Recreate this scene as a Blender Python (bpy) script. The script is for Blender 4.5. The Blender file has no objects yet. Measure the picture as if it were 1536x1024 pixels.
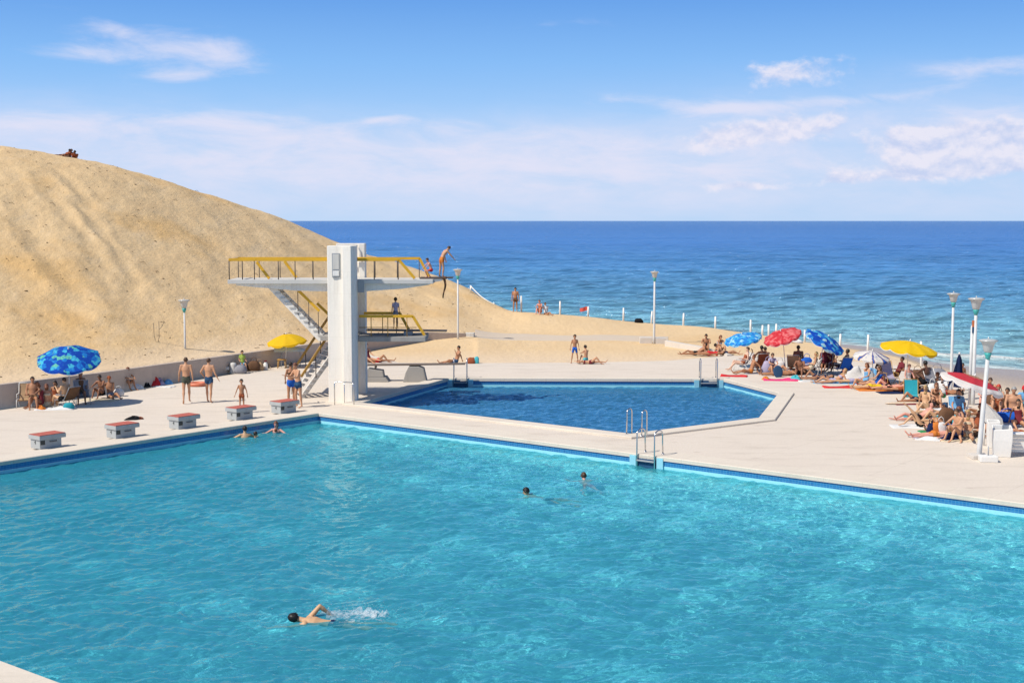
import bpy, bmesh, math, random
import numpy as np
from mathutils import Vector, Matrix, geometry, noise as mnoise

random.seed(11)
rng = np.random.default_rng(5)
SC = bpy.context.scene
COL = SC.collection
R = math.radians

# ------------------------------------------------------------------ camera
FPX = 2009.0                     # focal length for a 1536 pixel wide frame
PITCH = math.atan(181 / FPX)
EYE = Vector((0.0, 0.0, 7.5))
cam_d = bpy.data.cameras.new('camera')
cam_d.sensor_width = 36.0
cam_d.lens = 36.0 * FPX / 1536
cam_d.clip_start = 0.1
cam_d.clip_end = 60000
cam = bpy.data.objects.new('camera', cam_d)
COL.objects.link(cam)
cam.location = EYE
cam.rotation_euler = (math.pi / 2 - PITCH, 0, 0)
SC.camera = cam
CF = Vector((0, math.cos(PITCH), -math.sin(PITCH)))
CU = Vector((0, math.sin(PITCH), math.cos(PITCH)))


def ray(px, py):
    return CF * FPX + Vector((1, 0, 0)) * (px - 768) - CU * (py - 512)


def G(px, py, z=0.0):
    """survey point: where the sight line meets the level z"""
    d = ray(px, py)
    return EYE + d * ((z - EYE.z) / d.z)


def D(px, py, y):
    """survey point at distance y"""
    d = ray(px, py)
    return EYE + d * (y / d.y)


# ------------------------------------------------------------------ object helpers
def link(o, parent=None):
    COL.objects.link(o)
    if parent is not None:
        o.parent = parent
    return o


def tag(o, label=None, cat=None, group=None, kind=None):
    if label: o['label'] = label
    if cat: o['category'] = cat
    if group: o['group'] = group
    if kind: o['kind'] = kind
    return o


def thing(name, label, cat, loc=(0, 0, 0), rz=0.0, group=None):
    o = bpy.data.objects.new(name, None)
    o.empty_display_size = 0.2
    o.location = loc
    o.rotation_euler = (0, 0, rz)
    link(o)
    return tag(o, label, cat, group)


def copy_tree(o, parent=None):
    c = o.copy()
    COL.objects.link(c)
    if parent is not None:
        c.parent = parent
    for ch in o.children:
        copy_tree(ch, c)
    return c


class MB:
    """collects shapes, builds one mesh object"""
    def __init__(s):
        s.v = []; s.f = []; s.m = []; s.mi = 0; s.sm = []

    def add(s, vs, fs, smooth=False):
        b = len(s.v)
        s.v += [tuple(p) for p in vs]
        s.f += [tuple(i + b for i in f) for f in fs]
        s.m += [s.mi] * len(fs)
        s.sm += [smooth] * len(fs)

    def box(s, lo, hi, M=None):
        x0, y0, z0 = lo; x1, y1, z1 = hi
        vs = [Vector(p) for p in ((x0, y0, z0), (x1, y0, z0), (x1, y1, z0), (x0, y1, z0), (x0, y0, z1), (x1, y0, z1), (x1, y1, z1), (x0, y1, z1))]
        if M is not None: vs = [M @ p for p in vs]
        s.add(vs, [(0, 3, 2, 1), (4, 5, 6, 7), (0, 1, 5, 4), (1, 2, 6, 5), (2, 3, 7, 6), (3, 0, 4, 7)])

    def prism(s, poly, z0, z1, M=None):
        """poly: list of (x, y) counter-clockwise"""
        n = len(poly)
        vs = [Vector((x, y, z0)) for x, y in poly] + [Vector((x, y, z1)) for x, y in poly]
        if M is not None: vs = [M @ p for p in vs]
        s.add(vs, [tuple(range(n - 1, -1, -1)), tuple(range(n, 2 * n))] + [(i, (i + 1) % n, n + (i + 1) % n, n + i) for i in range(n)])

    def tube(s, pts, r, n=8, flat=1.0, lat=None, cap=True):
        """tube through points, r is a number or a list; flat squeezes the section"""
        pts = [Vector(p) for p in pts]
        rs = r if isinstance(r, (list, tuple)) else [r] * len(pts)
        rings = []
        u = None
        for i, p in enumerate(pts):
            if i == 0: t = pts[1] - pts[0]
            elif i == len(pts) - 1: t = pts[-1] - pts[-2]
            else: t = (pts[i + 1] - p).normalized() + (p - pts[i - 1]).normalized()
            t = t.normalized() if t.length > 1e-9 else Vector((0, 0, 1))
            if u is None:
                a = Vector(lat) if lat is not None else (Vector((0, 0, 1)) if abs(t.z) < 0.9 else Vector((1, 0, 0)))
                u = (a - t * a.dot(t)).normalized()
            else:
                u = u - t * u.dot(t)
                u = u.normalized() if u.length > 1e-6 else t.orthogonal().normalized()
            w = t.cross(u)
            rings.append([p + (u * math.cos(2 * math.pi * k / n) + w * (math.sin(2 * math.pi * k / n) * flat)) * rs[i] for k in range(n)])
        vs = [q for ring in rings for q in ring]
        fs = []
        for i in range(len(rings) - 1):
            for k in range(n):
                a, b = i * n + k, i * n + (k + 1) % n
                fs.append((a, b, b + n, a + n))
        s.add(vs, fs, True)
        if cap:
            b = len(s.v) - len(vs)
            s.f += [tuple(b + k for k in range(n - 1, -1, -1)), tuple(b + (len(rings) - 1) * n + k for k in range(n))]
            s.m += [s.mi] * 2; s.sm += [False] * 2

    def lathe(s, prof, c=(0, 0, 0), n=16, M=None, smooth=True):
        """prof: (r, z) list"""
        c = Vector(c)
        vs = []
        for r, z in prof:
            for k in range(n):
                a = 2 * math.pi * k / n
                p = Vector((r * math.cos(a), r * math.sin(a), z)) + c
                vs.append(M @ p if M is not None else p)
        fs = []
        for i in range(len(prof) - 1):
            for k in range(n):
                a, b = i * n + k, i * n + (k + 1) % n
                fs.append((a, b, b + n, a + n))
        s.add(vs, fs, smooth)

    def ell(s, c, rx, ry, rz, n=10, m=7, M=None):
        vs = []; c = Vector(c)
        Mr = M or Matrix.Identity(3)
        for i in range(m + 1):
            th = math.pi * i / m
            rr = max(math.sin(th), 0.02)
            for k in range(n):
                a = 2 * math.pi * k / n
                vs.append(c + Mr @ Vector((rx * rr * math.cos(a), ry * rr * math.sin(a), -rz * math.cos(th))))
        fs = []
        for i in range(m):
            for k in range(n):
                a, b = i * n + k, i * n + (k + 1) % n
                fs.append((a, b, b + n, a + n))
        fs.append(tuple(range(n - 1, -1, -1)))
        fs.append(tuple(m * n + k for k in range(n)))
        s.add(vs, fs, True)

    def mesh(s, name, mats):
        me = bpy.data.meshes.new(name)
        me.from_pydata(s.v, [], s.f)
        for m in (mats if isinstance(mats, (list, tuple)) else [mats]):
            me.materials.append(m)
        me.polygons.foreach_set('material_index', s.m)
        me.polygons.foreach_set('use_smooth', s.sm)
        me.update()
        return me

    def build(s, name, mats, parent=None, bevel=0.0):
        me = s.mesh(name, mats)
        if bevel > 0:
            bm = bmesh.new(); bm.from_mesh(me)
            es = [e for e in bm.edges if len(e.link_faces) == 2 and e.calc_face_angle(0) > 0.5]
            bmesh.ops.bevel(bm, geom=es, offset=bevel, segments=2, profile=0.6, affect='EDGES', clamp_overlap=True)
            bm.to_mesh(me); bm.free()
        o = bpy.data.objects.new(name, me)
        return link(o, parent)


# ------------------------------------------------------------------ materials
class NT:
    def __init__(s, m):
        m.use_nodes = True
        s.t = m.node_tree
        s.t.nodes.clear()

    def n(s, kind, **kw):
        nd = s.t.nodes.new(kind)
        for k, v in kw.items():
            if k.startswith('in_'):
                key = k[3:]
                key = int(key) if key.isdigit() else key.replace('_', ' ')
                sock = nd.inputs[key]
                if hasattr(v, 'is_linked') or isinstance(v, bpy.types.NodeSocket): s.t.links.new(v, sock)
                else: sock.default_value = v
            else:
                setattr(nd, k, v)
        return nd

    def l(s, a, b): s.t.links.new(a, b)

    def math(s, op, a, b=0.0, c=0.0, clamp=False):
        nd = s.t.nodes.new('ShaderNodeMath'); nd.operation = op; nd.use_clamp = clamp
        for i, v in enumerate((a, b, c)):
            if isinstance(v, bpy.types.NodeSocket): s.l(v, nd.inputs[i])
            else: nd.inputs[i].default_value = v
        return nd.outputs[0]

    def mix(s, fac, a, b, blend='MIX'):
        nd = s.t.nodes.new('ShaderNodeMix'); nd.data_type = 'RGBA'; nd.blend_type = blend
        for sock, v in ((nd.inputs[0], fac), (nd.inputs[6], a), (nd.inputs[7], b)):
            if isinstance(v, bpy.types.NodeSocket): s.l(v, sock)
            elif isinstance(v, (int, float)): sock.default_value = v
            else: sock.default_value = (*v[:3], 1)
        return nd.outputs[2]

    def ramp(s, fac, stops, interp='LINEAR'):
        nd = s.t.nodes.new('ShaderNodeValToRGB'); nd.color_ramp.interpolation = interp
        els = nd.color_ramp.elements
        while len(els) < len(stops): els.new(0.5)
        for e, (p, c) in zip(els, stops):
            e.position = p; e.color = (*c[:3], 1) if not isinstance(c, (int, float)) else (c, c, c, 1)
        s.l(fac, nd.inputs[0])
        return nd.outputs[0]

    def noise(s, vec, scale, detail=4, rough=0.55, dist=0.0, dim='3D'):
        nd = s.t.nodes.new('ShaderNodeTexNoise'); nd.noise_dimensions = dim
        nd.inputs['Scale'].default_value = scale; nd.inputs['Detail'].default_value = detail
        nd.inputs['Roughness'].default_value = rough; nd.inputs['Distortion'].default_value = dist
        if vec is not None: s.l(vec, nd.inputs['Vector'])
        return nd.outputs[0]

    def mapping(s, vec, scale=(1, 1, 1), rot=(0, 0, 0), loc=(0, 0, 0)):
        nd = s.t.nodes.new('ShaderNodeMapping')
        nd.inputs['Scale'].default_value = scale; nd.inputs['Rotation'].default_value = rot; nd.inputs['Location'].default_value = loc
        s.l(vec, nd.inputs['Vector'])
        return nd.outputs[0]

    def bump(s, h, strength=0.3, dist=0.02):
        nd = s.t.nodes.new('ShaderNodeBump')
        nd.inputs['Strength'].default_value = strength; nd.inputs['Distance'].default_value = dist
        s.l(h, nd.inputs['Height'])
        return nd.outputs[0]

    def out(s, sh, vol=None):
        o = s.t.nodes.new('ShaderNodeOutputMaterial')
        if sh is not None: s.l(sh, o.inputs['Surface'])
        if vol is not None: s.l(vol, o.inputs['Volume'])


def mat(name): return bpy.data.materials.new(name)


def simple(name, col, rough=0.6, var=0.12, scale=6.0, bump=0.0, metal=0.0, spec=0.4, dirt=None, dirt_amt=0.3):
    """a plain material with mottled colour and optional grime"""
    m = mat(name); t = NT(m)
    co = t.n('ShaderNodeTexCoord').outputs['Object']
    nz = t.noise(co, scale, 5, 0.6)
    c = t.mix(nz, tuple(x * (1 - var) for x in col), tuple(min(1, x * (1 + var)) for x in col))
    if dirt:
        nz2 = t.noise(co, scale * 0.35, 6, 0.65)
        c = t.mix(t.math('MULTIPLY', t.ramp(nz2, [(0.48, 0.0), (0.72, 1.0)]), dirt_amt), c, dirt)
    p = t.n('ShaderNodeBsdfPrincipled', in_Roughness=rough, in_Metallic=metal)
    p.inputs['Specular IOR Level'].default_value = spec
    t.l(c, p.inputs['Base Color'])
    if bump > 0:
        t.l(t.bump(t.noise(co, scale * 6, 4), bump, 0.02), p.inputs['Normal'])
    t.out(p.outputs[0])
    return m


# ------------------------------------------------------------------ sun and sky
SUN_EL = R(50)
SUN_DIR = Vector((0.86, 0.52, 0)).normalized() * math.cos(SUN_EL) - Vector((0, 0, math.sin(SUN_EL)))   # way the light travels
sun_d = bpy.data.lights.new('sun', 'SUN')
sun_d.energy = 4.7
sun_d.angle = R(0.53)
sun_d.color = (1.0, 0.94, 0.84)
sun = bpy.data.objects.new('sun', sun_d)
sun.rotation_euler = SUN_DIR.to_track_quat('-Z', 'Y').to_euler()
sun.location = (-30, -10, 40)
link(sun)


WSEED = 11.7


def build_world():
    w = bpy.data.worlds.new('World'); SC.world = w; w.use_nodes = True
    t = NT(w)
    sky = t.n('ShaderNodeTexSky')
    sky.sky_type = 'NISHITA'; sky.sun_disc = False
    sky.sun_elevation = SUN_EL
    to_sun = -SUN_DIR
    sky.sun_rotation = math.atan2(to_sun.x, to_sun.y)
    sky.altitude = 0; sky.air_density = 1.0; sky.dust_density = 0.6; sky.ozone_density = 2.0
    geo = t.n('ShaderNodeTexCoord').outputs['Generated']
    sep = t.n('ShaderNodeSeparateXYZ'); t.l(geo, sep.inputs[0])
    x, y, z = sep.outputs
    el = t.math('MULTIPLY', t.math('ARCSINE', z), 180 / math.pi)          # elevation, degrees
    az = t.math('MULTIPLY', t.math('ARCTAN2', x, y), 180 / math.pi)       # azimuth, degrees
    # low sky: clear blue thinning to a pale sea haze (radiance; the Nishita sky takes over higher up)
    k = 10.0
    low = t.ramp(t.math('DIVIDE', el, 20.0), [
        (0.0, (0.47 * k, 0.67 * k, 0.93 * k)), (0.12, (0.45 * k, 0.66 * k, 0.94 * k)), (0.22, (0.34 * k, 0.60 * k, 0.96 * k)),
        (0.33, (0.245 * k, 0.51 * k, 0.93 * k)), (0.46, (0.145 * k, 0.37 * k, 0.83 * k)), (0.62, (0.10 * k, 0.27 * k, 0.68 * k)), (1.0, (0.07 * k, 0.19 * k, 0.52 * k))])
    f_low = t.ramp(t.math('DIVIDE', el, 40.0), [(0.0, 1.0), (0.3, 1.0), (1.0, 0.0)])
    base = t.mix(f_low, sky.outputs[0], low)
    # clouds: thin streaks and soft banks, laid out by direction
    def gauss(a0, e0, sa, se, rot=0.0):
        da = t.math('SUBTRACT', az, a0); de = t.math('SUBTRACT', el, e0)
        c, s_ = math.cos(rot), math.sin(rot)
        u = t.math('ADD', t.math('MULTIPLY', da, c / sa), t.math('MULTIPLY', de, s_ / sa))
        v = t.math('ADD', t.math('MULTIPLY', da, -s_ / se), t.math('MULTIPLY', de, c / se))
        q = t.math('ADD', t.math('MULTIPLY', u, u), t.math('MULTIPLY', v, v))
        return t.math('POWER', 2.718, t.math('MULTIPLY', q, -1.0))
    comb = t.n('ShaderNodeCombineXYZ')
    t.l(t.math('MULTIPLY', az, 0.17), comb.inputs[0]); t.l(t.math('ADD', t.math('MULTIPLY', el, 0.62), t.math('MULTIPLY', az, 0.02)), comb.inputs[1])
    comb.inputs[2].default_value = WSEED
    wisps = t.noise(comb.outputs[0], 1.5, 10, 0.62, 0.35)
    comb2 = t.n('ShaderNodeCombineXYZ')
    t.l(t.math('MULTIPLY', az, 0.42), comb2.inputs[0]); t.l(t.math('MULTIPLY', el, 0.62), comb2.inputs[1]); comb2.inputs[2].default_value = 7.3
    puffs = t.noise(comb2.outputs[0], 1.5, 10, 0.58, 0.15)

    def cloud(px, py, sx, sy, rot=0.0):
        a0 = math.degrees(math.atan2(px - 768, FPX)); e0 = math.degrees(math.atan((331 - py) / FPX))
        d = 1 / 35.06   # degrees per survey pixel
        return gauss(a0, e0, sx * d, sy * d, rot)
    def total(lst):
        acc = None
        for c, wgt in lst:
            v = t.math('MULTIPLY', c, wgt)
            acc = v if acc is None else t.math('ADD', acc, v)
        return acc
    thin = total([(cloud(275, 82, 150, 24, -0.13), 1.15), (cloud(125, 100, 85, 14, 0.02), 0.95), (cloud(275, 124, 65, 10, 0.05), 0.85), (cloud(165, 56, 50, 12, -0.35), 0.5),
                  (cloud(930, 153, 120, 11, 0.02), 0.85), (cloud(1050, 168, 95, 12, 0.03), 0.95), (cloud(1230, 158, 160, 10, 0.06), 0.6), (cloud(1290, 160, 120, 10, 0.08), 0.4),
                  (cloud(1480, 120, 130, 18, 0.05), 0.75), (cloud(1470, 185, 130, 20, 0.03), 0.7), (cloud(850, 40, 110, 9, 0.03), 0.3),
                  (cloud(120, 190, 330, 22, -0.02), 0.55), (cloud(330, 182, 120, 12, 0.03), 0.5), (cloud(640, 192, 110, 14, -0.03), 0.5), (cloud(300, 225, 420, 34, 0.0), 0.55), (cloud(800, 235, 420, 36, 0.0), 0.62),
                  (cloud(575, 183, 40, 6, 0.08), 0.9), (cloud(700, 270, 700, 26, 0.0), 0.4), (cloud(1060, 260, 260, 16, 0.0), 0.4)])
    thick = total([(cloud(1190, 118, 105, 24, 0.03), 1.0), (cloud(1160, 198, 120, 28, 0.10), 0.95), (cloud(1090, 212, 80, 16, 0.12), 0.7), (cloud(1400, 232, 130, 36, 0.08), 1.1), (cloud(1500, 228, 100, 34, 0.0), 1.1), (cloud(1360, 212, 40, 18, 0.1), 0.6),
                   (cloud(1330, 268, 240, 12, 0.05), 0.75), (cloud(1100, 282, 110, 9, 0.0), 0.45)])
    a_thin = t.ramp(t.math('ADD', t.math('MULTIPLY', thin, 0.62), t.math('MULTIPLY', t.math('SUBTRACT', wisps, 0.5), 1.5)), [(0.16, 0.0), (0.95, 0.80)], 'EASE')
    a_thin = t.math('MULTIPLY', a_thin, t.ramp(thin, [(0.02, 0.0), (0.35, 1.0)]))
    veil = total([(cloud(480, 240, 700, 52, 0.0), 0.72), (cloud(1250, 200, 460, 60, 0.03), 0.50), (cloud(60, 200, 320, 42, 0.0), 0.42), (cloud(900, 300, 1000, 40, 0.0), 0.50)])
    veil = t.math('MULTIPLY', veil, t.ramp(wisps, [(0.28, 0.42), (0.72, 1.15)]))
    a_thin = t.math('MINIMUM', t.math('SUBTRACT', t.math('ADD', a_thin, veil), t.math('MULTIPLY', a_thin, veil)), 0.95)
    a_thick = t.ramp(t.math('ADD', t.math('MULTIPLY', thick, 0.75), t.math('MULTIPLY', t.math('SUBTRACT', puffs, 0.5), 1.7)), [(0.30, 0.0), (0.80, 0.84)], 'EASE')
    a_thick = t.math('MULTIPLY', a_thick, t.ramp(thick, [(0.02, 0.0), (0.3, 1.0)]))
    # density a little above: tops lit, bases grey-blue
    comb3 = t.n('ShaderNodeCombineXYZ')
    t.l(t.math('MULTIPLY', az, 0.42), comb3.inputs[0]); t.l(t.math('MULTIPLY', t.math('ADD', el, 0.28), 0.62), comb3.inputs[1]); comb3.inputs[2].default_value = 7.3
    puffs_up = t.noise(comb3.outputs[0], 1.5, 10, 0.58, 0.15)
    lit = t.ramp(t.math('ADD', t.math('MULTIPLY', t.math('SUBTRACT', puffs, puffs_up), 3.2), 0.55), [(0.1, (5.8, 6.5, 8.8)), (0.8, (8.6, 8.3, 9.3))])
    c1 = t.mix(a_thin, base, (7.7, 7.75, 9.3))
    c2 = t.mix(a_thick, c1, lit)
    # under the horizon
    below = t.ramp(t.math('ADD', t.math('MULTIPLY', el, 0.2), 0.5), [(0.2, 1.0), (0.48, 0.0)])
    c3 = t.mix(below, c2, (3.6, 4.6, 5.8))
    bg = t.n('ShaderNodeBackground', in_Strength=0.1)
    t.l(c3, bg.inputs['Color'])
    o = t.n('ShaderNodeOutputWorld'); t.l(bg.outputs[0], o.inputs['Surface'])
    w.cycles.sampling_method = 'MANUAL'; w.cycles.sample_map_resolution = 1024


build_world()
SC.view_settings.view_transform = 'Standard'
SC.view_settings.look = 'None'
SC.view_settings.exposure = 0.0
SC.view_settings.gamma = 1.0
try:
    SC.view_settings.use_curve_mapping = False
except Exception:
    pass
cy = SC.cycles
cy.use_denoising = True
try:
    cy.denoiser = 'OPENIMAGEDENOISE'; cy.denoising_input_passes = 'RGB_ALBEDO_NORMAL'; cy.denoising_prefilter = 'FAST'
except Exception:
    pass
cy.max_bounces = 10; cy.diffuse_bounces = 3; cy.glossy_bounces = 3; cy.transmission_bounces = 8; cy.transparent_max_bounces = 12
cy.caustics_refractive = True; cy.caustics_reflective = False
cy.blur_glossy = 0.5
cy.sample_clamp_indirect = 6.0
# ------------------------------------------------------------------ pools, deck
WATER_Z = -0.34
P0 = G(478, 621)                                   # far left corner of the swimming pool
pB = G(1536, 757)
BX = (pB - P0).normalized()                        # along the far edge, to the right
AX = Vector((-BX.y, BX.x, 0))                      # along the starting end, away from us
near = G(20, 1003)
WID = (P0 - near).dot(AX)
LEN = 50.0
POOL = [P0, P0 - AX * WID, P0 - AX * WID + BX * LEN, P0 + BX * LEN]     # ccw
DIVE_PX = [(541, 606), (945, 653), (1139, 629), (1169, 591), (1086, 570), (672, 569)]
DIVE = [G(*p) for p in DIVE_PX]                    # ccw
WALL_PX = [(-420, 655), (-150, 629), (0, 612), (150, 591), (300, 566), (430, 545), (548, 526), (640, 514), (697, 507)]
WALL = [G(*p) for p in WALL_PX]
WALL[-1] = D(697, 499, 83.5); WALL[-1].z = 0
WALL[-2].z = 0


def inset(poly, d):
    """grow a ccw polygon by d"""
    n = len(poly); out = []
    for i in range(n):
        p0, p1, p2 = poly[i - 1], poly[i], poly[(i + 1) % n]
        e1 = (p1 - p0).normalized(); e2 = (p2 - p1).normalized()
        n1 = Vector((e1.y, -e1.x, 0)); n2 = Vector((e2.y, -e2.x, 0))
        b = (n1 + n2); b = b / (1 + n1.dot(n2))
        out.append(p1 + b * d)
    return out


def sheet(name, outer, holes, z, m, kind='structure', thick=0.0):
    loops = [[Vector((p.x, p.y, z)) for p in outer]] + [[Vector((p.x, p.y, z)) for p in h] for h in holes]
    tris = geometry.tessellate_polygon(loops)
    vs = [p for l in loops for p in l]
    mb = MB()
    fs = []
    for a, b, c in tris:
        nrm = (vs[b] - vs[a]).cross(vs[c] - vs[a])
        fs.append((a, b, c) if nrm.z > 0 else (a, c, b))
    mb.add(vs, fs)
    if thick:
        i0 = 0
        for l in loops:
            n = len(l)
            low = [p - Vector((0, 0, thick)) for p in l]
            b = len(mb.v)
            mb.add(l + low, [(i, (i + 1) % n, n + (i + 1) % n, n + i) for i in range(n)])
    o = mb.build(name, m)
    return tag(o, kind=kind)


def m_concrete(name, c0, c1, dark, joint=0.0):
    m = mat(name); t = NT(m)
    co = t.n('ShaderNodeTexCoord').outputs['Object']
    rot = math.atan2(AX.y, AX.x)
    big = t.noise(co, 0.16, 5, 0.6)
    mid = t.noise(t.mapping(co, (0.5, 1.6, 1)), 0.9, 6, 0.65)
    fine = t.noise(co, 11, 4, 0.7)
    c = t.mix(big, c0, c1)
    c = t.mix(t.math('MULTIPLY', t.ramp(mid, [(0.5, 0.0), (0.75, 1.0)]), 0.5), c, dark)
    c = t.mix(t.math('MULTIPLY', t.ramp(fine, [(0.35, 1.0), (0.6, 0.0)]), 0.16), c, dark)
    # scattered spots and splash marks
    vo = t.n('ShaderNodeTexVoronoi'); vo.inputs['Scale'].default_value = 0.55; t.l(co, vo.inputs['Vector'])
    spot = t.ramp(vo.outputs['Distance'], [(0.02, 1.0), (0.10, 0.0)])
    c = t.mix(t.math('MULTIPLY', spot, 0.38), c, dark)
    h = fine
    if joint:
        br = t.n('ShaderNodeTexBrick'); br.offset = 0.0
        br.inputs['Scale'].default_value = 1.0; br.inputs['Brick Width'].default_value = joint; br.inputs['Row Height'].default_value = joint
        br.inputs['Mortar Size'].default_value = 0.012; br.inputs['Mortar Smooth'].default_value = 0.3
        t.l(t.mapping(co, (1, 1, 1), (0, 0, -rot)), br.inputs['Vector'])
        c = t.mix(t.math('MULTIPLY', br.outputs['Fac'], 0.42), c, dark)
    p = t.n('ShaderNodeBsdfPrincipled', in_Roughness=0.85)
    p.inputs['Specular IOR Level'].default_value = 0.25
    t.l(c, p.inputs['Base Color'])
    t.l(t.bump(h, 0.25, 0.02), p.inputs['Normal'])
    t.out(p.outputs[0])
    return m


M_DECK = m_concrete('deck_concrete', (0.645, 0.56, 0.468), (0.722, 0.64, 0.545), (0.46, 0.385, 0.31), 4.0)
M_COPE = m_concrete('coping_stone', (0.66, 0.58, 0.48), (0.735, 0.655, 0.55), (0.50, 0.44, 0.37), 1.2)

deck_outer = [G(-420, 655) + Vector((0, -28, 0)), Vector((-30, -8, 0)), Vector((60, -8, 0)), Vector((60, 40, 0)), Vector((33.5, 57.0, 0))]
deck_outer = [Vector((-60, 36, 0)), Vector((-60, -8, 0)), Vector((60, -8, 0)), Vector((60, 36, 0)), G(1900, 665), G(1640, 632), G(1536, 612), G(1490, 588), G(1440, 563), G(1385, 553.5), G(1330, 546.5), G(1250, 539), G(1180, 536), G(1095, 533), G(1000, 541), G(880, 543.5), G(700, 544.5), G(600, 544)]
wall_in = [G(px, py) for px, py in ((548, 530), (430, 548), (300, 569), (150, 594), (0, 615), (-150, 632), (-420, 658))]
deck_outer += wall_in
cope_in_pool = inset(POOL, 0.0); cope_out_pool = inset(POOL, 1.05)
cope_out_dive = inset(DIVE, 0.62)
# the far coping of the swimming pool and the near coping of the diving pool run into one another
deck = sheet('pool_deck', deck_outer, [inset(POOL, 0.9), inset(DIVE, 0.5)], 0.0, M_DECK)


def coping(name, poly, w, over, z0, z1, m, label):
    """a raised stone rim round a pool; its inner edge overhangs the tiles"""
    inner = inset(poly, -over); outer = inset(poly, w)
    n = len(poly)
    b = 0.02
    in2 = inset(poly, -over + b); out2 = inset(poly, w - b)
    rings = [(inner, z0), (inner, z1 - b), (in2, z1), (out2, z1), (outer, z1 - b), (outer, z0)]
    mb = MB()
    vs = []
    for ring, z in rings: vs += [Vector((p.x, p.y, z)) for p in ring]
    fs = []
    k = len(rings)
    for j in range(k):
        for i in range(n):
            a = j * n + i; c = j * n + (i + 1) % n
            a2 = ((j + 1) % k) * n + i; c2 = ((j + 1) % k) * n + (i + 1) % n
            fs.append((a, a2, c2, c))
    mb.add(vs, fs)
    o = mb.build(name, m)
    return tag(o, label, 'coping', kind='structure')


coping('swimming_pool_coping', POOL, 1.0, 0.03, -0.075, 0.055, M_COPE, 'pale stone coping round the big swimming pool')
coping('diving_pool_coping', DIVE, 0.62, 0.03, -0.075, 0.075, M_COPE, 'pale stone coping round the diving pool')


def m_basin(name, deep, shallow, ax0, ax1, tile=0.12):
    """basin floor, bluer where deep: light absorbed by the water is put into its colour"""
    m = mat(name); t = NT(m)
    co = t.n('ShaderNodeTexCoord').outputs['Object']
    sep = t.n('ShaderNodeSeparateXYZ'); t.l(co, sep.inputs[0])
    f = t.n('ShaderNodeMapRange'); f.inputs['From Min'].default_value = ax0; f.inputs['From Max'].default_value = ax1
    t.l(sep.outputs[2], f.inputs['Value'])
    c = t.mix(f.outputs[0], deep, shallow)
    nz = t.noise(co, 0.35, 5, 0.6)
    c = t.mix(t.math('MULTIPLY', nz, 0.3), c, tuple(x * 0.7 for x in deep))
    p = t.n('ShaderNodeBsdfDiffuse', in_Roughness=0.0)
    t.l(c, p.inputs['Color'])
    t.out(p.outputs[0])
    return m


def m_tile_band():
    m = mat('waterline_tiles'); t = NT(m)
    co = t.n('ShaderNodeTexCoord').outputs['UV']
    br = t.n('ShaderNodeTexBrick'); br.offset = 0.0
    br.inputs['Scale'].default_value = 1.0; br.inputs['Brick Width'].default_value = 0.10; br.inputs['Row Height'].default_value = 0.066
    br.inputs['Mortar Size'].default_value = 0.006
    br.inputs['Color1'].default_value = (0.02, 0.15, 0.40, 1); br.inputs['Color2'].default_value = (0.03, 0.21, 0.48, 1); br.inputs['Mortar'].default_value = (0.10, 0.30, 0.48, 1)
    t.l(co, br.inputs['Vector'])
    p = t.n('ShaderNodeBsdfPrincipled', in_Roughness=0.25)
    t.l(br.outputs['Color'], p.inputs['Base Color'])
    t.out(p.outputs[0])
    return m


def wall_ring(name, poly, z0, z1, m, off=0.0):
    n = len(poly)
    q = inset(poly, off) if off else poly
    mb = MB()
    uv = []
    for i in range(n):
        a, c = q[i], q[(i + 1) % n]
        mb.add([Vector((a.x, a.y, z0)), Vector((c.x, c.y, z0)), Vector((c.x, c.y, z1)), Vector((a.x, a.y, z1))], [(3, 2, 1, 0)])
    o = mb.build(name, m)
    me = o.data
    l = me.uv_layers.new(name='UVMap')
    for p in me.polygons:
        v = [me.vertices[me.loops[k].vertex_index].co for k in p.loop_indices]
        base = min(v, key=lambda w: (round(w.z, 4), w.x))
        for k in p.loop_indices:
            w = me.vertices[me.loops[k].vertex_index].co
            l.data[k].uv = (math.hypot(w.x - base.x, w.y - base.y), w.z)
    return tag(o, kind='structure')


M_TILE = m_tile_band()
M_LINE = simple('waterline_paint', (0.32, 0.72, 0.80), 0.5, 0.1, 3.0)
M_BASIN = m_basin('swimming_basin_depth_tint', (0.07, 0.59, 0.75), (0.55, 0.95, 0.95), -2.7, -0.9)
M_DBASIN = m_basin('diving_basin_depth_tint', (0.045, 0.31, 0.66), (0.14, 0.52, 0.76), -4.8, -1.2)

fl_recv = []
for nm, poly, mb_ in (('swimming_pool', POOL, M_BASIN), ('diving_pool', DIVE, M_DBASIN)):
    wr_ = wall_ring(nm + '_tile_band_wall', poly, -0.245, -0.05, M_TILE, 0.01)
    fl_recv.append(wall_ring(nm + '_waterline_wall', poly, -0.62, -0.245, M_LINE, 0.0))


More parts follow.
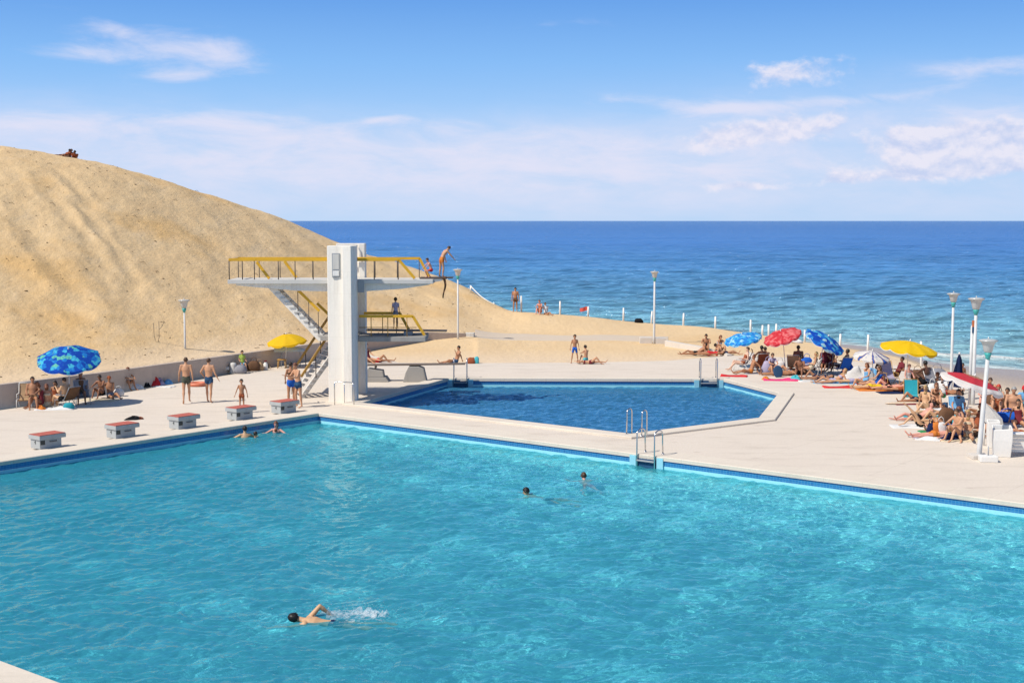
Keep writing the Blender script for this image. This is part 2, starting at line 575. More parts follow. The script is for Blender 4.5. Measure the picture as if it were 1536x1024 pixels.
def basin(name, poly, depth_fn, m, cell=1.0):
    """pool floor with a slope, and its sides up to just under the waterline band"""
    mb = MB()
    n = len(poly)
    # grid over bounding box in pool axes, cut by the polygon through tessellation of cells is not needed: the floor is built as strips
    top = [Vector((p.x, p.y, -0.62)) for p in poly]
    cen = sum((Vector((p.x, p.y, 0)) for p in poly), Vector()) / n
    K = 8
    rings = []
    for k in range(K + 1):
        s = 1 - k / (K + 1.0)
        ring = []
        for i in range(n):
            seg = 10
            a, c = poly[i], poly[(i + 1) % n]
            for j in range(seg):
                p = a.lerp(c, j / seg)
                q = cen.lerp(p, s) if k else p
                ring.append(Vector((q.x, q.y, depth_fn(q))))
        rings.append(ring)
    N = len(rings[0])
    topring = [Vector((p.x, p.y, -0.62)) for p in rings[0]]
    allr = [topring] + rings
    vs = [p for r in allr for p in r]
    fs = []
    for k in range(len(allr) - 1):
        for i in range(N):
            a = k * N + i; b = k * N + (i + 1) % N
            fs.append((a, a + N, b + N, b))
    fs.append(tuple((len(allr) - 1) * N + i for i in range(N)))
    mb.add(vs, fs)
    o = mb.build(name, m)
    return tag(o, kind='structure')


def depth_swim(q):
    u = max(0.0, min(1.0, (q - P0).dot(BX) / 30)); v = max(0.0, min(1.0, -(q - P0).dot(AX) / WID))
    e = min(1.0, v * WID / 7.0)
    return -0.95 - 0.5 * e - 0.5 * v - 1.2 * max(1 - u * 1.8, 0) * (0.35 + 0.65 * v)


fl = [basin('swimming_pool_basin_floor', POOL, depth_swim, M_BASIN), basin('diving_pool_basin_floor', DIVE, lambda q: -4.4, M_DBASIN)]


# water: real wavelets, refracting
def waves(n, lmin, lmax, slope, seed, wind=None, spread=math.pi):
    r = np.random.default_rng(seed)
    lam = np.exp(r.uniform(np.log(lmin), np.log(lmax), n))
    th = r.uniform(-spread, spread, n) + (wind or 0)
    k = 2 * np.pi / lam
    amp = slope / k * r.uniform(0.5, 1.2, n) / math.sqrt(n) * 1.4
    return k * np.cos(th), k * np.sin(th), amp, r.uniform(0, 2 * np.pi, n)


def waves2(seed, wind, k=1.0):
    """slow swell of the bathers plus a fine chop"""
    a = waves(48, 0.32, 1.15, 0.125 * k, seed, wind); b = waves(70, 0.14, 0.40, 0.155 * k, seed + 50, wind, 2.4)
    return tuple(np.concatenate([p, q]) for p, q in zip(a, b))


def wave_z(x, y, W):
    kx, ky, a, ph = W
    z = np.zeros_like(x)
    # warp so that crests wander
    wx = x + 0.25 * np.sin(0.9 * y + 0.5 * x) + 0.12 * np.sin(2.3 * x - 1.1 * y + 1)
    wy = y + 0.25 * np.sin(0.8 * x - 0.6 * y + 2) + 0.12 * np.sin(1.9 * y + 1.7 * x)
    for i in range(len(a)):
        c = np.sin(kx[i] * wx + ky[i] * wy + ph[i])
        z += a[i] * c
    return z


def m_water(name, tint, body, murk=0.4, bscale=9.0, bstr=0.25):
    m = mat(name); t = NT(m)
    co = t.n('ShaderNodeTexCoord').outputs['Object']
    h = t.noise(t.mapping(co, (1, 1, 1)), bscale, 3, 0.55, 0.4)
    nrm = t.bump(h, bstr, 0.03)
    g = t.n('ShaderNodeBsdfGlass', in_Roughness=0.0, in_IOR=1.333)
    g.inputs['Color'].default_value = (*tint, 1)
    t.l(nrm, g.inputs['Normal'])
    # a little suspended matter: part of the light is scattered back by the water body itself
    df = t.n('ShaderNodeBsdfDiffuse'); t.l(nrm, df.inputs['Normal'])
    big = t.noise(co, 0.12, 4, 0.55)
    t.l(t.mix(big, tuple(x * 0.8 for x in body), tuple(x * 1.2 for x in body)), df.inputs['Color'])
    mx = t.n('ShaderNodeMixShader', in_0=murk); t.l(g.outputs[0], mx.inputs[1]); t.l(df.outputs[0], mx.inputs[2])
    t.out(mx.outputs[0])
    return m


def water(name, poly, cell, W, m):
    xs = [ (p - P0).dot(BX) for p in poly]; ys = [(p - P0).dot(AX) for p in poly]
    x0, x1, y0, y1 = min(xs), max(xs), min(ys), max(ys)
    nx = int((x1 - x0) / cell) + 1; ny = int((y1 - y0) / cell) + 1
    gx, gy = np.meshgrid(np.linspace(x0, x1, nx), np.linspace(y0, y1, ny))
    X = P0.x + gx * BX.x + gy * AX.x; Y = P0.y + gx * BX.y + gy * AX.y
    # keep cells inside the polygon (slightly grown, the rest is behind the tiles)
    inside = np.ones_like(X, bool)
    q = inset(poly, cell)
    for i in range(len(q)):
        a, c = q[i], q[(i + 1) % len(q)]
        inside &= ((c.x - a.x) * (Y - a.y) - (c.y - a.y) * (X - a.x)) >= 0
    Z = WATER_Z + wave_z(X, Y, W)
    idx = np.arange(nx * ny).reshape(ny, nx)
    ok = inside[:-1, :-1] & inside[1:, :-1] & inside[:-1, 1:] & inside[1:, 1:]
    quads = np.stack([idx[:-1, :-1][ok], idx[:-1, 1:][ok], idx[1:, 1:][ok], idx[1:, :-1][ok]], 1)
    used, inv = np.unique(quads, return_inverse=True)
    co = np.stack([X.ravel()[used], Y.ravel()[used], Z.ravel()[used]], 1)
    return grid_mesh(name, co, inv.reshape(-1, 4), m)


def grid_mesh(name, co, quads, m, smooth=True):
    me = bpy.data.meshes.new(name)
    me.vertices.add(len(co)); me.vertices.foreach_set('co', co.astype(np.float32).ravel())
    nq = len(quads)
    me.loops.add(nq * 4); me.loops.foreach_set('vertex_index', quads.astype(np.int32).ravel())
    me.polygons.add(nq)
    me.polygons.foreach_set('loop_start', np.arange(0, nq * 4, 4, dtype=np.int32))
    try: me.polygons.foreach_set('loop_total', np.full(nq, 4, dtype=np.int32))
    except Exception: pass
    me.polygons.foreach_set('use_smooth', np.full(nq, smooth))
    me.update(calc_edges=True)
    me.validate()
    for mm in (m if isinstance(m, (list, tuple)) else [m]): me.materials.append(mm)
    o = bpy.data.objects.new(name, me)
    return link(o)


W_SWIM = waves2(3, 0.4)
W_DIVE = waves2(8, 1.1, 1.2)
ws = tag(water('swimming_pool_water', [POOL[0], POOL[1], POOL[1] + BX * 32, POOL[0] + BX * 32], 0.045, W_SWIM, m_water('swimming_pool_water', (0.72, 0.98, 1.0), (0.075, 0.60, 0.76), 0.24)), kind='structure')
wd = tag(water('diving_pool_water', DIVE, 0.06, W_DIVE, m_water('diving_pool_water', (0.58, 0.86, 1.0), (0.085, 0.37, 0.66), 0.28)), kind='structure')
for o in (ws, wd): o.cycles.is_caustics_caster = True
for o in fl + fl_recv: o.cycles.is_caustics_receiver = True
sun_d.cycles.is_caustics_light = True
# ------------------------------------------------------------------ sand, dune, sea
SEA_Z = -1.6


def slope_of(py):
    return math.tan(PITCH + math.atan((py - 512) / FPX))


def smooth_cols(px, table):
    """table: list of (px, value...) -> interpolated (smooth)"""
    xs = [r[0] for r in table]
    out = []
    for k in range(1, len(table[0])):
        ys = [r[k] for r in table]
        out.append(pchip(xs, ys, px))
    return out


def pchip(xs, ys, x):
    xs = np.asarray(xs, float); ys = np.asarray(ys, float); x = np.asarray(x, float)
    h = np.diff(xs); d = np.diff(ys) / h
    m = np.zeros_like(ys)
    for i in range(1, len(xs) - 1):
        if d[i - 1] * d[i] > 0:
            w1 = 2 * h[i] + h[i - 1]; w2 = h[i] + 2 * h[i - 1]
            m[i] = (w1 + w2) / (w1 / d[i - 1] + w2 / d[i])
    m[0] = d[0]; m[-1] = d[-1]
    xc = np.clip(x, xs[0], xs[-1])
    k = np.clip(np.searchsorted(xs, xc, side='right') - 1, 0, len(h) - 1)
    t = (xc - xs[k]) / h[k]
    return ((1 + 2 * t) * (1 - t) ** 2 * ys[k] + t * (1 - t) ** 2 * h[k] * m[k] + t * t * (3 - 2 * t) * ys[k + 1] + t * t * (t - 1) * h[k] * m[k + 1])


# crest of dune and beach as seen from the stand: column, height in the view, distance
CREST = [(-700, 236, 84), (-350, 216, 86), (-150, 214, 88), (0, 220, 91), (100, 233, 94), (200, 255, 97), (300, 288, 100), (400, 321, 104), (440, 335, 106), (500, 362, 107), (570, 387, 108), (620, 403, 108), (660, 416, 107),
         (700, 432, 105), (740, 456, 101), (773, 468, 98), (800, 469.5, 97), (850, 472.5, 97), (900, 477, 97), (950, 483, 97), (1000, 487, 96), (1050, 490, 94), (1100, 497, 91), (1150, 504, 88), (1200, 512, 85), (1250, 519, 82),
         (1300, 529, 79), (1350, 537, 76), (1400, 555, 68), (1450, 567, 64.6), (1536, 612, 54.6), (1700, 640, 49), (1900, 665, 45), (2300, 700, 41)]


def wall_depth(px):
    xs = [(p.x / p.y) * 2017 + 768 for p in WALL]
    return np.interp(px, xs, [p.y for p in WALL])


def deck_back(px):
    pts = [(430, 70.0), (700, 69.6), (880, 70), (1000, 71), (1095, 74), (1180, 72.6), (1250, 71.5), (1330, 69.3), (1440, 65), (1536, 54), (1640, 50.4), (1900, 45), (2300, 40)]
    return np.interp(px, [p[0] for p in pts], [p[1] for p in pts])


def build_land():
    cols = np.concatenate([np.linspace(-700, 0, 60), np.linspace(0, 1536, 420)[1:], np.linspace(1536, 2300, 50)[1:]])
    nc = len(cols)
    cd = pchip([c[0] for c in CREST], [c[2] for c in CREST], cols)
    cpy = pchip([c[0] for c in CREST], [c[1] for c in CREST], cols)
    cz = np.array([7.5 - slope_of(p) * d for p, d in zip(cpy, cd)])
    wd_ = wall_depth(cols)
    u = (cols - 768) / 2017.0
    S = []
    rows = 230
    X = np.zeros((rows, nc)); Y = np.zeros((rows, nc)); Z = np.zeros((rows, nc))
    wline = pchip([700, 850, 1000, 1150, 1250, 1300, 1360, 1404, 1450, 1536, 1900, 2300], [121, 112, 109, 102, 99, 97, 91.5, 86.5, 84, 81.5, 72, 62], cols)
    for j in range(nc):
        px = cols[j]; dc = cd[j]; zc = cz[j]
        w = wd_[j]
        # A: dune held by the wall
        z_top = float(np.interp(px, [560, 690, 715, 770], [0.72, 0.50, 0.40, 0.28]))
        if px > 400:
            b0 = min(69.0, w - 3)
            zf = float(np.interp(px, [400, 550, 640, 690, 715], [-0.06, 0.0, 0.14, 0.28, 0.40]))
            A = [(b0, -0.12), (b0 + 1.2, -0.05), (w - 0.12, min(zf, z_top)), (w + 0.12, z_top)]
        else:
            b0 = w + 0.05
            A = [(b0, 0.2), (w + 0.12, z_top)]
        run = dc - w
        lift = zc - z_top
        knee = np.interp(px, [0, 430, 700], [0.0, 0.0, 0.10])
        for t_, f_ in ((0.06, 0.03), (0.25, 0.20 - knee), (0.5, 0.50 - knee * 1.4), (0.75, 0.80 - knee * 0.7), (0.9, 0.945), (1.0, 1.0)):
            A.append((w + run * t_, z_top + lift * f_))
        A += [(dc + 5, zc - 0.5 - 0.02 * max(zc, 0)), (dc + 14, zc - 2.0), (dc + 45, min(zc * 0.3, 1.0) - 1.0), (dc + 70, -3.5)]
        # B: open beach behind the deck
        bb = float(deck_back(px)) - 1.0
        flat = np.interp(px, [700, 800, 1000, 1100, 1300], [0.20, 0.05, -0.02, -0.06, -0.1])
        fl0 = np.interp(px, [700, 900, 1100], [-0.03, -0.05, -0.07])
        runb = max(dc - bb, 1.6)
        if px < 1100:
            B = [(bb, -0.12), (bb + 1.3, fl0), (bb + runb * 0.5, flat * 0.6), (bb + runb * 0.68, flat), (bb + runb * 0.85, flat + (zc - flat) * 0.55), (dc - 0.5, zc - 0.005), (dc, zc)]
        else:
            B = [(bb, -0.12), (bb + min(1.1, runb * 0.3), -0.06), (bb + runb * 0.5, -0.06 + zc * 0.3), (bb + runb * 0.68, zc * 0.5 - 0.03), (bb + runb * 0.85, zc * 0.8 - 0.02), (bb + runb * 0.97, zc - 0.003), (bb + runb, zc)]
        back = wline[j] - (bb + runb)
        e = bb + runb
        B += [(e + 1.5, zc - 0.10), (e + back * 0.5, zc * 0.42 + SEA_Z * 0.58), (e + back, SEA_Z + 0.01), (e + back + 9, -2.6), (e + back + 34, -3.8)]
        start = b0 if px < 700 else bb
        kA = np.array([start, w - 0.13, w + 0.13, dc, dc + 22, A[-1][0]], float)
        kB = np.array([start, start + (e - start) * 0.3, start + (e - start) * 0.6, e, e + back + 2, e + back + 34], float)
        kf = float(np.clip((px - 705) / 150, 0, 1))
        key = np.maximum.accumulate(kA * (1 - kf) + kB * kf)
        cnt = [24, 3, 110, 50, 43]
        dd = np.concatenate([np.linspace(key[k], key[k + 1], cnt[k] + (1 if k == 4 else 0), endpoint=(k == 4)) for k in range(5)])[:rows]
        if len(dd) < rows: dd = np.append(dd, [dd[-1] + 0.01] * (rows - len(dd)))
        wt = float(np.clip((px - 665) / 110, 0, 1)); wt = wt * wt * (3 - 2 * wt)
        def ev(P):
            q = np.array(P, float); q[:, 0] = np.maximum.accumulate(q[:, 0] + np.arange(len(q)) * 1e-4)
            return pchip(q[:, 0], q[:, 1], dd)
        zz = ev(A) if wt == 0 else ev(B) if wt == 1 else ev(A) * (1 - wt) + ev(B) * wt
        X[:, j] = dd * u[j]; Y[:, j] = dd; Z[:, j] = zz
    # wind-blown unevenness
    amp = np.clip((Y - np.minimum(deck_back(cols)[None, :] + 3, 400)) / 8, 0, 1)
    amp = np.where(cols[None, :] < 700, np.clip((Y - wd_[None, :] - 0.5) / 5, 0, 1), amp)
    N1 = np.zeros_like(X)
    for i in range(rows):
        for j in range(nc):
            p = Vector((X[i, j], Y[i, j], 0))
            d = Vector(((p.x * 0.8 + p.y * 0.6) * 0.35, (p.y * 0.8 - p.x * 0.6) * 0.11, 3.0))
            N1[i, j] = 0.16 * mnoise.noise(d) + 0.10 * mnoise.noise(p * 0.4) + 0.055 * mnoise.noise(p * 1.1) + 0.035 * mnoise.noise(p * 2.4)
    flatten = np.clip((Z + 1.0) / 1.5, 0.15, 1.0)
    hill = np.clip(Z / 3, 0.35, 1.0)
    Z += N1 * amp * flatten * hill
    co = np.stack([X.ravel(), Y.ravel(), Z.ravel()], 1)
    idx = np.arange(rows * nc).reshape(rows, nc)
    quads = np.stack([idx[:-1, :-1].ravel(), idx[:-1, 1:].ravel(), idx[1:, 1:].ravel(), idx[1:, :-1].ravel()], 1)
    return co, quads, cols, X, Y, Z


def m_sand():
    m = mat('sand'); t = NT(m)
    co = t.n('ShaderNodeTexCoord').outputs['Object']
    sep = t.n('ShaderNodeSeparateXYZ'); t.l(co, sep.inputs[0])
    big = t.noise(co, 0.07, 5, 0.6)
    st = t.noise(t.mapping(co, (0.95, 0.16, 0.5), (0, 0, R(28))), 0.9, 7, 0.66, 0.25)     # slip streaks down the face
    fine = t.noise(co, 3.2, 6, 0.7)
    prints = t.noise(t.mapping(co, (1, 0.8, 1)), 2.3, 5, 0.62, 0.1)
    c = t.mix(big, (0.675, 0.47, 0.245), (0.75, 0.545, 0.305))
    c = t.mix(t.math('MULTIPLY', t.ramp(st, [(0.44, 0.0), (0.7, 1.0)]), 0.42), c, (0.58, 0.38, 0.185))
    c = t.mix(t.math('MULTIPLY', t.ramp(st, [(0.28, 1.0), (0.45, 0.0)]), 0.45), c, (0.74, 0.57, 0.38))
    c = t.mix(t.math('MULTIPLY', t.ramp(fine, [(0.5, 0.0), (0.8, 1.0)]), 0.28), c, (0.46, 0.30, 0.15))
    grain = t.noise(t.mapping(co, (1.0, 0.45, 1), (0, 0, R(28))), 7.0, 5, 0.75)
    c = t.mix(t.math('MULTIPLY', t.ramp(grain, [(0.52, 0.0), (0.72, 1.0)]), 0.17), c, (0.45, 0.29, 0.15))
    c = t.mix(t.math('MULTIPLY', t.ramp(grain, [(0.28, 1.0), (0.46, 0.0)]), 0.30), c, (0.80, 0.62, 0.40))
    # ochre seam
    nz = t.noise(t.mapping(co, (0.5, 0.5, 0.5), (0, 0, R(35))), 0.22, 4, 0.6)
    c = t.mix(t.math('MULTIPLY', t.ramp(nz, [(0.53, 0.0), (0.68, 1.0)]), 0.6), c, (0.62, 0.37, 0.13))
    # dry specks and bits of debris
    vo = t.n('ShaderNodeTexVoronoi'); vo.inputs['Scale'].default_value = 0.9; vo.inputs['Randomness'].default_value = 1.0
    t.l(t.mapping(co, (0.8, 0.45, 0.6), (0, 0, R(20))), vo.inputs['Vector'])
    gate = t.noise(co, 0.33, 3, 0.6)
    speck = t.math('MULTIPLY', t.ramp(vo.outputs['Distance'], [(0.03, 1.0), (0.10, 0.0)]), t.ramp(gate, [(0.42, 0.0), (0.55, 1.0)]))
    c = t.mix(t.math('MULTIPLY', speck, 0.55), c, (0.20, 0.12, 0.06))
    # paler trodden sand low down and by the deck; wet sand at the sea
    low = t.n('ShaderNodeMapRange'); low.inputs['From Min'].default_value = 1.6; low.inputs['From Max'].default_value = 0.3
    t.l(sep.outputs[2], low.inputs['Value'])
    c = t.mix(t.math('MULTIPLY', low.outputs[0], 0.55), c, t.mix(fine, (0.735, 0.55, 0.335), (0.66, 0.48, 0.28)))
    nearf = t.n('ShaderNodeMapRange'); nearf.inputs['From Min'].default_value = 78; nearf.inputs['From Max'].default_value = 69
    t.l(sep.outputs[1], nearf.inputs['Value'])
    c = t.mix(t.math('MULTIPLY', t.math('MULTIPLY', nearf.outputs[0], low.outputs[0]), 0.7), c, t.mix(fine, (0.72, 0.60, 0.47), (0.67, 0.545, 0.42)))
    wet = t.n('ShaderNodeMapRange'); wet.inputs['From Min'].default_value = SEA_Z + 1.0; wet.inputs['From Max'].default_value = SEA_Z + 0.45
    t.l(t.math('ADD', sep.outputs[2], t.math('MULTIPLY', big, 0.3)), wet.inputs['Value'])
    c = t.mix(wet.outputs[0], c, (0.40, 0.325, 0.26))
    rough = t.math('SUBTRACT', 0.95, t.math('MULTIPLY', wet.outputs[0], 0.6))
    p = t.n('ShaderNodeBsdfPrincipled')
    p.inputs['Specular IOR Level'].default_value = 0.3
    t.l(rough, p.inputs['Roughness']); t.l(c, p.inputs['Base Color'])
    hsum = t.math('ADD', t.math('MULTIPLY', prints, 1.0), t.math('ADD', t.math('MULTIPLY', fine, 0.35), t.math('MULTIPLY', st, 0.8)))
    t.l(t.bump(t.math('ADD', hsum, t.math('MULTIPLY', grain, 0.4)), 0.5, 0.15), p.inputs['Normal'])
    t.out(p.outputs[0])
    return m


LCO, LQ, LCOLS, LX, LY, LZ = build_land()
M_SAND = m_sand()


def land_h(x, y):
    """height of the sand at a spot"""
    px = 768 + 2017 * x / y
    j = int(np.clip(np.searchsorted(LCOLS, px), 1, len(LCOLS) - 1))
    f = (px - LCOLS[j - 1]) / (LCOLS[j] - LCOLS[j - 1])
    a = np.interp(y, LY[:, j - 1], LZ[:, j - 1]); b = np.interp(y, LY[:, j], LZ[:, j])
    return float(a + (b - a) * min(max(f, 0), 1))


def on_land(px, py):
    """first spot of the sand met on a sight line"""
    d = ray(px, py); d = d / d.y
    for y in np.arange(50, 130, 0.1):
        p = EYE + d * y
        if land_h(p.x, p.y) >= p.z: return Vector((p.x, p.y, land_h(p.x, p.y)))
    return EYE + d * 100


# slides and old tracks running down the dune
def tracks():
    for pts, w, dep in (([(60, 262), (110, 330), (165, 425)], 0.55, 0.16), ([(95, 262), (150, 340), (205, 440)], 0.5, 0.13), ([(20, 300), (70, 380), (120, 470)], 0.7, 0.14),
                        ([(150, 275), (260, 330), (400, 372)], 0.6, 0.10), ([(230, 290), (330, 345), (440, 380)], 0.8, 0.10), ([(0, 395), (60, 440), (150, 490)], 0.6, 0.12), ([(300, 320), (330, 380), (345, 450)], 0.7, 0.09)):
        P = [on_land(*p) for p in pts]
        best = np.full(LX.shape, 1e9)
        for a, b in zip(P[:-1], P[1:]):
            d_, t_ = seg2(a, b)
            best = np.minimum(best, d_)
        q = best / w
        dep *= 0.5
        LZ[...] += -dep * np.exp(-q ** 2) + dep * 0.55 * np.exp(-((q - 1.7) / 0.6) ** 2)


def seg2(a, b):
    wob = 0.35 * np.sin(LY * 0.9 + LX * 0.3) + 0.2 * np.sin(LY * 2.1)
    ax, ay, dx, dy = a.x, a.y, b.x - a.x, b.y - a.y
    t_ = np.clip(((LX + wob - ax) * dx + (LY - ay) * dy) / (dx * dx + dy * dy), 0, 1)
    return np.hypot(LX + wob - ax - t_ * dx, LY - ay - t_ * dy), t_


tracks()
LCO[:, 2] = LZ.ravel()
land = tag(grid_mesh('sand_terrain', LCO, LQ, M_SAND), kind='structure')


# ---- sea
def build_sea():
    us = np.concatenate([np.linspace(-0.75, -0.22, 40), np.linspace(-0.22, 0.42, 560)[1:], np.linspace(0.42, 0.9, 40)[1:]])
    dd = [62.0]
    while dd[-1] < 900: dd.append(dd[-1] + 0.16 * (dd[-1] / 70) ** 1.25)
    while dd[-1] < 40000: dd.append(dd[-1] * 1.12)
    dd = np.array(dd)
    U, Dd = np.meshgrid(us, dd)
    X = U * Dd; Y = Dd.copy()
    W1 = waves(22, 5, 20, 0.055, 21, wind=-math.pi / 2 - 0.25, spread=0.7)
    W2 = waves(26, 1.2, 6, 0.11, 22, wind=-math.pi / 2 - 0.1, spread=0.9)
    f2 = np.clip(1.4 - Dd / 330, 0, 1); f1 = np.clip(1.3 - Dd / 700, 0, 1)
    shore = np.clip((Dd - 84 - 14 * np.clip(-U, -0.4, 1)) / 26, 0.10, 1)
    Z = SEA_Z + (wave_z(X, Y, W1) * f1 + wave_z(X, Y, W2) * f2) * shore
    # a few long swells rolling in
    for y0, h, w in ((104, 0.16, 1.3), (123, 0.24, 1.9), (148, 0.30, 2.4), (186, 0.36, 3.0), (240, 0.40, 4.0)):
        line = y0 + 2.2 * np.sin(X * 0.045 + y0) + 1.2 * np.sin(X * 0.11 + 2 * y0) - 0.08 * X
        q = (Y - line) / w
        gate = 0.35 + 0.65 * np.clip(np.sin(X * 0.035 + y0 * 1.7) + np.sin(X * 0.013 + y0), 0, 1)
        Z += h * gate * np.exp(-np.where(q < 0, q * 1.7, q * 0.7) ** 2)
    n0, n1 = X.shape
    co = np.stack([X.ravel(), Y.ravel(), Z.ravel()], 1)
    idx = np.arange(n0 * n1).reshape(n0, n1)
    quads = np.stack([idx[:-1, :-1].ravel(), idx[:-1, 1:].ravel(), idx[1:, 1:].ravel(), idx[1:, :-1].ravel()], 1)
    return co, quads


def m_sea():
    m = mat('sea_water'); t = NT(m)
    co = t.n('ShaderNodeTexCoord').outputs['Object']
    sep = t.n('ShaderNodeSeparateXYZ'); t.l(co, sep.inputs[0])
    # offshore distance, wobbling along the coast
    wob = t.noise(t.mapping(co, (0.02, 0.02, 0)), 1.0, 4, 0.6)
    dist = t.math('ADD', t.math('ADD', sep.outputs[1], t.math('MULTIPLY', sep.outputs[0], 0.28)), t.math('MULTIPLY', t.math('SUBTRACT', wob, 0.5), 46))
    lg = t.math('DIVIDE', t.math('LOGARITHM', t.math('MAXIMUM', dist, 60.0), 10.0), 4.0)
    c = t.ramp(lg, [(0.478, (0.42, 0.52, 0.52)), (0.495, (0.33, 0.58, 0.62)), (0.525, (0.23, 0.54, 0.69)), (0.56, (0.145, 0.41, 0.68)), (0.61, (0.090, 0.30, 0.63)), (0.68, (0.062, 0.225, 0.57)), (0.80, (0.056, 0.19, 0.49)), (1.0, (0.068, 0.19, 0.44))])
    # dark weed beds and streaky currents
    weed = t.noise(t.mapping(co, (0.010, 0.05, 0)), 1.0, 6, 0.62, 0.8)
    c = t.mix(t.math('MULTIPLY', t.ramp(weed, [(0.56, 0.0), (0.70, 1.0)]), 0.34), c, (0.018, 0.11, 0.24))
    strk = t.noise(t.mapping(co, (0.05, 0.33, 0)), 1.0, 6, 0.65, 0.5)
    c = t.mix(t.math('MULTIPLY', t.ramp(strk, [(0.55, 0.0), (0.75, 1.0)]), 0.25), c, (0.20, 0.46, 0.64))
    # foam on the breaking edge: the swash line and the crest of the low breaker
    fo = t.noise(t.mapping(co, (0.5, 1.0, 0)), 1.1, 7, 0.7, 0.6)
    at = t.n('ShaderNodeAttribute'); at.attribute_name = 'foam'
    foam = t.math('MULTIPLY', at.outputs['Fac'], t.ramp(t.math('ADD', fo, t.math('MULTIPLY', at.outputs['Fac'], 0.26)), [(0.45, 0.0), (0.62, 1.0)]))
    c = t.mix(foam, c, (0.74, 0.74, 0.70))
    far = t.n('ShaderNodeMapRange'); far.inputs['From Min'].default_value = 90; far.inputs['From Max'].default_value = 900
    t.l(sep.outputs[1], far.inputs['Value'])
    h1 = t.noise(t.mapping(co, (0.45, 1.5, 1)), 0.75, 8, 0.62, 0.3)
    h2 = t.noise(t.mapping(co, (0.05, 0.16, 1)), 0.6, 8, 0.65, 0.3)
    h3 = t.noise(t.mapping(co, (0.006, 0.02, 1)), 0.7, 8, 0.7, 0.3)
    hh = t.math('ADD', t.math('ADD', t.math('MULTIPLY', h1, 0.35), t.math('MULTIPLY', h2, 2.2)), t.math('MULTIPLY', h3, 12))
    nrm = t.bump(hh, 1.0, 1.0)
    dif = t.n('ShaderNodeBsdfDiffuse'); t.l(c, dif.inputs['Color']); t.l(nrm, dif.inputs['Normal'])
    gl = t.n('ShaderNodeBsdfGlossy', in_Roughness=0.12); t.l(nrm, gl.inputs['Normal'])
    gl.inputs['Color'].default_value = (0.85, 0.9, 1, 1)
    fr = t.n('ShaderNodeFresnel', in_IOR=1.333); t.l(nrm, fr.inputs['Normal'])
    # steep unseen wavelets hide the grazing mirror: reflection stays modest
    fac = t.math('MULTIPLY', t.math('MINIMUM', fr.outputs[0], 0.34), t.math('SUBTRACT', 1.0, foam))
    mx = t.n('ShaderNodeMixShader'); t.l(fac, mx.inputs[0]); t.l(dif.outputs[0], mx.inputs[1]); t.l(gl.outputs[0], mx.inputs[2])
    t.out(mx.outputs[0])
    return m


SCO, SQ = build_sea()
sea = tag(grid_mesh('sea_water', SCO, SQ, m_sea()), kind='structure')


def foam_attr():
    """foam where the sea meets the sand and along one small breaker"""
    me = sea.data
    vals = np.zeros(len(SCO), np.float32)
    x, y = SCO[:, 0], SCO[:, 1]
    sel = np.where((y < 130) & (x > -10) & (x < 60))[0]
    # waterline distance per column from the land profile
    px = 768 + 2017 * x[sel] / y[sel]
    cols = np.arange(700, 2300, 10)
    wl = []
    for c in cols:
        j = min(np.searchsorted(LCOLS, c), len(LCOLS) - 1)
        dj, zj = LY[:, j], LZ[:, j]
        k = np.argmax(zj); below = np.where((zj < SEA_Z) & (np.arange(len(zj)) > k))[0]
        wl.append(dj[below[0]] if len(below) else dj[-1])
    w = np.interp(px, cols, wl)
    dv = y[sel] - w
    a = np.exp(-((dv - 0.4) / 0.9) ** 2) * 0.75
    line = 4.2 + 1.0 * np.sin(x[sel] * 0.23) + 0.6 * np.sin(x[sel] * 0.61 + 1)
    gate = np.clip(0.25 + np.clip((px - 1330) / 90, 0, 1) * 0.8 + 0.2 * np.sin(x[sel] * 0.5), 0, 1)
    b = np.exp(-((dv - line) / np.where(dv > line, 0.9, 1.7)) ** 2) * gate
    vals[sel] = np.clip(np.maximum(a * 0.8, b), 0, 1)
    at = me.attributes.new('foam', 'FLOAT', 'POINT')
    at.data.foreach_set('value', vals)
    # lift the breaker a little
    z = SCO[:, 2].copy(); z[sel] += 0.22 * b
    SCO[:, 2] = z
    me.vertices.foreach_set('co', SCO.astype(np.float32).ravel()); me.update()


foam_attr()

# ---- retaining wall of the dune, low walls and paved strip on the sand
M_WALL = simple('rendered_wall', (0.50, 0.41, 0.34), 0.9, 0.16, 1.6, 0.25, dirt=(0.30, 0.24, 0.20), dirt_amt=0.5)


def ribbon_wall(name, pts, w, z0, z1s, m, label, cat='wall', bevel=0.015):
    mb = MB()
    n = len(pts)
    L, Rr = [], []
    for i, p in enumerate(pts):
        a = pts[max(i - 1, 0)]; b = pts[min(i + 1, n - 1)]
        t_ = (b - a); t_.z = 0; t_.normalize()
        nn = Vector((-t_.y, t_.x, 0)) * (w / 2)
        L.append(p + nn); Rr.append(p - nn)
    vs = []
    for i in range(n):
        z1 = z1s[i] if isinstance(z1s, (list, tuple)) else z1s
        vs += [Vector((L[i].x, L[i].y, z0)), Vector((Rr[i].x, Rr[i].y, z0)), Vector((Rr[i].x, Rr[i].y, z1)), Vector((L[i].x, L[i].y, z1))]
    fs = [(0, 1, 2, 3), tuple((n - 1) * 4 + k for k in (3, 2, 1, 0))]
    for i in range(n - 1):
        a, b = i * 4, i * 4 + 4
        for k in range(4):
            fs.append((a + k, b + k, b + (k + 1) % 4, a + (k + 1) % 4))
    mb.add(vs, fs)
    o = mb.build(name, m, bevel=bevel)
    return tag(o, label, cat)


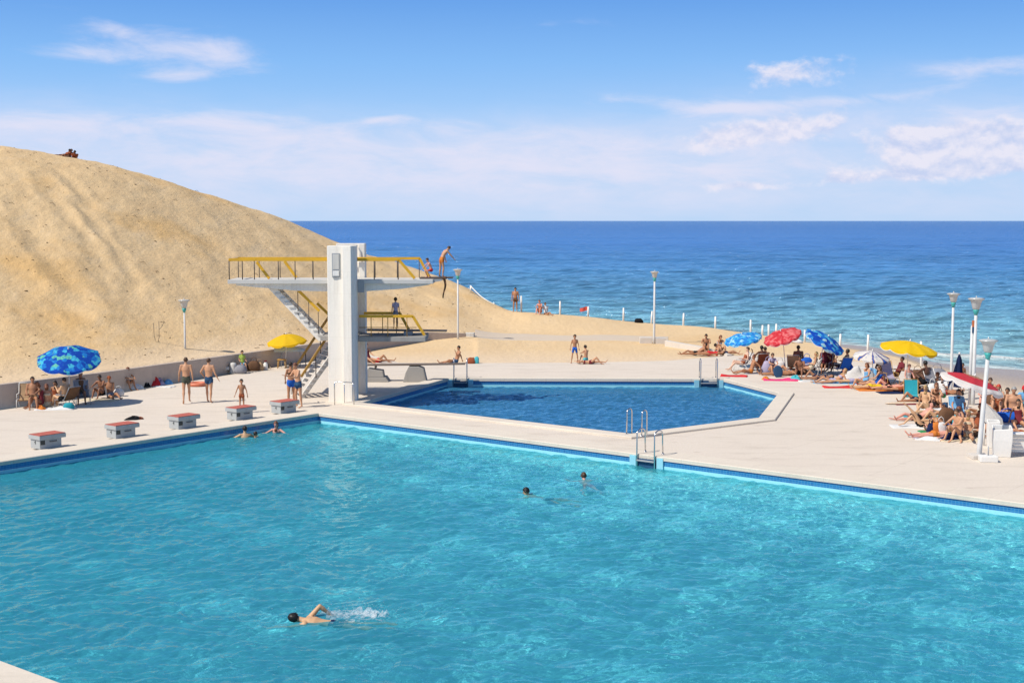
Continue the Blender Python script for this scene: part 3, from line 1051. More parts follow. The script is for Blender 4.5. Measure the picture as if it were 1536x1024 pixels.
ribbon_wall('retaining_wall', [p.copy() for p in WALL], 0.28, -0.3, [0.95, 0.95, 0.97, 0.95, 0.9, 0.86, 0.84, 0.66, 0.50], M_WALL, 'long low rendered wall holding back the foot of the sand dune')
M_PALE = simple('pale_concrete', (0.62, 0.57, 0.51), 0.85, 0.10, 2.0, 0.2, dirt=(0.40, 0.36, 0.31), dirt_amt=0.35)
p0, p1 = G(1000, 519), G(1094, 534)
ribbon_wall('low_beach_wall', [p0, p0.lerp(p1, 0.5) + Vector((0.12, 0.3, 0)), p1], 0.3, -0.4, [0.34, 0.26, 0.10], M_PALE, 'short low concrete wall slanting down the sand beside the group of sunbathers')


# trodden paved strip running along the back of the beach
def strip():
    vs = []; fs = []; uu = np.linspace(712, 1004, 60)
    for px in uu:
        a0 = D(px, 513.5 + 1.2 * math.sin(px * 0.02), 83.0); f = (px - 712) / 292
        for k in range(7):
            y = 82.6 + 0.5 * f + (6.2 - 1.5 * f) * k / 6 + 0.25 * math.sin(px * 0.05)
            x = (px - 768) / 2017 * y
            vs.append((x, y, land_h(x, y) + 0.02 - (0.06 if k in (0, 6) else 0)))
    n = 7
    for i in range(len(uu) - 1):
        for k in range(6): fs.append((i * n + k, (i + 1) * n + k, (i + 1) * n + k + 1, i * n + k + 1))
    mb = MB(); mb.add(vs, fs, True)
    o = mb.build('beach_path', m_concrete('path_concrete', (0.56, 0.47, 0.37), (0.64, 0.53, 0.41), (0.60, 0.45, 0.29)))
    tag(o, kind='structure')


strip()
# ------------------------------------------------------------------ materials for built things
def m_paint(name, col, rough=0.5, streak=(0.45, 0.42, 0.38), amt=0.35, board=0.0):
    """painted or fair-faced concrete with run-off streaks and board marks"""
    m = mat(name); t = NT(m)
    co = t.n('ShaderNodeTexCoord').outputs['Object']
    v = t.noise(t.mapping(co, (2.6, 2.6, 0.22)), 1.3, 6, 0.65, 0.3)
    b = t.noise(co, 0.8, 5, 0.6)
    c = t.mix(b, tuple(x * 0.93 for x in col), tuple(min(x * 1.05, 0.9) for x in col))
    c = t.mix(t.math('MULTIPLY', t.ramp(v, [(0.52, 0.0), (0.74, 1.0)]), amt), c, streak)
    p = t.n('ShaderNodeBsdfPrincipled', in_Roughness=rough)
    p.inputs['Specular IOR Level'].default_value = 0.3
    h = t.noise(co, 22, 4, 0.6)
    if board:
        wv = t.n('ShaderNodeTexBrick'); wv.inputs['Brick Width'].default_value = board; wv.inputs['Row Height'].default_value = 0.9; wv.inputs['Scale'].default_value = 1
        wv.inputs['Mortar Size'].default_value = 0.006
        t.l(t.mapping(co, (1, 1, 1), (R(90), 0, 0)), wv.inputs['Vector'])
        c = t.mix(t.math('MULTIPLY', wv.outputs['Fac'], 0.22), c, streak)
    t.l(c, p.inputs['Base Color'])
    t.l(t.bump(h, 0.2, 0.01), p.inputs['Normal'])
    t.out(p.outputs[0])
    return m


M_TOWER = m_paint('white_painted_concrete', (0.85, 0.80, 0.715), 0.75, (0.46, 0.39, 0.32), 0.42, 0.6)
M_SLAB = m_paint('grey_concrete', (0.60, 0.58, 0.54), 0.8, (0.33, 0.30, 0.27), 0.4)
M_GREYSLAB = m_paint('dark_and_shaded_concrete', (0.36, 0.34, 0.31), 0.85, (0.20, 0.18, 0.16), 0.5)  # dark slab concrete; also colours the tower's shade into the springboard blocks
M_YELLOW = simple('yellow_paint', (0.72, 0.40, 0.025), 0.45, 0.12, 3.0, dirt=(0.35, 0.19, 0.03), dirt_amt=0.35)
M_OCHRE = simple('ochre_timber_and_shaded_rail', (0.46, 0.26, 0.06), 0.6, 0.2, 4.0, dirt=(0.22, 0.12, 0.04), dirt_amt=0.4)  # brown wood; also the yellow rail paint darkened as if in shade
M_IRON = simple('dark_iron', (0.10, 0.075, 0.06), 0.6, 0.2, 8.0)
M_STEEL = simple('steel_tube', (0.60, 0.60, 0.60), 0.22, 0.06, 8.0, metal=1.0)
M_GREYP = simple('grey_painted_steel', (0.36, 0.37, 0.38), 0.5, 0.1, 5.0)
M_WHITE = simple('white_paint', (0.78, 0.76, 0.72), 0.45, 0.06, 5.0, dirt=(0.5, 0.46, 0.40), dirt_amt=0.25)
M_BOARD = simple('brown_springboard', (0.16, 0.12, 0.09), 0.6, 0.2, 4.0)
M_BLOCK = m_paint('block_grey_paint', (0.40, 0.42, 0.42), 0.7, (0.30, 0.30, 0.29), 0.4)
M_RED = simple('red_nonslip', (0.46, 0.115, 0.085), 0.85, 0.2, 7.0, 0.3, dirt=(0.33, 0.17, 0.13), dirt_amt=0.7)
M_DARK = simple('dark_mark_and_notch_shade', (0.05, 0.055, 0.05), 0.7)  # for lane marks, and for the shade painted at the block notch
M_TEAL = simple('teal_enamel', (0.06, 0.40, 0.38), 0.35, 0.08, 6.0)
M_PALEBLUE = simple('pale_blue_paint', (0.30, 0.62, 0.72), 0.55, 0.08, 4.0)
M_NAVY = simple('navy_paint', (0.02, 0.08, 0.17), 0.5, 0.1, 4.0)


def m_shade():
    m = mat('frosted_lamp_shade'); t = NT(m)
    d = t.n('ShaderNodeBsdfDiffuse'); d.inputs['Color'].default_value = (0.70, 0.70, 0.68, 1)
    tr = t.n('ShaderNodeBsdfTranslucent'); tr.inputs['Color'].default_value = (0.62, 0.62, 0.60, 1)
    g = t.n('ShaderNodeBsdfGlossy', in_Roughness=0.25); g.inputs['Color'].default_value = (0.9, 0.9, 0.9, 1)
    a = t.n('ShaderNodeMixShader', in_0=0.4); t.l(d.outputs[0], a.inputs[1]); t.l(tr.outputs[0], a.inputs[2])
    b = t.n('ShaderNodeMixShader', in_0=0.08); t.l(a.outputs[0], b.inputs[1]); t.l(g.outputs[0], b.inputs[2])
    t.out(b.outputs[0])
    return m


M_SHADE = m_shade()
M_LAMP = simple('lamp_post_paint', (0.60, 0.60, 0.59), 0.45, 0.08, 5.0, dirt=(0.40, 0.37, 0.33), dirt_amt=0.4)

# ------------------------------------------------------------------ diving tower
TX, TY = -7.03, 55.3
tower = thing('diving_tower', 'tall white concrete diving tower with yellow railed platforms and a stair', 'diving tower', (TX, TY, 0))


def T(p): return Vector((p[0] - TX, p[1] - TY, p[2]))


def tprism(mb, poly, z0, z1): mb.prism([(x - TX, y - TY) for x, y in poly], z0, z1)
def tbox(mb, lo, hi): mb.box(T(lo), T(hi))


def xz_prism(mb, poly, y0, y1):
    """poly of (x, z) extruded along y"""
    n = len(poly)
    vs = [T((x, y0, z)) for x, z in poly] + [T((x, y1, z)) for x, z in poly]
    area = sum(poly[i][0] * poly[(i + 1) % n][1] - poly[(i + 1) % n][0] * poly[i][1] for i in range(n))
    f0 = tuple(range(n)); f1 = tuple(range(2 * n - 1, n - 1, -1))
    sd = [(i, n + i, n + (i + 1) % n, (i + 1) % n) for i in range(n)]
    if area < 0:
        f0 = f0[::-1]; f1 = f1[::-1]; sd = [f[::-1] for f in sd]
    mb.add(vs, [f0, f1] + sd)


b = MB()
tprism(b, [(-7.63, 55.32), (-6.965, 55.24), (-6.965, 54.98), (-6.60, 54.90), (-6.44, 55.16), (-6.44, 55.80), (-7.63, 55.80)], -0.05, 6.47)
b.build('pylon', M_TOWER, tower, bevel=0.025)
b = MB()
tprism(b, [(-7.60, 58.02), (-6.62, 58.02), (-6.62, 57.92), (-6.36, 57.92), (-6.36, 58.60), (-7.60, 58.60)], -0.05, 6.52)
b.build('pylon', M_TOWER, tower, bevel=0.025)
b = MB()      # niche on the pylon face
tbox(b, (-7.42, 55.22, 5.18), (-7.09, 55.31, 6.17))
niche = b.build('niche_frame', M_GREYP, tower, bevel=0.012)
b = MB(); tbox(b, (-7.38, 55.205, 5.50), (-7.13, 55.24, 6.12)); b.build('niche_panel', M_SLAB, niche, bevel=0.006)
b = MB(); tbox(b, (-7.38, 55.19, 5.23), (-7.13, 55.24, 5.44)); b.build('niche_light', M_WHITE, niche, bevel=0.01)
# upper platform
b = MB()
tbox(b, (-11.86, 55.84, 4.88), (-3.30, 57.88, 5.05))
b.build('platform_deck', M_SLAB, tower, bevel=0.012)
b = MB()
xz_prism(b, [(-11.55, 4.80), (-11.55, 4.876), (-3.45, 4.876), (-3.45, 4.83), (-4.6, 4.66), (-6.1, 4.56), (-7.7, 4.55), (-9.0, 4.58)], 56.02, 57.70)
b.build('platform_beam', M_TOWER, tower, bevel=0.012)
b = MB(); xz_prism(b, [(-3.9, 5.056), (-2.50, 5.075), (-2.50, 5.12), (-3.9, 5.115)], 56.5, 57.3); b.build('take_off_board', M_IRON, tower, bevel=0.008)
b = MB(); xz_prism(b, [(-3.30, 4.92), (-2.95, 4.99), (-2.95, 5.05), (-3.30, 5.05)], 56.3, 57.5); b.build('board_support', M_GREYP, tower)


def rail_board(pts, name, m=M_YELLOW, h=0.115, w=0.055, parent=None):
    """flat timber handrail through points"""
    mb = MB()
    for i in range(len(pts) - 1):
        a, c = Vector(pts[i]), Vector(pts[i + 1])
        d = (c - a); L = d.length
        q = d.to_track_quat('X', 'Z').to_matrix().to_4x4()
        e0 = 0.0 if i == 0 else -0.0; e1 = 0.02 if i < len(pts) - 2 else 0.0
        mb.box((e0, -w / 2, -h / 2), (L + e1, w / 2, h / 2), Matrix.Translation(T(a)) @ q)
    return mb.build(name, m, parent or tower, bevel=0.006)


def post(x, y, z0, z1, r=0.022, m=M_IRON, name='rail_post'):
    mb = MB(); mb.tube([T((x, y, z0)), T((x, y, z1))], r, 6)
    return mb.build(name, m, tower)


zr = 5.88
yf, yb = 55.92, 57.80
rail_board([(-11.80, yf, zr), (-4.72, yf, zr), (-4.06, yf, 5.10)], 'handrail')
rail_board([(-11.80, yb, zr), (-3.98, yb, zr), (-3.58, yb, 5.10)], 'handrail')
rail_board([(-11.80, yf + 0.03, zr - 0.02), (-11.80, yb - 0.03, zr - 0.02)], 'handrail')
for x in (-11.80, -11.25, -10.75, -9.75, -9.05, -8.3, -5.75, -4.75): post(x, yf, 5.05, zr - 0.05)
for x in (-11.80, -10.9, -10.0, -8.6, -7.9, -5.9, -4.95, -4.0): post(x, yb, 5.05, zr - 0.05, 0.018)
# stair rails dropping through the deck
rail_board([(-10.70, 56.2, zr - 0.1), (-10.18, 56.2, 5.08)], 'stair_rail')
rail_board([(-9.72, 57.3, zr - 0.1), (-9.22, 57.3, 5.08)], 'stair_rail')
# upper flight
b = MB()
NS = 11
xa, za, xb_, zb_ = -10.15, 4.875, -8.0, 2.74
for i in range(NS):
    x0 = xa + (xb_ - xa) * i / NS; x1 = xa + (xb_ - xa) * (i + 1) / NS
    zt = za + (zb_ - za) * (i + 1) / NS
    xz_prism(b, [(x0 + 0.004 * i / NS, zt - 0.055), (x1 + 0.03, zt - 0.055), (x1 + 0.03, zt), (x0 + 0.004 * i / NS, zt)], 56.2, 57.3)
b.build('stair_treads', M_SLAB, tower)
b = MB()
xz_prism(b, [(xa - 0.28, za), (xa + 0.05, za), (xb_ + 0.02, zb_ - 0.02), (xb_ + 0.02, zb_ - 0.30), (xb_ - 0.15, zb_ - 0.30)], 56.24, 56.42)
xz_prism(b, [(xa - 0.28, za), (xa + 0.05, za), (xb_ + 0.02, zb_ - 0.02), (xb_ + 0.02, zb_ - 0.30), (xb_ - 0.15, zb_ - 0.30)], 57.08, 57.26)
b.build('stair_stringers', M_TOWER, tower, bevel=0.01)
rail_board([(-9.25, 56.22, 4.86), (-8.10, 56.22, 3.72)], 'stair_rail')
rail_board([(-8.35, 57.28, 3.98), (-7.75, 57.28, 3.40)], 'stair_rail')
for x, z in ((-9.0, 4.55), (-8.55, 4.12), (-8.15, 3.75)):
    post(x, 56.22, z - 1.0, z, 0.016)
# landing and lower platform
b = MB()
tbox(b, (-8.02, 55.83, 2.50), (-6.50, 58.00, 2.70))
tbox(b, (-6.50, 55.83, 2.46), (-3.62, 57.90, 2.66))
b.build('lower_platform_deck', M_GREYSLAB, tower, bevel=0.012)
b = MB(); xz_prism(b, [(-6.2, 2.83), (-2.78, 2.80), (-2.78, 2.85), (-6.2, 2.90)], 56.7, 57.25); b.build('springboard', M_BOARD, tower, bevel=0.006)
b = MB(); tbox(b, (-4.6, 56.65, 2.66), (-4.25, 57.3, 2.815)); b.build('springboard_fulcrum', M_GREYP, tower, bevel=0.01)
zl = 3.52
rail_board([(-6.40, yf, zl), (-4.15, yf, zl), (-3.66, yf, 2.72)], 'lower_handrail')
rail_board([(-6.40, yb, zl), (-4.85, yb, zl), (-4.42, yb, 2.72)], 'lower_handrail')
for x in (-5.9, -5.2, -4.4): post(x, yf, 2.66, zl - 0.04, 0.018, M_OCHRE)
for x in (-5.6, -5.0): post(x, yb, 2.66, zl - 0.04, 0.018, M_OCHRE)
b = MB(); b.tube([T((-6.4, yf, 3.05)), T((-4.0, yf, 3.05))], 0.016, 6); b.build('mid_rail', M_OCHRE, tower)
# lower flight: from the landing down towards the deck
Dn = Vector((-0.90, -0.436, 0)); Wd = Vector((0.436, -0.90, 0))
foot = Vector((-9.30, 56.95, 0)); Lrun = 2.05; half = 0.72
b = MB(); NS = 14
for i in range(NS):
    s0 = Lrun * (1 - i / NS); s1 = Lrun * (1 - (i + 1) / NS)
    zt = 2.70 * (1 - (i + 1) / (NS + 0.0)) + 2.70 / NS * 0.0
    if zt < 0.03: continue
    c0 = foot - Dn * (s0 + 0.02); c1 = foot - Dn * s1
    q = [c0 - Wd * half, c1 - Wd * half, c1 + Wd * half, c0 + Wd * half]
    vs = [T((p.x, p.y, zt - 0.05)) for p in q] + [T((p.x, p.y, zt)) for p in q]
    b.add(vs, [(0, 3, 2, 1)[::-1], (4, 5, 6, 7)[::-1], (0, 1, 5, 4)[::-1], (1, 2, 6, 5)[::-1], (2, 3, 7, 6)[::-1], (3, 0, 4, 7)[::-1]])
b.build('stair_treads', M_PALE, tower)
b = MB()
for s in (-1, 1):
    off = Wd * (half * 0.72 * s)
    a0 = foot - Dn * Lrun + off; a1 = foot + off
    w2 = Wd * 0.06
    top = [(a0, 2.62), (a1, -0.02), (a1 - Dn * 0.24, -0.02), (a0, 2.30)]
    vs = [T((p.x - w2.x, p.y - w2.y, z)) for p, z in top] + [T((p.x + w2.x, p.y + w2.y, z)) for p, z in top]
    b.add(vs, [(0, 1, 2, 3), (7, 6, 5, 4), (0, 4, 5, 1), (1, 5, 6, 2), (2, 6, 7, 3), (3, 7, 4, 0)])
b.build('stair_stringers', M_SLAB, tower)
for s in (-1, 1):
    off = Wd * (half * s)
    a0 = foot - Dn * (Lrun * 0.98) + off; a1 = foot - Dn * 0.06 + off; am = foot - Dn * (Lrun * 0.5) + off
    rail_board([(a0.x, a0.y, 3.62), (am.x, am.y, 2.28), (a1.x, a1.y, 0.92)], 'stair_rail', M_OCHRE, 0.10, 0.07)  # darker than the yellow rails: their shaded side is put into the colour
    for f in (0.03, 0.35, 0.68, 0.97):
        p = foot - Dn * (Lrun * f) + off
        post(p.x, p.y, max(2.7 * f - 0.1, 0), 2.7 * f + 0.9, 0.02 if f > 0.05 else 0.03, M_WHITE if f < 0.05 else M_IRON)
# grey plate standing in for the shaded strip where deck meets pylon
b = MB(); tbox(b, (-6.435, 55.80, 4.52), (-6.16, 55.835, 5.04)); b.build('shade_plate', M_GREYP, tower, bevel=0.01)
b = MB(); b.tube([T((-6.70, 57.96, 6.42)), T((-6.70, 57.80, 6.42)), T((-6.70, 57.76, 5.75))], 0.03, 8); b.build('cable_conduit', M_GREYP, tower)

# one metre springboard behind the tower
sx, sy = G(622, 573).x, G(622, 573).y
b1 = thing('diving_board', 'low brown springboard on grey concrete blocks beside the diving pool', 'diving board', (sx, sy, 0))
def xz_local(mb, poly, y0, y1):
    n = len(poly)
    vs = [(x, y0, z) for x, z in poly] + [(x, y1, z) for x, z in poly]
    mb.add(vs, [tuple(range(n)), tuple(range(2 * n - 1, n - 1, -1))] + [(i, n + i, n + (i + 1) % n, (i + 1) % n) for i in range(n)])
b = MB(); xz_local(b, [(-0.55, 0), (0.56, 0), (0.42, 0.62), (0.2, 0.72), (-0.28, 0.72), (-0.42, 0.45)], 0.0, 0.75); b.build('plinth', M_GREYSLAB, b1, bevel=0.02)  # darker concrete here stands for the tower's cast shadow
b = MB(); xz_local(b, [(-2.35, 0), (-1.2, 0), (-1.35, 0.22), (-2.35, 0.22)], 0.0, 0.9); xz_local(b, [(-2.3, 0.224), (-1.45, 0.224), (-1.5, 0.52), (-2.2, 0.62)], 0.05, 0.8); b.build('rear_anchor', M_GREYSLAB, b1, bevel=0.02)  # shadow tone put into the colour, same as the plinth
b = MB(); xz_local(b, [(-2.25, 0.74), (2.35, 0.80), (2.35, 0.85), (-2.25, 0.80)], 0.12, 0.62); b.build('board', M_BOARD, b1, bevel=0.008)
b = MB(); b.tube([(-1.85, 0.1, 0.60), (-1.85, 0.1, 0.76)], 0.03, 6); b.build('hinge', M_IRON, b1)
b = MB(); b.tube([(-1.85, 0.64, 0.60), (-1.85, 0.64, 0.76)], 0.03, 6); b.build('hinge', M_IRON, b1)

# ------------------------------------------------------------------ starting blocks
def make_block():
    t = thing('starting_block', '', 'starting block', (0, 0, 0), math.atan2(AX.y, AX.x), 'starting blocks along the pool end')
    # local x runs along the pool end (away), local y = away from the water
    b = MB(); b.box((0.04, 0.06, 0), (0.84, 0.60, 0.30)); b.build('plinth', M_BLOCK, t, bevel=0.012)
    b = MB(); b.box((0.0, 0.0, 0.304), (0.98, 0.66, 0.44)); b.build('platform_slab', M_BLOCK, t, bevel=0.012)
    b = MB(); b.box((0.015, 0.015, 0.443), (0.965, 0.645, 0.463)); b.build('top_plate', M_RED, t, bevel=0.004)
    b = MB(); b.box((0.06, 0.045, 0.14), (0.22, 0.058, 0.28)); b.build('recess_plate', M_DARK, t)  # dark plate on the face, coloured like the shade inside a notch
    b = MB(); b.tube([(0.40, 0.05, 0.24), (0.40, 0.025, 0.22), (0.64, 0.025, 0.22), (0.64, 0.05, 0.24)], 0.014, 6); b.build('hand_grip', M_IRON, t)
    b = MB(); b.box((0.030, 0.30, 0.15), (0.037, 0.325, 0.26)); b.box((0.030, 0.335, 0.20), (0.037, 0.37, 0.225)); b.build('lane_mark', M_DARK, t)
    return t


BLK = [((60, 674.5), 'red topped starting block nearest the camera, at the left end of the row'),
       ((174, 658.5), 'second red topped starting block from the left end of the row'),
       ((268, 644.5), 'middle red topped starting block, below the two men walking away'),
       ((355, 631.0), 'red topped starting block with a small boy standing right behind it'),
       ((421.5, 621), 'red topped starting block nearest the diving tower stair')]
blk = None
for (q, lab) in BLK:
    o = make_block() if blk is None else copy_tree(blk)
    blk = blk or o
    p = G(*q, 0.055)
    o.location = (p.x, p.y, 0.055)
    o['label'] = lab

# ------------------------------------------------------------------ pool ladders
def ladder(name, at, water_dir, width, label, hoop=0.85, back=0.42, recess_plate=True, deep=1.0):
    """at: middle of the ladder on the pool edge"""
    wdv = Vector(water_dir).normalized()
    t = thing('pool_ladder', label, 'ladder', at, math.atan2(wdv.y, wdv.x), 'steel pool ladders')
    # local x points to the water
    for s in (-1, 1):
        y = s * width / 2
        pts = [(-back, y, 0.0), (-back + 0.02, y, hoop * 0.55)]
        for k in range(9):
            a = math.pi * (1 - k / 8)
            pts.append((-back / 2 + 0.05 + (back / 2 + 0.03) * math.cos(a), y, hoop - 0.16 + 0.16 * math.sin(a)))
        pts += [(0.08, y, 0.1), (0.07, y, -deep)]
        b = MB(); b.tube(pts, 0.024, 8); b.build('rail', M_STEEL, t)
        b = MB(); b.lathe([(0.001, 0.02), (0.05, 0.02), (0.05, 0.0)], (-back, y, 0.058), 10); b.build('foot_plate', M_STEEL, t)
    for z in (-0.14, -0.42, -0.70):
        b = MB(); b.box((0.035, -width / 2, z - 0.02), (0.125, width / 2, z + 0.02)); b.build('tread', M_GREYP, t, bevel=0.006)
    if recess_plate:
        for s in (-1, 1):
            b = MB(); b.box((-0.02, s * (width / 2 + 0.18) - 0.12, -0.60), (0.055, s * (width / 2 + 0.18) + 0.12, 0.0)); b.build('pier', M_PALEBLUE, t, bevel=0.005)
        b = MB(); b.box((0.005, -width / 2 - 0.055, -0.60), (0.03, width / 2 + 0.055, -0.02)); b.build('recess_panel', M_NAVY, t)
    return t


pm = P0 + BX * ((G(948, 690) - P0).dot(BX))
ladder('a', (pm.x, pm.y, 0), -AX, 0.66, 'steel ladder of the big pool in front of the diving pool corner')
dcorner = DIVE[1]
e0 = (DIVE[1] - DIVE[0]).normalized(); n0 = Vector((-e0.y, e0.x, 0))
q = G(957, 653.5)
ladder('b', (q.x, q.y, 0), n0, 0.62, 'thin steel ladder standing at the near right corner of the diving pool', 0.95, 0.26, False)
q = DIVE[5].lerp(DIVE[4], 0.045); ladder('c', (q.x, q.y, 0), (0, -1, 0), 0.62, 'steel ladder at the far left corner of the diving pool, before the seated man', 1.0, 0.4)
q = DIVE[5].lerp(DIVE[4], 0.945); ladder('d', (q.x, q.y, 0), (0, -1, 0), 0.78, 'steel ladder at the far right of the diving pool near the red towel', 1.0, 0.4)
h0 = G(502, 607); h1 = G(531, 609)
hr = thing('grab_rail', 'bent steel grab rail standing before the foot of the diving tower', 'rail', (h0.x, h0.y, 0))
b = MB(); v = h1 - h0
b.tube([(0, 0, 0), (0, 0, 0.86), (0.03, 0.02, 0.93), (0.1, 0.05, 0.95), tuple(v * 0.85 + Vector((0, 0.1, 0.95))), tuple(v * 0.97 + Vector((0, 0, 0.9))), (v.x, v.y, 0.82), (v.x, v.y, 0)], 0.022, 8); b.build('hoop', M_STEEL, hr)
b = MB(); b.tube([(v.x * 0.47, 0.05, 0.95), (v.x * 0.47, 0.05, 0)], 0.018, 8); b.build('upright', M_STEEL, hr)

# ------------------------------------------------------------------ lamps
def street_lamp(base, h, label, r=0.06, head=1.0, lean=(0, 0), cone=0.5, base_m=0.0, twin=False, orange=False):
    r = r * 0.86
    t = thing('street_lamp', label, 'street lamp', base, 0, 'lamps round the pool')
    tx, ty = lean
    def at(z): return (tx * z / h, ty * z / h, z)
    hh = 0.52 * head
    zc = h - hh
    b = MB(); b.tube([at(-0.2), at(h * 0.1), at(zc - 0.10)], [r * 1.25, r * 1.1, r * 0.85], 12); b.build('pole', M_LAMP, t)
    if twin:
        b = MB(); b.tube([(-1.7 * r, 0.05, -0.2), (-1.7 * r + tx, ty + 0.05, zc - 0.62)], [r * 0.85, r * 0.75], 12)
        b.lathe([(r * 0.75, 0), (r * 0.5, 0.05), (0.001, 0.07)], (-1.7 * r + tx, ty + 0.05, zc - 0.62), 12); b.build('second_pole', M_LAMP, t)
    if base_m:
        b = MB(); b.box((-base_m, -base_m, 0), (base_m, base_m, 0.13)); b.build('base', M_PALE, t, bevel=0.02)
    c = at(zc)
    b = MB(); b.lathe([(0.001, -0.14), (r * 0.9, -0.14), (0.075 * head, -0.06), (0.105 * head, 0.02), (0.11 * head, 0.08), (0.001, 0.08)], c, 14); b.build('collar', M_TEAL, t)
    b = MB()
    prof = [(0.001, 0.083), (0.10 * head, 0.085), (0.135 * head, 0.14 * head), (0.17 * head, 0.30 * head), (0.205 * head, 0.40 * head), (0.29 * head, 0.455 * head), (0.30 * head, 0.475 * head), (0.20 * head, 0.50 * head), (0.001, 0.515 * head)]
    b.lathe(prof, c, 18); b.build('lamp_shade', M_SHADE, t)
    b = MB(); b.lathe([(0.001, 0.0), (0.02, 0.0), (0.022, 0.05), (0.001, 0.07)], (c[0], c[1], c[2] + 0.515 * head), 8); b.build('finial', M_WHITE, t)
    if orange:
        b = MB(); b.box((-0.14, -0.03, -0.62), (-0.06, 0.03, -0.36), Matrix.Translation(c)); b.build('bracket_tag', simple('orange_tag', (0.55, 0.16, 0.06)), t)
        b = MB(); b.box((-0.14, -0.031, -0.86), (-0.06, 0.031, -0.624), Matrix.Translation(c)); b.build('bracket_tag', M_NAVY, t)
    return t


p = D(278, 540, 66.3); street_lamp((p.x, p.y, land_h(p.x, p.y)), 3.62 - land_h(p.x, p.y), 'white lamp post standing in the sand just behind the left retaining wall', 0.055, 1.0)
p = D(687, 500, 82.6); street_lamp((p.x, p.y, 0.2), 4.35, 'white lamp post on the sand beside the tip of the high diving platform', 0.065, 1.0)
p = D(981, 514, 81.8); street_lamp((p.x, p.y, land_h(p.x, p.y)), 4.44 - land_h(p.x, p.y), 'tall white lamp post on the beach standing on a low white plinth', 0.075, 0.95)
p = G(1426, 592); street_lamp((p.x, p.y, 0), 4.42, 'slim white lamp post behind the right sunbathers, beside the furled navy parasol', 0.07, 0.95)
p = G(1459, 607); street_lamp((p.x, p.y, 0), 4.40, 'thick twin white lamp post rising through the crowd of sunbathers', 0.085, 1.12, (0.02, 0), orange=True, twin=True)
p = G(1468, 687); street_lamp((p.x, p.y, 0), 3.80, 'short leaning white lamp post nearest the camera, in front of the white bin', 0.085, 1.0, (0.22, 0.0), base_m=0.27)
p = D(981, 514, 81.8)
pb = thing('lamp_plinth', 'low white concrete plinth at the foot of the beach lamp post', 'plinth', (p.x, p.y, 0))
b = MB(); b.box((-0.85, 0.1, -0.3), (-0.09, 0.62, 0.36)); b.build('tall_block', M_PALE, pb, bevel=0.02)
b = MB(); b.box((0.09, -0.1, -0.3), (0.72, 0.62, 0.34)); b.build('short_block', M_PALE, pb, bevel=0.02)
p = D(705, 506, 83.6); pbx = thing('kerb_stone', 'small grey stone at the right end of the low wall by the lamp', 'stone', (p.x, p.y, 0))
b = MB(); b.prism([(-0.28, -0.2), (0.25, -0.25), (0.3, 0.2), (-0.25, 0.25)], -0.3, 0.52); b.build('block', M_SLAB, pbx, bevel=0.03)

# ------------------------------------------------------------------ shore posts
def post_mesh():
    mb = MB(); mb.tube([(0, 0, -0.5), (0, 0, 0.5), (0.01, 0, 1.0)], [0.075, 0.07, 0.062], 8)
    mb.lathe([(0.062, 1.0), (0.05, 1.03), (0.001, 1.045)], (0.01, 0, 0), 8)
    return mb.mesh('shore_post', M_WHITE)


PM = post_mesh()
PST = [(706, 428, 443, 103, 'white post on the dune edge at the top of a sloping rope'), (782, 443, 465, 0, 'white shore post right behind the man standing on the beach crest'),
       (840, 451, 473, 0, 'white shore post right of the two seated people on the crest'), (882, 459, 477, 0, 'white shore post with a red cloth on its top'),
       (935, 461, 483, 0, 'white shore post left of the dark bag on the sand'), (977, 466, 485, 0, 'white shore post just left of the tall beach lamp'),
       (1025, 469, 489, 0, 'white shore post, first to the right of the tall beach lamp'), (1073, 474, 494, 0, 'white shore post, second to the right of the tall beach lamp'),
       (1126, 479, 501, 0, 'white shore post rising behind the tilted sky blue parasol'), (1143.5, 487, 504, 0, 'white shore post in the gap between sky blue and red parasols'),
       (1153, 486, 505, 0, 'white shore post close to the left rim of the red parasol'), (1164, 485, 507, 0, 'white shore post half hidden by the top of the red parasol'),
       (1207, 494, 514, 0, 'white shore post left of the deep blue tilted parasol'), (1260, 500, 521, 0, 'white shore post behind the deep blue tilted parasol'),
       (1301.5, 501, 530, 0, 'white shore post standing over the striped white parasol'), (1382, 511, 545, 0, 'white shore post peeping out behind the yellow scalloped parasol')]
for i, (px, ty, by, dd_, lab) in enumerate(PST):
    o = bpy.data.objects.new('shore_post', PM)
    d_ = dd_ or float(np.interp(px, [c[0] for c in CREST], [c[2] for c in CREST])) + 0.4
    q = D(px, by, d_); gz = land_h(q.x, q.y)
    top = D(px, ty, d_).z
    o.location = (q.x, q.y, gz - 0.02)
    o.scale = (1, 1, max(top - gz, 0.5) / 1.04)
    o.rotation_euler = (R(random.uniform(-2, 2)), R(random.uniform(-2, 2)), random.uniform(0, 6))
    link(o); tag(o, lab, 'post', 'white posts along the shore')
M_REDCLOTH = simple('red_cloth', (0.62, 0.10, 0.07), 0.85, 0.15, 8)
q = D(882, 462, 97.1)
fl_ = thing('marker_flag', 'small red cloth flag tied to a shore post', 'flag', (q.x, q.y, q.z))
b = MB()
vs = []
for i in range(7):
    for j in range(3):
        vs.append((-0.05 - i * 0.09, -0.08 + 0.05 * math.sin(i * 1.3), 0.12 - j * 0.14 - 0.02 * i + 0.015 * math.sin(i + j)))
fs = [(i * 3 + j, i * 3 + j + 1, i * 3 + j + 4, i * 3 + j + 3) for i in range(6) for j in range(2)]
b.add(vs, fs, True); b.build('cloth', M_REDCLOTH, fl_)
q0 = D(706, 429, 103); q1 = D(741, 456, 101)
rp = thing('rope_rail', 'white rope rail sloping down the dune edge to the beach', 'rail', (q0.x, q0.y, q0.z))
b = MB(); dv = q1 - q0
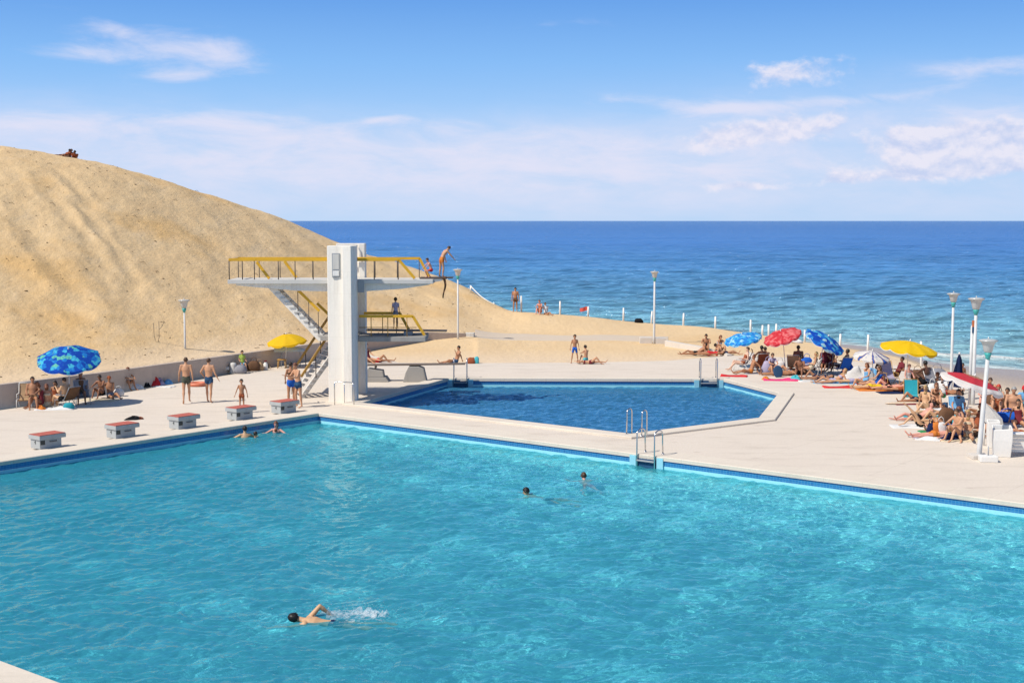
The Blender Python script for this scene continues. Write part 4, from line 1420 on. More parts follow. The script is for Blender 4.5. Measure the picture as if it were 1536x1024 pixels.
b.tube([tuple(dv * s - Vector((0, 0, 0.18 * math.sin(math.pi * s)))) for s in np.linspace(0, 1, 9)], 0.04, 6); b.build('rope', M_WHITE, rp)
b = MB(); b.tube([tuple(dv + Vector((0, 0, -0.5))), tuple(dv + Vector((0, 0, 0.1)))], 0.05, 6); b.build('end_stake', M_WHITE, rp)
# bent wire frame in the sand behind the left wall
q = D(236, 538, 66.0)
wf = thing('wire_frame', 'bent thin iron wire frame stuck in the sand behind the wall', 'wire frame', (q.x, q.y, land_h(q.x, q.y)))
b = MB(); b.tube([(-0.15, 0, 0.95), (-0.13, 0, 0.3), (0.0, 0, -0.1), (0.12, 0, 0.25), (0.12, 0, 1.05)], 0.012, 5); b.build('wire', M_IRON, wf)
b = MB(); b.tube([(0.12, 0, 0.62), (0.2, 0.1, 0.72), (0.36, 0.1, 1.0)], 0.01, 5); b.build('wire', M_IRON, wf)

# ------------------------------------------------------------------ bins and block at the right
def bin_shape(t, w, d, h, notch):
    b = MB()
    th = 0.045
    # sloped-front tub, open at the top
    o_ = [(-w / 2, -d / 2), (w / 2, -d / 2), (w / 2, d / 2), (-w / 2, d / 2)]
    def ring(s, z, front=0.0, sc=1.0): return [Vector((x * s * sc, y * s + (front if y < 0 else 0), z)) for x, y in o_]
    rings = [ring(0.86, 0.0), ring(0.95, h * 0.35), ring(1.0, h * 0.55), ring(1.0, h)]
    rings[3][0].z -= notch; rings[3][1].z -= notch * 0.6
    inn = [Vector((p.x * (1 - 2 * th / w), p.y * (1 - 2 * th / d), p.z)) for p in rings[3]]
    inb = [Vector((p.x * 0.8, p.y * 0.8, h * 0.3)) for p in rings[3]]
    allr = rings + [inn, inb]
    vs = [p for r_ in allr for p in r_]
    fs = [(3, 2, 1, 0)]
    for i in range(len(allr) - 1):
        for k in range(4):
            a, c = i * 4 + k, i * 4 + (k + 1) % 4
            fs.append((a, c, c + 4, a + 4))
    n_ = (len(allr) - 1) * 4
    fs.append((n_, n_ + 1, n_ + 2, n_ + 3))
    b.add(vs, fs)
    return b


p = G(1502, 684)
t = thing('litter_bin', 'open white concrete litter bin beside the nearest lamp post', 'litter bin', (p.x, p.y, 0), R(-14))
bin_shape(t, 0.60, 0.52, 0.98, 0.10).build('tub', M_WHITE, t, bevel=0.03)
p = G(1489, 671)
t = thing('litter_bin', 'narrow white concrete bin half hidden behind the open white bin', 'litter bin', (p.x, p.y, 0), R(-14))
bin_shape(t, 0.40, 0.40, 0.92, 0.05).build('tub', M_WHITE, t, bevel=0.03)
p = G(1496, 676)
t = thing('windbreak_hood', 'white moulded plastic hood sloping up behind the two white bins', 'hood', (p.x + 0.12, p.y + 1.0, 0), R(-14))
b = MB()
hp = [(-0.30, 1.42), (-0.20, 1.46), (-0.05, 1.32), (0.15, 1.16), (0.34, 0.95), (0.40, 0.70), (0.2, 0.66), (-0.05, 0.68), (-0.2, 0.80), (-0.27, 1.0), (-0.31, 1.2)]
n = len(hp)
vs = [(x, -0.05 - 0.18 * math.sin(i * 0.6), z) for i, (x, z) in enumerate(hp)] + [(x, 0.14, z) for x, z in hp]
b.add(vs, [tuple(range(n - 1, -1, -1)), tuple(range(n, 2 * n))] + [(i, (i + 1) % n, n + (i + 1) % n, n + i) for i in range(n)])
b.build('shell', M_WHITE, t, bevel=0.02)
for x in (-0.2, 0.25):
    b = MB(); b.tube([(x, 0.05, 0), (x, 0.05, 0.75)], 0.03, 8); b.build('leg', M_WHITE, t)
p = G(1482, 692)
t = thing('parasol_base', 'small white square concrete parasol base with a short rod', 'parasol base', (p.x, p.y, 0), R(-8))
b = MB(); b.prism([(-0.27, -0.2), (0.27, -0.2), (0.27, 0.2), (-0.27, 0.2)], 0, 0.20); b.build('block', M_WHITE, t, bevel=0.03)
b = MB(); b.tube([(0, 0, 0.18), (0, 0, 0.48)], 0.02, 8); b.build('rod', M_GREYP, t)
# ------------------------------------------------------------------ fabrics
def fabric(name, build, trans=0.28):
    m = mat(name); t = NT(m)
    co = t.n('ShaderNodeTexCoord').outputs['Object']
    c = build(t, co)
    d = t.n('ShaderNodeBsdfPrincipled', in_Roughness=0.85); d.inputs['Specular IOR Level'].default_value = 0.15
    t.l(c, d.inputs['Base Color'])
    h = t.noise(co, 5.0, 4, 0.6)
    t.l(t.bump(h, 0.35, 0.04), d.inputs['Normal'])
    tr = t.n('ShaderNodeBsdfTranslucent'); t.l(c, tr.inputs['Color'])
    mx = t.n('ShaderNodeMixShader', in_0=trans); t.l(d.outputs[0], mx.inputs[1]); t.l(tr.outputs[0], mx.inputs[2])
    t.out(mx.outputs[0])
    return m


def pat_blue(deep, mid, light, green, sc):
    def f(t, co):
        v = t.n('ShaderNodeTexVoronoi'); v.inputs['Scale'].default_value = sc; t.l(co, v.inputs['Vector'])
        s_ = t.n('ShaderNodeSeparateColor'); t.l(v.outputs['Color'], s_.inputs[0])
        c = t.ramp(s_.outputs[0], [(0.0, deep), (0.34, mid), (0.62, light), (0.80, green), (0.9, deep)], 'CONSTANT')
        n2 = t.noise(co, sc * 1.6, 5, 0.6, 1.2)
        c = t.mix(t.math('MULTIPLY', t.ramp(n2, [(0.54, 0.0), (0.60, 1.0)]), 0.8), c, deep)
        c = t.mix(t.math('MULTIPLY', t.ramp(n2, [(0.30, 1.0), (0.38, 0.0)]), 0.8), c, light)
        return c
    return f


F_BLUE_A = fabric('blue_leaf_print', pat_blue((0.010, 0.075, 0.46), (0.02, 0.22, 0.66), (0.07, 0.50, 0.72), (0.15, 0.56, 0.42), 5.0))
F_BLUE_B = fabric('sky_blue_print', pat_blue((0.025, 0.22, 0.66), (0.05, 0.40, 0.76), (0.36, 0.70, 0.84), (0.10, 0.52, 0.80), 8.0))
F_BLUE_C = fabric('deep_blue_print', pat_blue((0.010, 0.07, 0.46), (0.018, 0.19, 0.64), (0.10, 0.50, 0.76), (0.40, 0.66, 0.70), 5.2))


def pat_red(t, co):
    n = t.noise(co, 3.2, 5, 0.6, 1.4)
    return t.mix(t.ramp(n, [(0.46, 0.0), (0.62, 1.0)]), (0.60, 0.035, 0.05), (0.80, 0.22, 0.22))


F_RED = fabric('red_swirl_print', pat_red)
F_YEL = fabric('yellow_canvas', lambda t, co: t.mix(t.ramp(t.noise(co, 2.2, 4, 0.6, 1.0), [(0.60, 0.0), (0.68, 0.6)]), (0.82, 0.53, 0.012), (0.85, 0.66, 0.16)))
F_YEL2 = fabric('plain_yellow_canvas', lambda t, co: t.mix(t.noise(co, 2.0, 4), (0.80, 0.47, 0.012), (0.84, 0.56, 0.03)))


def pat_redwhite(t, co):
    s_ = t.n('ShaderNodeSeparateXYZ'); t.l(co, s_.inputs[0])
    r = t.math('SQRT', t.math('ADD', t.math('MULTIPLY', s_.outputs[0], s_.outputs[0]), t.math('MULTIPLY', s_.outputs[1], s_.outputs[1])))
    a = t.math('ARCTAN2', s_.outputs[1], s_.outputs[0])
    sc = t.math('MULTIPLY', t.math('ABSOLUTE', t.math('SINE', t.math('MULTIPLY', a, 5.0))), 0.10)
    q = t.math('ADD', r, sc)
    n = t.noise(co, 4, 4)
    c = t.ramp(t.math('DIVIDE', q, 1.6), [(0.0, (0.44, 0.24, 0.14)), (0.22, (0.44, 0.24, 0.14)), (0.235, (0.58, 0.02, 0.04)), (0.62, (0.60, 0.025, 0.05)), (0.635, (0.78, 0.74, 0.70))], 'LINEAR')
    return t.mix(t.math('MULTIPLY', n, 0.15), c, (0.5, 0.4, 0.36))


F_REDW = fabric('red_and_white_canvas', pat_redwhite)


def pat_stripe(t, co):
    s_ = t.n('ShaderNodeSeparateXYZ'); t.l(co, s_.inputs[0])
    a = t.math('MULTIPLY', t.math('ARCTAN2', s_.outputs[1], s_.outputs[0]), 3.82)
    w = t.math('SINE', t.math('ADD', t.math('MULTIPLY', a, 2.0), t.math('MULTIPLY', t.noise(co, 3, 3), 5.0)))
    n = t.noise(co, 6, 4)
    c = t.ramp(w, [(0.0, (0.78, 0.75, 0.70)), (0.55, (0.78, 0.75, 0.70)), (0.6, (0.50, 0.27, 0.14)), (0.8, (0.50, 0.27, 0.14)), (0.84, (0.05, 0.13, 0.42))])
    return t.mix(t.math('MULTIPLY', t.ramp(n, [(0.6, 0.0), (0.66, 1.0)]), 0.5), c, (0.06, 0.18, 0.5))


F_STRIPE = fabric('striped_white_canvas', pat_stripe)
F_WHITE = fabric('white_cotton', lambda t, co: t.mix(t.noise(co, 4, 4), (0.70, 0.68, 0.65), (0.80, 0.78, 0.76)))
F_TRIM = fabric('white_trim', lambda t, co: t.mix(t.noise(co, 9, 3), (0.72, 0.74, 0.76), (0.80, 0.80, 0.80)), 0.2)
_fab = {}


def plain(name, col, trans=0.08, var=0.18):
    if name not in _fab:
        _fab[name] = fabric(name, lambda t, co: t.mix(t.noise(co, 7, 5), tuple(x * (1 - var) for x in col), tuple(min(x * (1 + var), 0.85) for x in col)), trans)
    return _fab[name]


C = {
    'navy': (0.012, 0.022, 0.075), 'black': (0.012, 0.012, 0.014), 'red': (0.60, 0.035, 0.04), 'pink': (0.75, 0.06, 0.20), 'teal': (0.03, 0.33, 0.40), 'aqua': (0.08, 0.46, 0.52), 'white': (0.74, 0.72, 0.70),
    'blue': (0.02, 0.12, 0.52), 'skyblue': (0.16, 0.40, 0.66), 'grey': (0.28, 0.28, 0.31), 'olive': (0.09, 0.10, 0.075), 'denim': (0.035, 0.085, 0.17), 'orange': (0.62, 0.20, 0.04), 'rust': (0.32, 0.09, 0.04),
    'brown': (0.15, 0.08, 0.045), 'cream': (0.66, 0.56, 0.40), 'yellow': (0.74, 0.50, 0.03), 'green': (0.05, 0.26, 0.10), 'lavender': (0.42, 0.38, 0.52), 'tan': (0.46, 0.30, 0.17), 'maroon': (0.18, 0.03, 0.04), 'lime': (0.40, 0.52, 0.10),
}


def cl(k): return plain(k + '_cloth', C[k])


# ------------------------------------------------------------------ parasols
def canopy_mesh(Rr, rise, gores, fabr, trim, scallop=0.10, sag=0.045):
    per = 6; n = gores * per; m = 9
    vs = []; fs = []
    for i in range(m + 1):
        t_ = i / m
        for k in range(n):
            a = 2 * math.pi * k / n
            f = (k % per) / per
            dip = 4 * f * (1 - f)                      # 1 between two ribs
            rr = Rr * t_ * (1 - 0.045 * dip * t_)
            z = rise * (1 - t_ ** 1.75) - sag * dip * t_ * Rr * (1 - 0.3 * t_)
            vs.append((rr * math.cos(a), rr * math.sin(a), z))
    for i in range(m):
        for k in range(n):
            a, b_ = i * n + k, i * n + (k + 1) % n
            fs.append((a, a + n, b_ + n, b_) if i else (a, a + n, b_ + n))
    mb = MB(); mb.add(vs, fs, True)
    can = mb
    # hanging edge
    va = MB(); vs2 = []; fs2 = []
    for j in range(3):
        for k in range(n):
            a = 2 * math.pi * k / n
            f = (k % per) / per; dip = 4 * f * (1 - f)
            x, y, z = vs[m * n + k]
            drop = (scallop * (0.45 + 0.75 * dip)) * j / 2
            o_ = 1.004 + 0.01 * j
            vs2.append((x * o_, y * o_, z - drop + 0.004))
    for j in range(2):
        for k in range(n):
            a, b_ = j * n + k, j * n + (k + 1) % n
            fs2.append((a, a + n, b_ + n, b_))
    va.add(vs2, fs2, True)
    tr = MB()
    for j in range(1):
        vs3 = []; fs3 = []
        for k in range(n):
            p = Vector(vs2[2 * n + k]); vs3 += [p * 1.003 + Vector((0, 0, 0.012)), p * 1.003 - Vector((0, 0, 0.012))]
        for k in range(n):
            a, b_ = 2 * k, 2 * ((k + 1) % n)
            fs3.append((a, a + 1, b_ + 1, b_))
        tr.add(vs3, fs3, True)
    return can, va, tr, [(Vector(vs[m * n + k * per]), k) for k in range(gores)]


def parasol(base, h, Rr, rise, gores, fab, label, tilt=0.0, az=0.0, lean=(0, 0), trim=None, val=None, pole_r=0.019, knob=M_WHITE, group='open beach parasols'):
    """az: heading towards which the canopy leans (0 = away, 90 = left)"""
    t = thing('beach_parasol', label, 'parasol', base, 0, group)
    top = Vector((lean[0], lean[1], h))
    b = MB(); b.tube([(0, 0, 0), tuple(top * 0.5), tuple(top)], pole_r, 8); b.build('pole', M_WHITE, t)
    axis = Vector((math.cos(R(az)), math.sin(R(az)), 0))
    M = Matrix.Rotation(R(-tilt), 4, axis)
    can, va, tr, ribs = canopy_mesh(Rr, rise, gores, fab, trim)
    c = can.build('canopy', fab, t)
    c.matrix_local = Matrix.Translation(top - Vector((0, 0, rise * 0.85))) @ M
    v = va.build('valance', val or fab, c)
    if trim: tr.build('edge_trim', trim, c)
    for p, k in ribs:
        rb = MB(); rb.tube([(0, 0, rise - 0.03), tuple(Vector((p.x * 0.5, p.y * 0.5, rise * 0.66))), (p.x * 0.99, p.y * 0.99, p.z - 0.012)], 0.006, 4)
        rb.build('rib', M_GREYP, c)
    kb = MB(); kb.lathe([(0.001, 0.0), (0.03, 0.0), (0.035, 0.03), (0.02, 0.09), (0.001, 0.11)], (0, 0, rise), 8); kb.build('finial', knob, c)
    return t


p = G(104, 609); parasol((p.x, p.y, 0), 2.30, 1.26, 0.42, 8, F_BLUE_A, 'blue leaf patterned parasol over the group at the left wall', 20, 192, (0.05, 0), F_TRIM)
p = G(428, 551); q = D(432, 498, p.y); parasol((p.x, p.y, 0), 1.66, 1.0, 0.36, 8, F_YEL2, 'plain yellow parasol behind the diving tower stair by the left wall', 9, 150, (0.1, 0))
p = G(1131, 551); parasol((p.x, p.y, 0), 1.70, 0.96, 0.24, 10, F_BLUE_B, 'sky blue patterned parasol, leftmost on the right side of the pools', 17, 130, (-0.60, 0), F_TRIM)
p = G(1179, 561); parasol((p.x, p.y, 0), 2.10, 0.94, 0.26, 10, F_RED, 'red patterned parasol between two blue parasols', 24, 125, (-0.22, 0), F_TRIM)
p = G(1226, 563); parasol((p.x, p.y, 0), 1.92, 1.06, 0.28, 10, F_BLUE_C, 'deep blue patterned parasol tilted steeply to the right', 32, 236, (0.34, 0), F_TRIM)
p = G(1311, 574); parasol((p.x, p.y, 0), 1.44, 0.84, 0.26, 8, F_STRIPE, 'low white parasol with brown and blue stripes', 12, 205, (-0.15, 0), None)
p = G(1358, 590); parasol((p.x, p.y, 0), 2.24, 1.24, 0.32, 10, F_YEL, 'bright yellow parasol with a pale scalloped edge', 9, 235, (0.1, 0), F_TRIM)
p = G(1447, 640); parasol((p.x, p.y, 0), 1.84, 1.18, 0.28, 10, F_REDW, 'large red and white parasol tilted down low over the right crowd', 18, 256, (0.22, 0), F_TRIM)

# furled navy parasol
p = G(1437, 600)
t = thing('furled_parasol', 'furled navy parasol with a white knob and a hanging flap', 'parasol', (p.x, p.y, 0))
b = MB(); b.tube([(0, 0, 0), (0, 0, 1.95)], 0.02, 8); b.build('pole', M_WHITE, t)
b = MB()
n = 16; vs = []; fs = []
for i, (r_, z) in enumerate([(0.03, 1.92), (0.09, 1.7), (0.12, 1.3), (0.15, 0.9), (0.17, 0.55)]):
    for k in range(n):
        a = 2 * math.pi * k / n; q = r_ * (1 + 0.28 * math.cos(a * 8))
        vs.append((q * math.cos(a), q * math.sin(a), z))
for i in range(4):
    for k in range(n): fs.append((i * n + k, (i + 1) * n + k, (i + 1) * n + (k + 1) % n, i * n + (k + 1) % n))
b.add(vs, fs, True); b.build('furled_cloth', cl('navy'), t)
b = MB()
vs = []
for i in range(6):
    s = i / 5
    for j in range(3):
        vs.append((-0.08 - 0.42 * s, -0.05 + 0.03 * math.sin(i * 2 + j), 1.45 - 1.0 * s + 0.28 * (1 - j) * (1 - s * 0.7)))
b.add(vs, [(i * 3 + j, i * 3 + j + 1, i * 3 + j + 4, i * 3 + j + 3) for i in range(5) for j in range(2)], True)
b.build('loose_flap', cl('navy'), t)
b = MB(); b.ell((0, 0, 1.97), 0.045, 0.045, 0.06); b.build('knob', M_WHITE, t)

# ------------------------------------------------------------------ chairs, towels, bags
def beach_chair(at, yaw, fab, label, recl=28, frame=M_WHITE, seat_z=0.34, group='folding beach chairs', backlen=0.62, arms=True):
    t = thing('beach_chair', label, 'beach chair', at, R(yaw), group)
    # sitter looks along +y
    w = 0.27
    ca, sa = math.cos(R(recl)), math.sin(R(recl))
    br = (0.0, -0.24, seat_z); bt = (0.0, -0.24 - backlen * sa, seat_z + backlen * ca)
    b = MB()
    vs = []
    for i in range(6):
        s = i / 5
        for j in (-1, 1):
            vs.append((j * w, -0.22 + 0.48 * s, seat_z - 0.05 * math.sin(math.pi * s)))
    b.add(vs, [(2 * i, 2 * i + 1, 2 * i + 3, 2 * i + 2) for i in range(5)], True)
    vs = [(x, y, z - 0.015) for x, y, z in vs]
    b.add(vs, [(2 * i + 2, 2 * i + 3, 2 * i + 1, 2 * i) for i in range(5)], True)
    b.build('seat', fab, t)
    b = MB(); vs = []
    for i in range(6):
        s = i / 5
        for j in (-1, 1):
            vs.append((j * w, br[1] + (bt[1] - br[1]) * s - 0.04 * math.sin(math.pi * s), br[2] + (bt[2] - br[2]) * s))
    b.add(vs, [(2 * i + 2, 2 * i + 3, 2 * i + 1, 2 * i) for i in range(5)], True)
    vs = [(x, y - 0.015, z) for x, y, z in vs]
    b.add(vs, [(2 * i, 2 * i + 1, 2 * i + 3, 2 * i + 2) for i in range(5)], True)
    b.build('backrest', fab, t)
    for j in (-1, 1):
        x = j * (w + 0.015)
        b = MB(); b.tube([(x, 0.30, 0.0), (x, 0.26, seat_z), (x, -0.24, seat_z), (x, bt[1], bt[2] + 0.03)], 0.014, 6); b.build('side_frame', frame, t)
        b = MB(); b.tube([(x + 0.012 * j, -0.36, 0.0), (x + 0.012 * j, -0.05, seat_z - 0.01)], 0.013, 6); b.build('leg', frame, t)
        if arms:
            b = MB(); b.box((x - 0.02, -0.30, seat_z + 0.20), (x + 0.02, 0.20, seat_z + 0.225)); b.build('armrest', frame, t, bevel=0.006)
            b = MB(); b.tube([(x, 0.16, seat_z), (x, 0.16, seat_z + 0.2)], 0.012, 6); b.build('armrest_post', frame, t)
    b = MB(); b.tube([(-w - 0.01, bt[1], bt[2] + 0.03), (w + 0.01, bt[1], bt[2] + 0.03)], 0.014, 6); b.build('top_bar', frame, t)
    return t


def towel(at, yaw, w, l, fab, label, rumple=0.03, name='beach_towel', cat='towel', group='towels spread on the deck', stripe=None, seed=0):
    r = random.Random(seed + int(at[0] * 100))
    nx, ny = 10, 16
    vs = []
    ph = [r.uniform(0, 6) for _ in range(6)]
    for i in range(ny + 1):
        for j in range(nx + 1):
            x = (j / nx - 0.5) * w; y = (i / ny - 0.5) * l
            z = 0.012 + rumple * (0.5 + 0.5 * math.sin(x * 9 / max(w, .3) + ph[0] + 2 * math.sin(y * 3 + ph[1]))) * (0.5 + 0.5 * math.sin(y * 7 / max(l, .4) + ph[2]))
            e = 0.02 * math.sin(i * 0.9 + ph[3]) + 0.015 * math.sin(j * 1.3 + ph[4])
            vs.append((x + e, y + e * 0.8, z))
    fs = [(i * (nx + 1) + j, i * (nx + 1) + j + 1, (i + 1) * (nx + 1) + j + 1, (i + 1) * (nx + 1) + j) for i in range(ny) for j in range(nx)]
    mb = MB(); mb.add(vs, fs, True)
    # turned-down rim so it sits on the ground
    rim = [j for j in range(nx + 1)] + [i * (nx + 1) + nx for i in range(1, ny + 1)] + [ny * (nx + 1) + j for j in range(nx - 1, -1, -1)] + [i * (nx + 1) for i in range(ny - 1, 0, -1)]
    b0 = len(mb.v)
    for k in rim: mb.v.append((vs[k][0] * 1.01, vs[k][1] * 1.01, 0.001))
    m_ = len(rim)
    for k in range(m_):
        mb.f.append((rim[k], b0 + k, b0 + (k + 1) % m_, rim[(k + 1) % m_])); mb.m.append(0); mb.sm.append(True)
    o = mb.build(name, fab)
    o.location = at; o.rotation_euler = (0, 0, R(yaw))
    return tag(o, label, cat, group)


def bag(at, yaw, sx, sy, sz, fab, label, handle=True, name='beach_bag', cat='bag'):
    t = thing(name, label, cat, at, R(yaw), 'bags and bundles beside the bathers')
    b = MB()
    n = 14; rings = [(0.82, 0.0), (1.0, 0.16), (1.02, 0.45), (0.9, 0.75), (0.62, 0.95), (0.25, 1.0), (0.02, 0.97)]
    vs = []
    r = random.Random(int(at[0] * 99 + at[1] * 7))
    for s, z in rings:
        for k in range(n):
            a = 2 * math.pi * k / n
            cx_ = abs(math.cos(a)) ** 0.7 * (1 if math.cos(a) >= 0 else -1); cy_ = abs(math.sin(a)) ** 0.7 * (1 if math.sin(a) >= 0 else -1)
            j = 1 + r.uniform(-0.09, 0.09)
            vs.append((sx / 2 * s * cx_ * j, sy / 2 * s * cy_ * j, sz * z * (1 + r.uniform(-0.05, 0.05))))
    fs = [(i * n + k, i * n + (k + 1) % n, (i + 1) * n + (k + 1) % n, (i + 1) * n + k) for i in range(len(rings) - 1) for k in range(n)]
    fs += [tuple(range(n - 1, -1, -1))]
    b.add(vs, fs, True); b.build('body', fab, t)
    if handle:
        b = MB(); b.tube([(-sx * 0.28, 0, sz * 0.85), (-sx * 0.2, 0, sz * 1.25), (0, 0, sz * 1.38), (sx * 0.2, 0, sz * 1.25), (sx * 0.28, 0, sz * 0.85)], 0.015, 6); b.build('handle', fab, t)
    return t


def bundle(at, yaw, sx, sy, sz, fab, label, name='clothes_bundle', cat='clothes'):
    """a dropped heap of cloth, one piece"""
    b = MB(); r = random.Random(int(at[0] * 31 + at[1] * 17)); ph = [r.uniform(0, 6.28) for _ in range(8)]
    n = 18; rings = 8; vs = []
    for i in range(rings + 1):
        s = 1 - i / rings
        for k in range(n):
            a = 2 * math.pi * k / n
            q = s * (1 + 0.16 * math.sin(2 * a + ph[0]) + 0.12 * math.sin(5 * a + ph[1] + 2 * s))
            z = sz * (1 - s ** 2.2) * (0.72 + 0.28 * math.sin(3 * a + ph[2] + 4 * s)) if i else 0.0
            vs.append((sx / 2 * q * math.cos(a), sy / 2 * q * math.sin(a), z + 0.003))
    fs = [(i * n + k, i * n + (k + 1) % n, (i + 1) * n + (k + 1) % n, (i + 1) * n + k) for i in range(rings) for k in range(n)]
    b.add(vs, fs, True)
    o = b.build(name, fab); o.location = at; o.rotation_euler = (0, 0, R(yaw))
    return tag(o, label, cat, 'clothes and cloths lying about')


def g3(px, py, z=0.0):
    p = G(px, py, z); return (p.x, p.y, z)


# left group
beach_chair(g3(38, 611), 190, cl('tan'), 'white framed folding chair with tan canvas at the left end of the group', 18)
beach_chair(g3(124, 606), 205, cl('grey'), 'grey canvas chair under the blue leaf parasol', 20, M_GREYP)
beach_chair(g3(98, 611), 60, cl('brown'), 'brown canvas chair of the reclining sunbather under the blue leaf parasol', 34, M_GREYP)
towel(g3(84, 613), 96, 0.8, 1.5, cl('white'), 'rumpled white towel on the deck before the left seated group', 0.09)
bag(g3(103, 613.5), 20, 0.42, 0.3, 0.26, cl('teal'), 'small teal and white beach bag at the feet of the left group', False)
bundle(g3(61, 614), 0, 0.45, 0.35, 0.18, cl('orange'), 'small orange cloth heap at the left end of the left group')
towel(g3(150, 600), 80, 0.7, 1.5, cl('cream'), 'cream towel in front of the two people seated by the left wall', 0.06)
bag(g3(178, 594), 10, 0.45, 0.3, 0.32, cl('white'), 'white bag beside the two people sitting by the left wall', True)
bundle(g3(201, 583), 12, 0.95, 0.5, 0.26, cl('white'), 'white bundle of clothes at the foot of the left wall')
bundle(g3(219, 580), 12, 0.5, 0.4, 0.26, cl('black'), 'black bundle against the left wall beside the coloured heap')
bundle(g3(231, 578), 12, 0.7, 0.5, 0.42, cl('red'), 'red heap of clothes against the left wall')
bundle(g3(240, 577), 12, 0.6, 0.5, 0.32, cl('lavender'), 'pale lavender cloth heap against the left wall')
bundle(g3(252, 576), 12, 0.55, 0.4, 0.24, cl('skyblue'), 'pale blue cloth at the right end of the heaps by the left wall')
towel(g3(247, 580), 70, 0.5, 0.9, cl('white'), 'white towel spread in front of the coloured heaps by the left wall', 0.03)
bundle(g3(200, 629), 15, 0.62, 0.4, 0.15, cl('black'), 'black garment dropped on the open deck behind the starting blocks')
bundle(g3(209, 628.5), 15, 0.34, 0.26, 0.10, cl('rust'), 'rust coloured sandal heap next to the black garment on the deck')
# lifebuoy lying by the wall
q = g3(296, 578.5)
mb = MB(); N1, N2 = 28, 8; vs = []
for i in range(N1):
    a = 2 * math.pi * i / N1
    for k in range(N2):
        c_ = 2 * math.pi * k / N2
        vs.append(((0.36 + 0.085 * math.cos(c_)) * math.cos(a), (0.36 + 0.085 * math.cos(c_)) * math.sin(a), 0.085 + 0.085 * math.sin(c_)))
mb.add(vs, [(i * N2 + k, ((i + 1) % N1) * N2 + k, ((i + 1) % N1) * N2 + (k + 1) % N2, i * N2 + (k + 1) % N2) for i in range(N1) for k in range(N2)], True)
o = mb.build('lifebuoy', simple('salmon_rubber', (0.66, 0.20, 0.11), 0.5)); o.location = q
tag(o, 'salmon red swimming ring lying on the deck between the two walking men', 'swim ring')
# by the wall behind the stair
q = g3(350, 560)
t = thing('stone_bollard', 'grey stone bollard beside the seated child at the left wall', 'bollard', q)
b = MB(); b.lathe([(0.001, 0), (0.17, 0), (0.19, 0.08), (0.15, 0.2), (0.17, 0.42), (0.14, 0.52), (0.001, 0.55)], (0, 0, 0), 12); b.build('shaft', M_SLAB, t)
b = MB(); b.box((-0.62, -0.15, 0.18), (-0.17, 0.12, 0.34)); b.build('arm', M_SLAB, t, bevel=0.05)
bag(g3(361, 560), 0, 0.62, 0.5, 0.42, cl('grey'), 'grey padded bag under the seated child by the left wall', False)
bag(g3(381, 556), 8, 0.62, 0.4, 0.5, cl('brown'), 'brown wicker bag right of the seated child by the wall')
bag(g3(389, 555.5), 8, 0.42, 0.34, 0.42, cl('tan'), 'tan basket bag next to the brown wicker bag')
q = g3(398.5, 554.5)
t = thing('water_bottle', 'white water bottle standing on the deck by the wall', 'bottle', q)
b = MB(); b.lathe([(0.001, 0), (0.11, 0), (0.12, 0.03), (0.12, 0.30), (0.06, 0.36), (0.06, 0.40)], (0, 0, 0), 10); b.build('bottle', M_WHITE, t)
b = MB(); b.lathe([(0.06, 0.402), (0.075, 0.41), (0.07, 0.47), (0.001, 0.48)], (0, 0, 0), 10); b.build('cap', cl('maroon'), t)
q = g3(423, 552)
t = thing('wooden_stool', 'small ochre wooden stool under the plain yellow parasol', 'stool', q)
b = MB(); b.box((-0.22, -0.2, 0.42), (0.22, 0.2, 0.46)); b.build('seat', M_OCHRE, t, bevel=0.01)
for sx_ in (-1, 1):
    for sy_ in (-1, 1):
        b = MB(); b.tube([(sx_ * 0.17, sy_ * 0.15, 0.42), (sx_ * 0.2, sy_ * 0.18, 0)], 0.02, 6); b.build('leg', M_OCHRE, t)
q = G(437, 549)
t = thing('upturned_dinghy', 'small pale blue boat on trestles under the plain yellow parasol', 'boat', (q.x, q.y, 0), R(8))
b = MB(); vs = []; n = 10; L_ = 1.7
for i in range(n + 1):
    s = i / n; wv = 0.42 * math.sin(math.pi * min(s * 0.62 + 0.36, 1)) ** 0.8
    for k in range(9):
        a = math.pi * k / 8
        vs.append(((s - 0.5) * L_, wv * math.cos(a), 0.78 + 0.30 * math.sin(a) * (wv / 0.42)))
b.add(vs, [(i * 9 + k, (i + 1) * 9 + k, (i + 1) * 9 + k + 1, i * 9 + k + 1) for i in range(n) for k in range(8)], True)
b.build('hull', simple('pale_blue_hull', (0.40, 0.50, 0.58), 0.5, 0.1), t)
for x in (-0.5, 0.45):
    b = MB(); b.box((x - 0.03, -0.36, 0.72), (x + 0.03, 0.36, 0.78)); b.build('trestle_beam', M_GREYP, t)
    for y in (-0.3, 0.3):
        b = MB(); b.tube([(x, y, 0.72), (x, y * 1.2, 0)], 0.02, 6); b.build('trestle_leg', M_GREYP, t)

# around the diving pool
bag(g3(707, 545), 0, 0.46, 0.3, 0.32, cl('rust'), 'rust tent shaped bag on the deck right of the man behind the diving pool', False)
bag(g3(715, 545), 0, 0.26, 0.24, 0.36, cl('aqua'), 'small aqua rucksack on the deck at the far left of the diving pool', False)
towel(g3(1101, 564), 78, 0.7, 1.25, cl('red'), 'red towel lying alone by the far right ladder of the diving pool', 0.06)
p = on_land(958, 484); bag((p.x, p.y, p.z - 0.03), 0, 0.62, 0.4, 0.34, cl('black'), 'small dark bag alone on the beach crest left of the tall lamp', False)
q = on_land(1194, 514)
mb = MB(); vs = []
for i in range(28):
    a = 2 * math.pi * i / 28
    for k in range(8):
        c_ = 2 * math.pi * k / 8
        vs.append(((0.30 + 0.10 * math.cos(c_)) * math.cos(a), (0.30 + 0.10 * math.cos(c_)) * math.sin(a), 0.1 + 0.1 * math.sin(c_)))
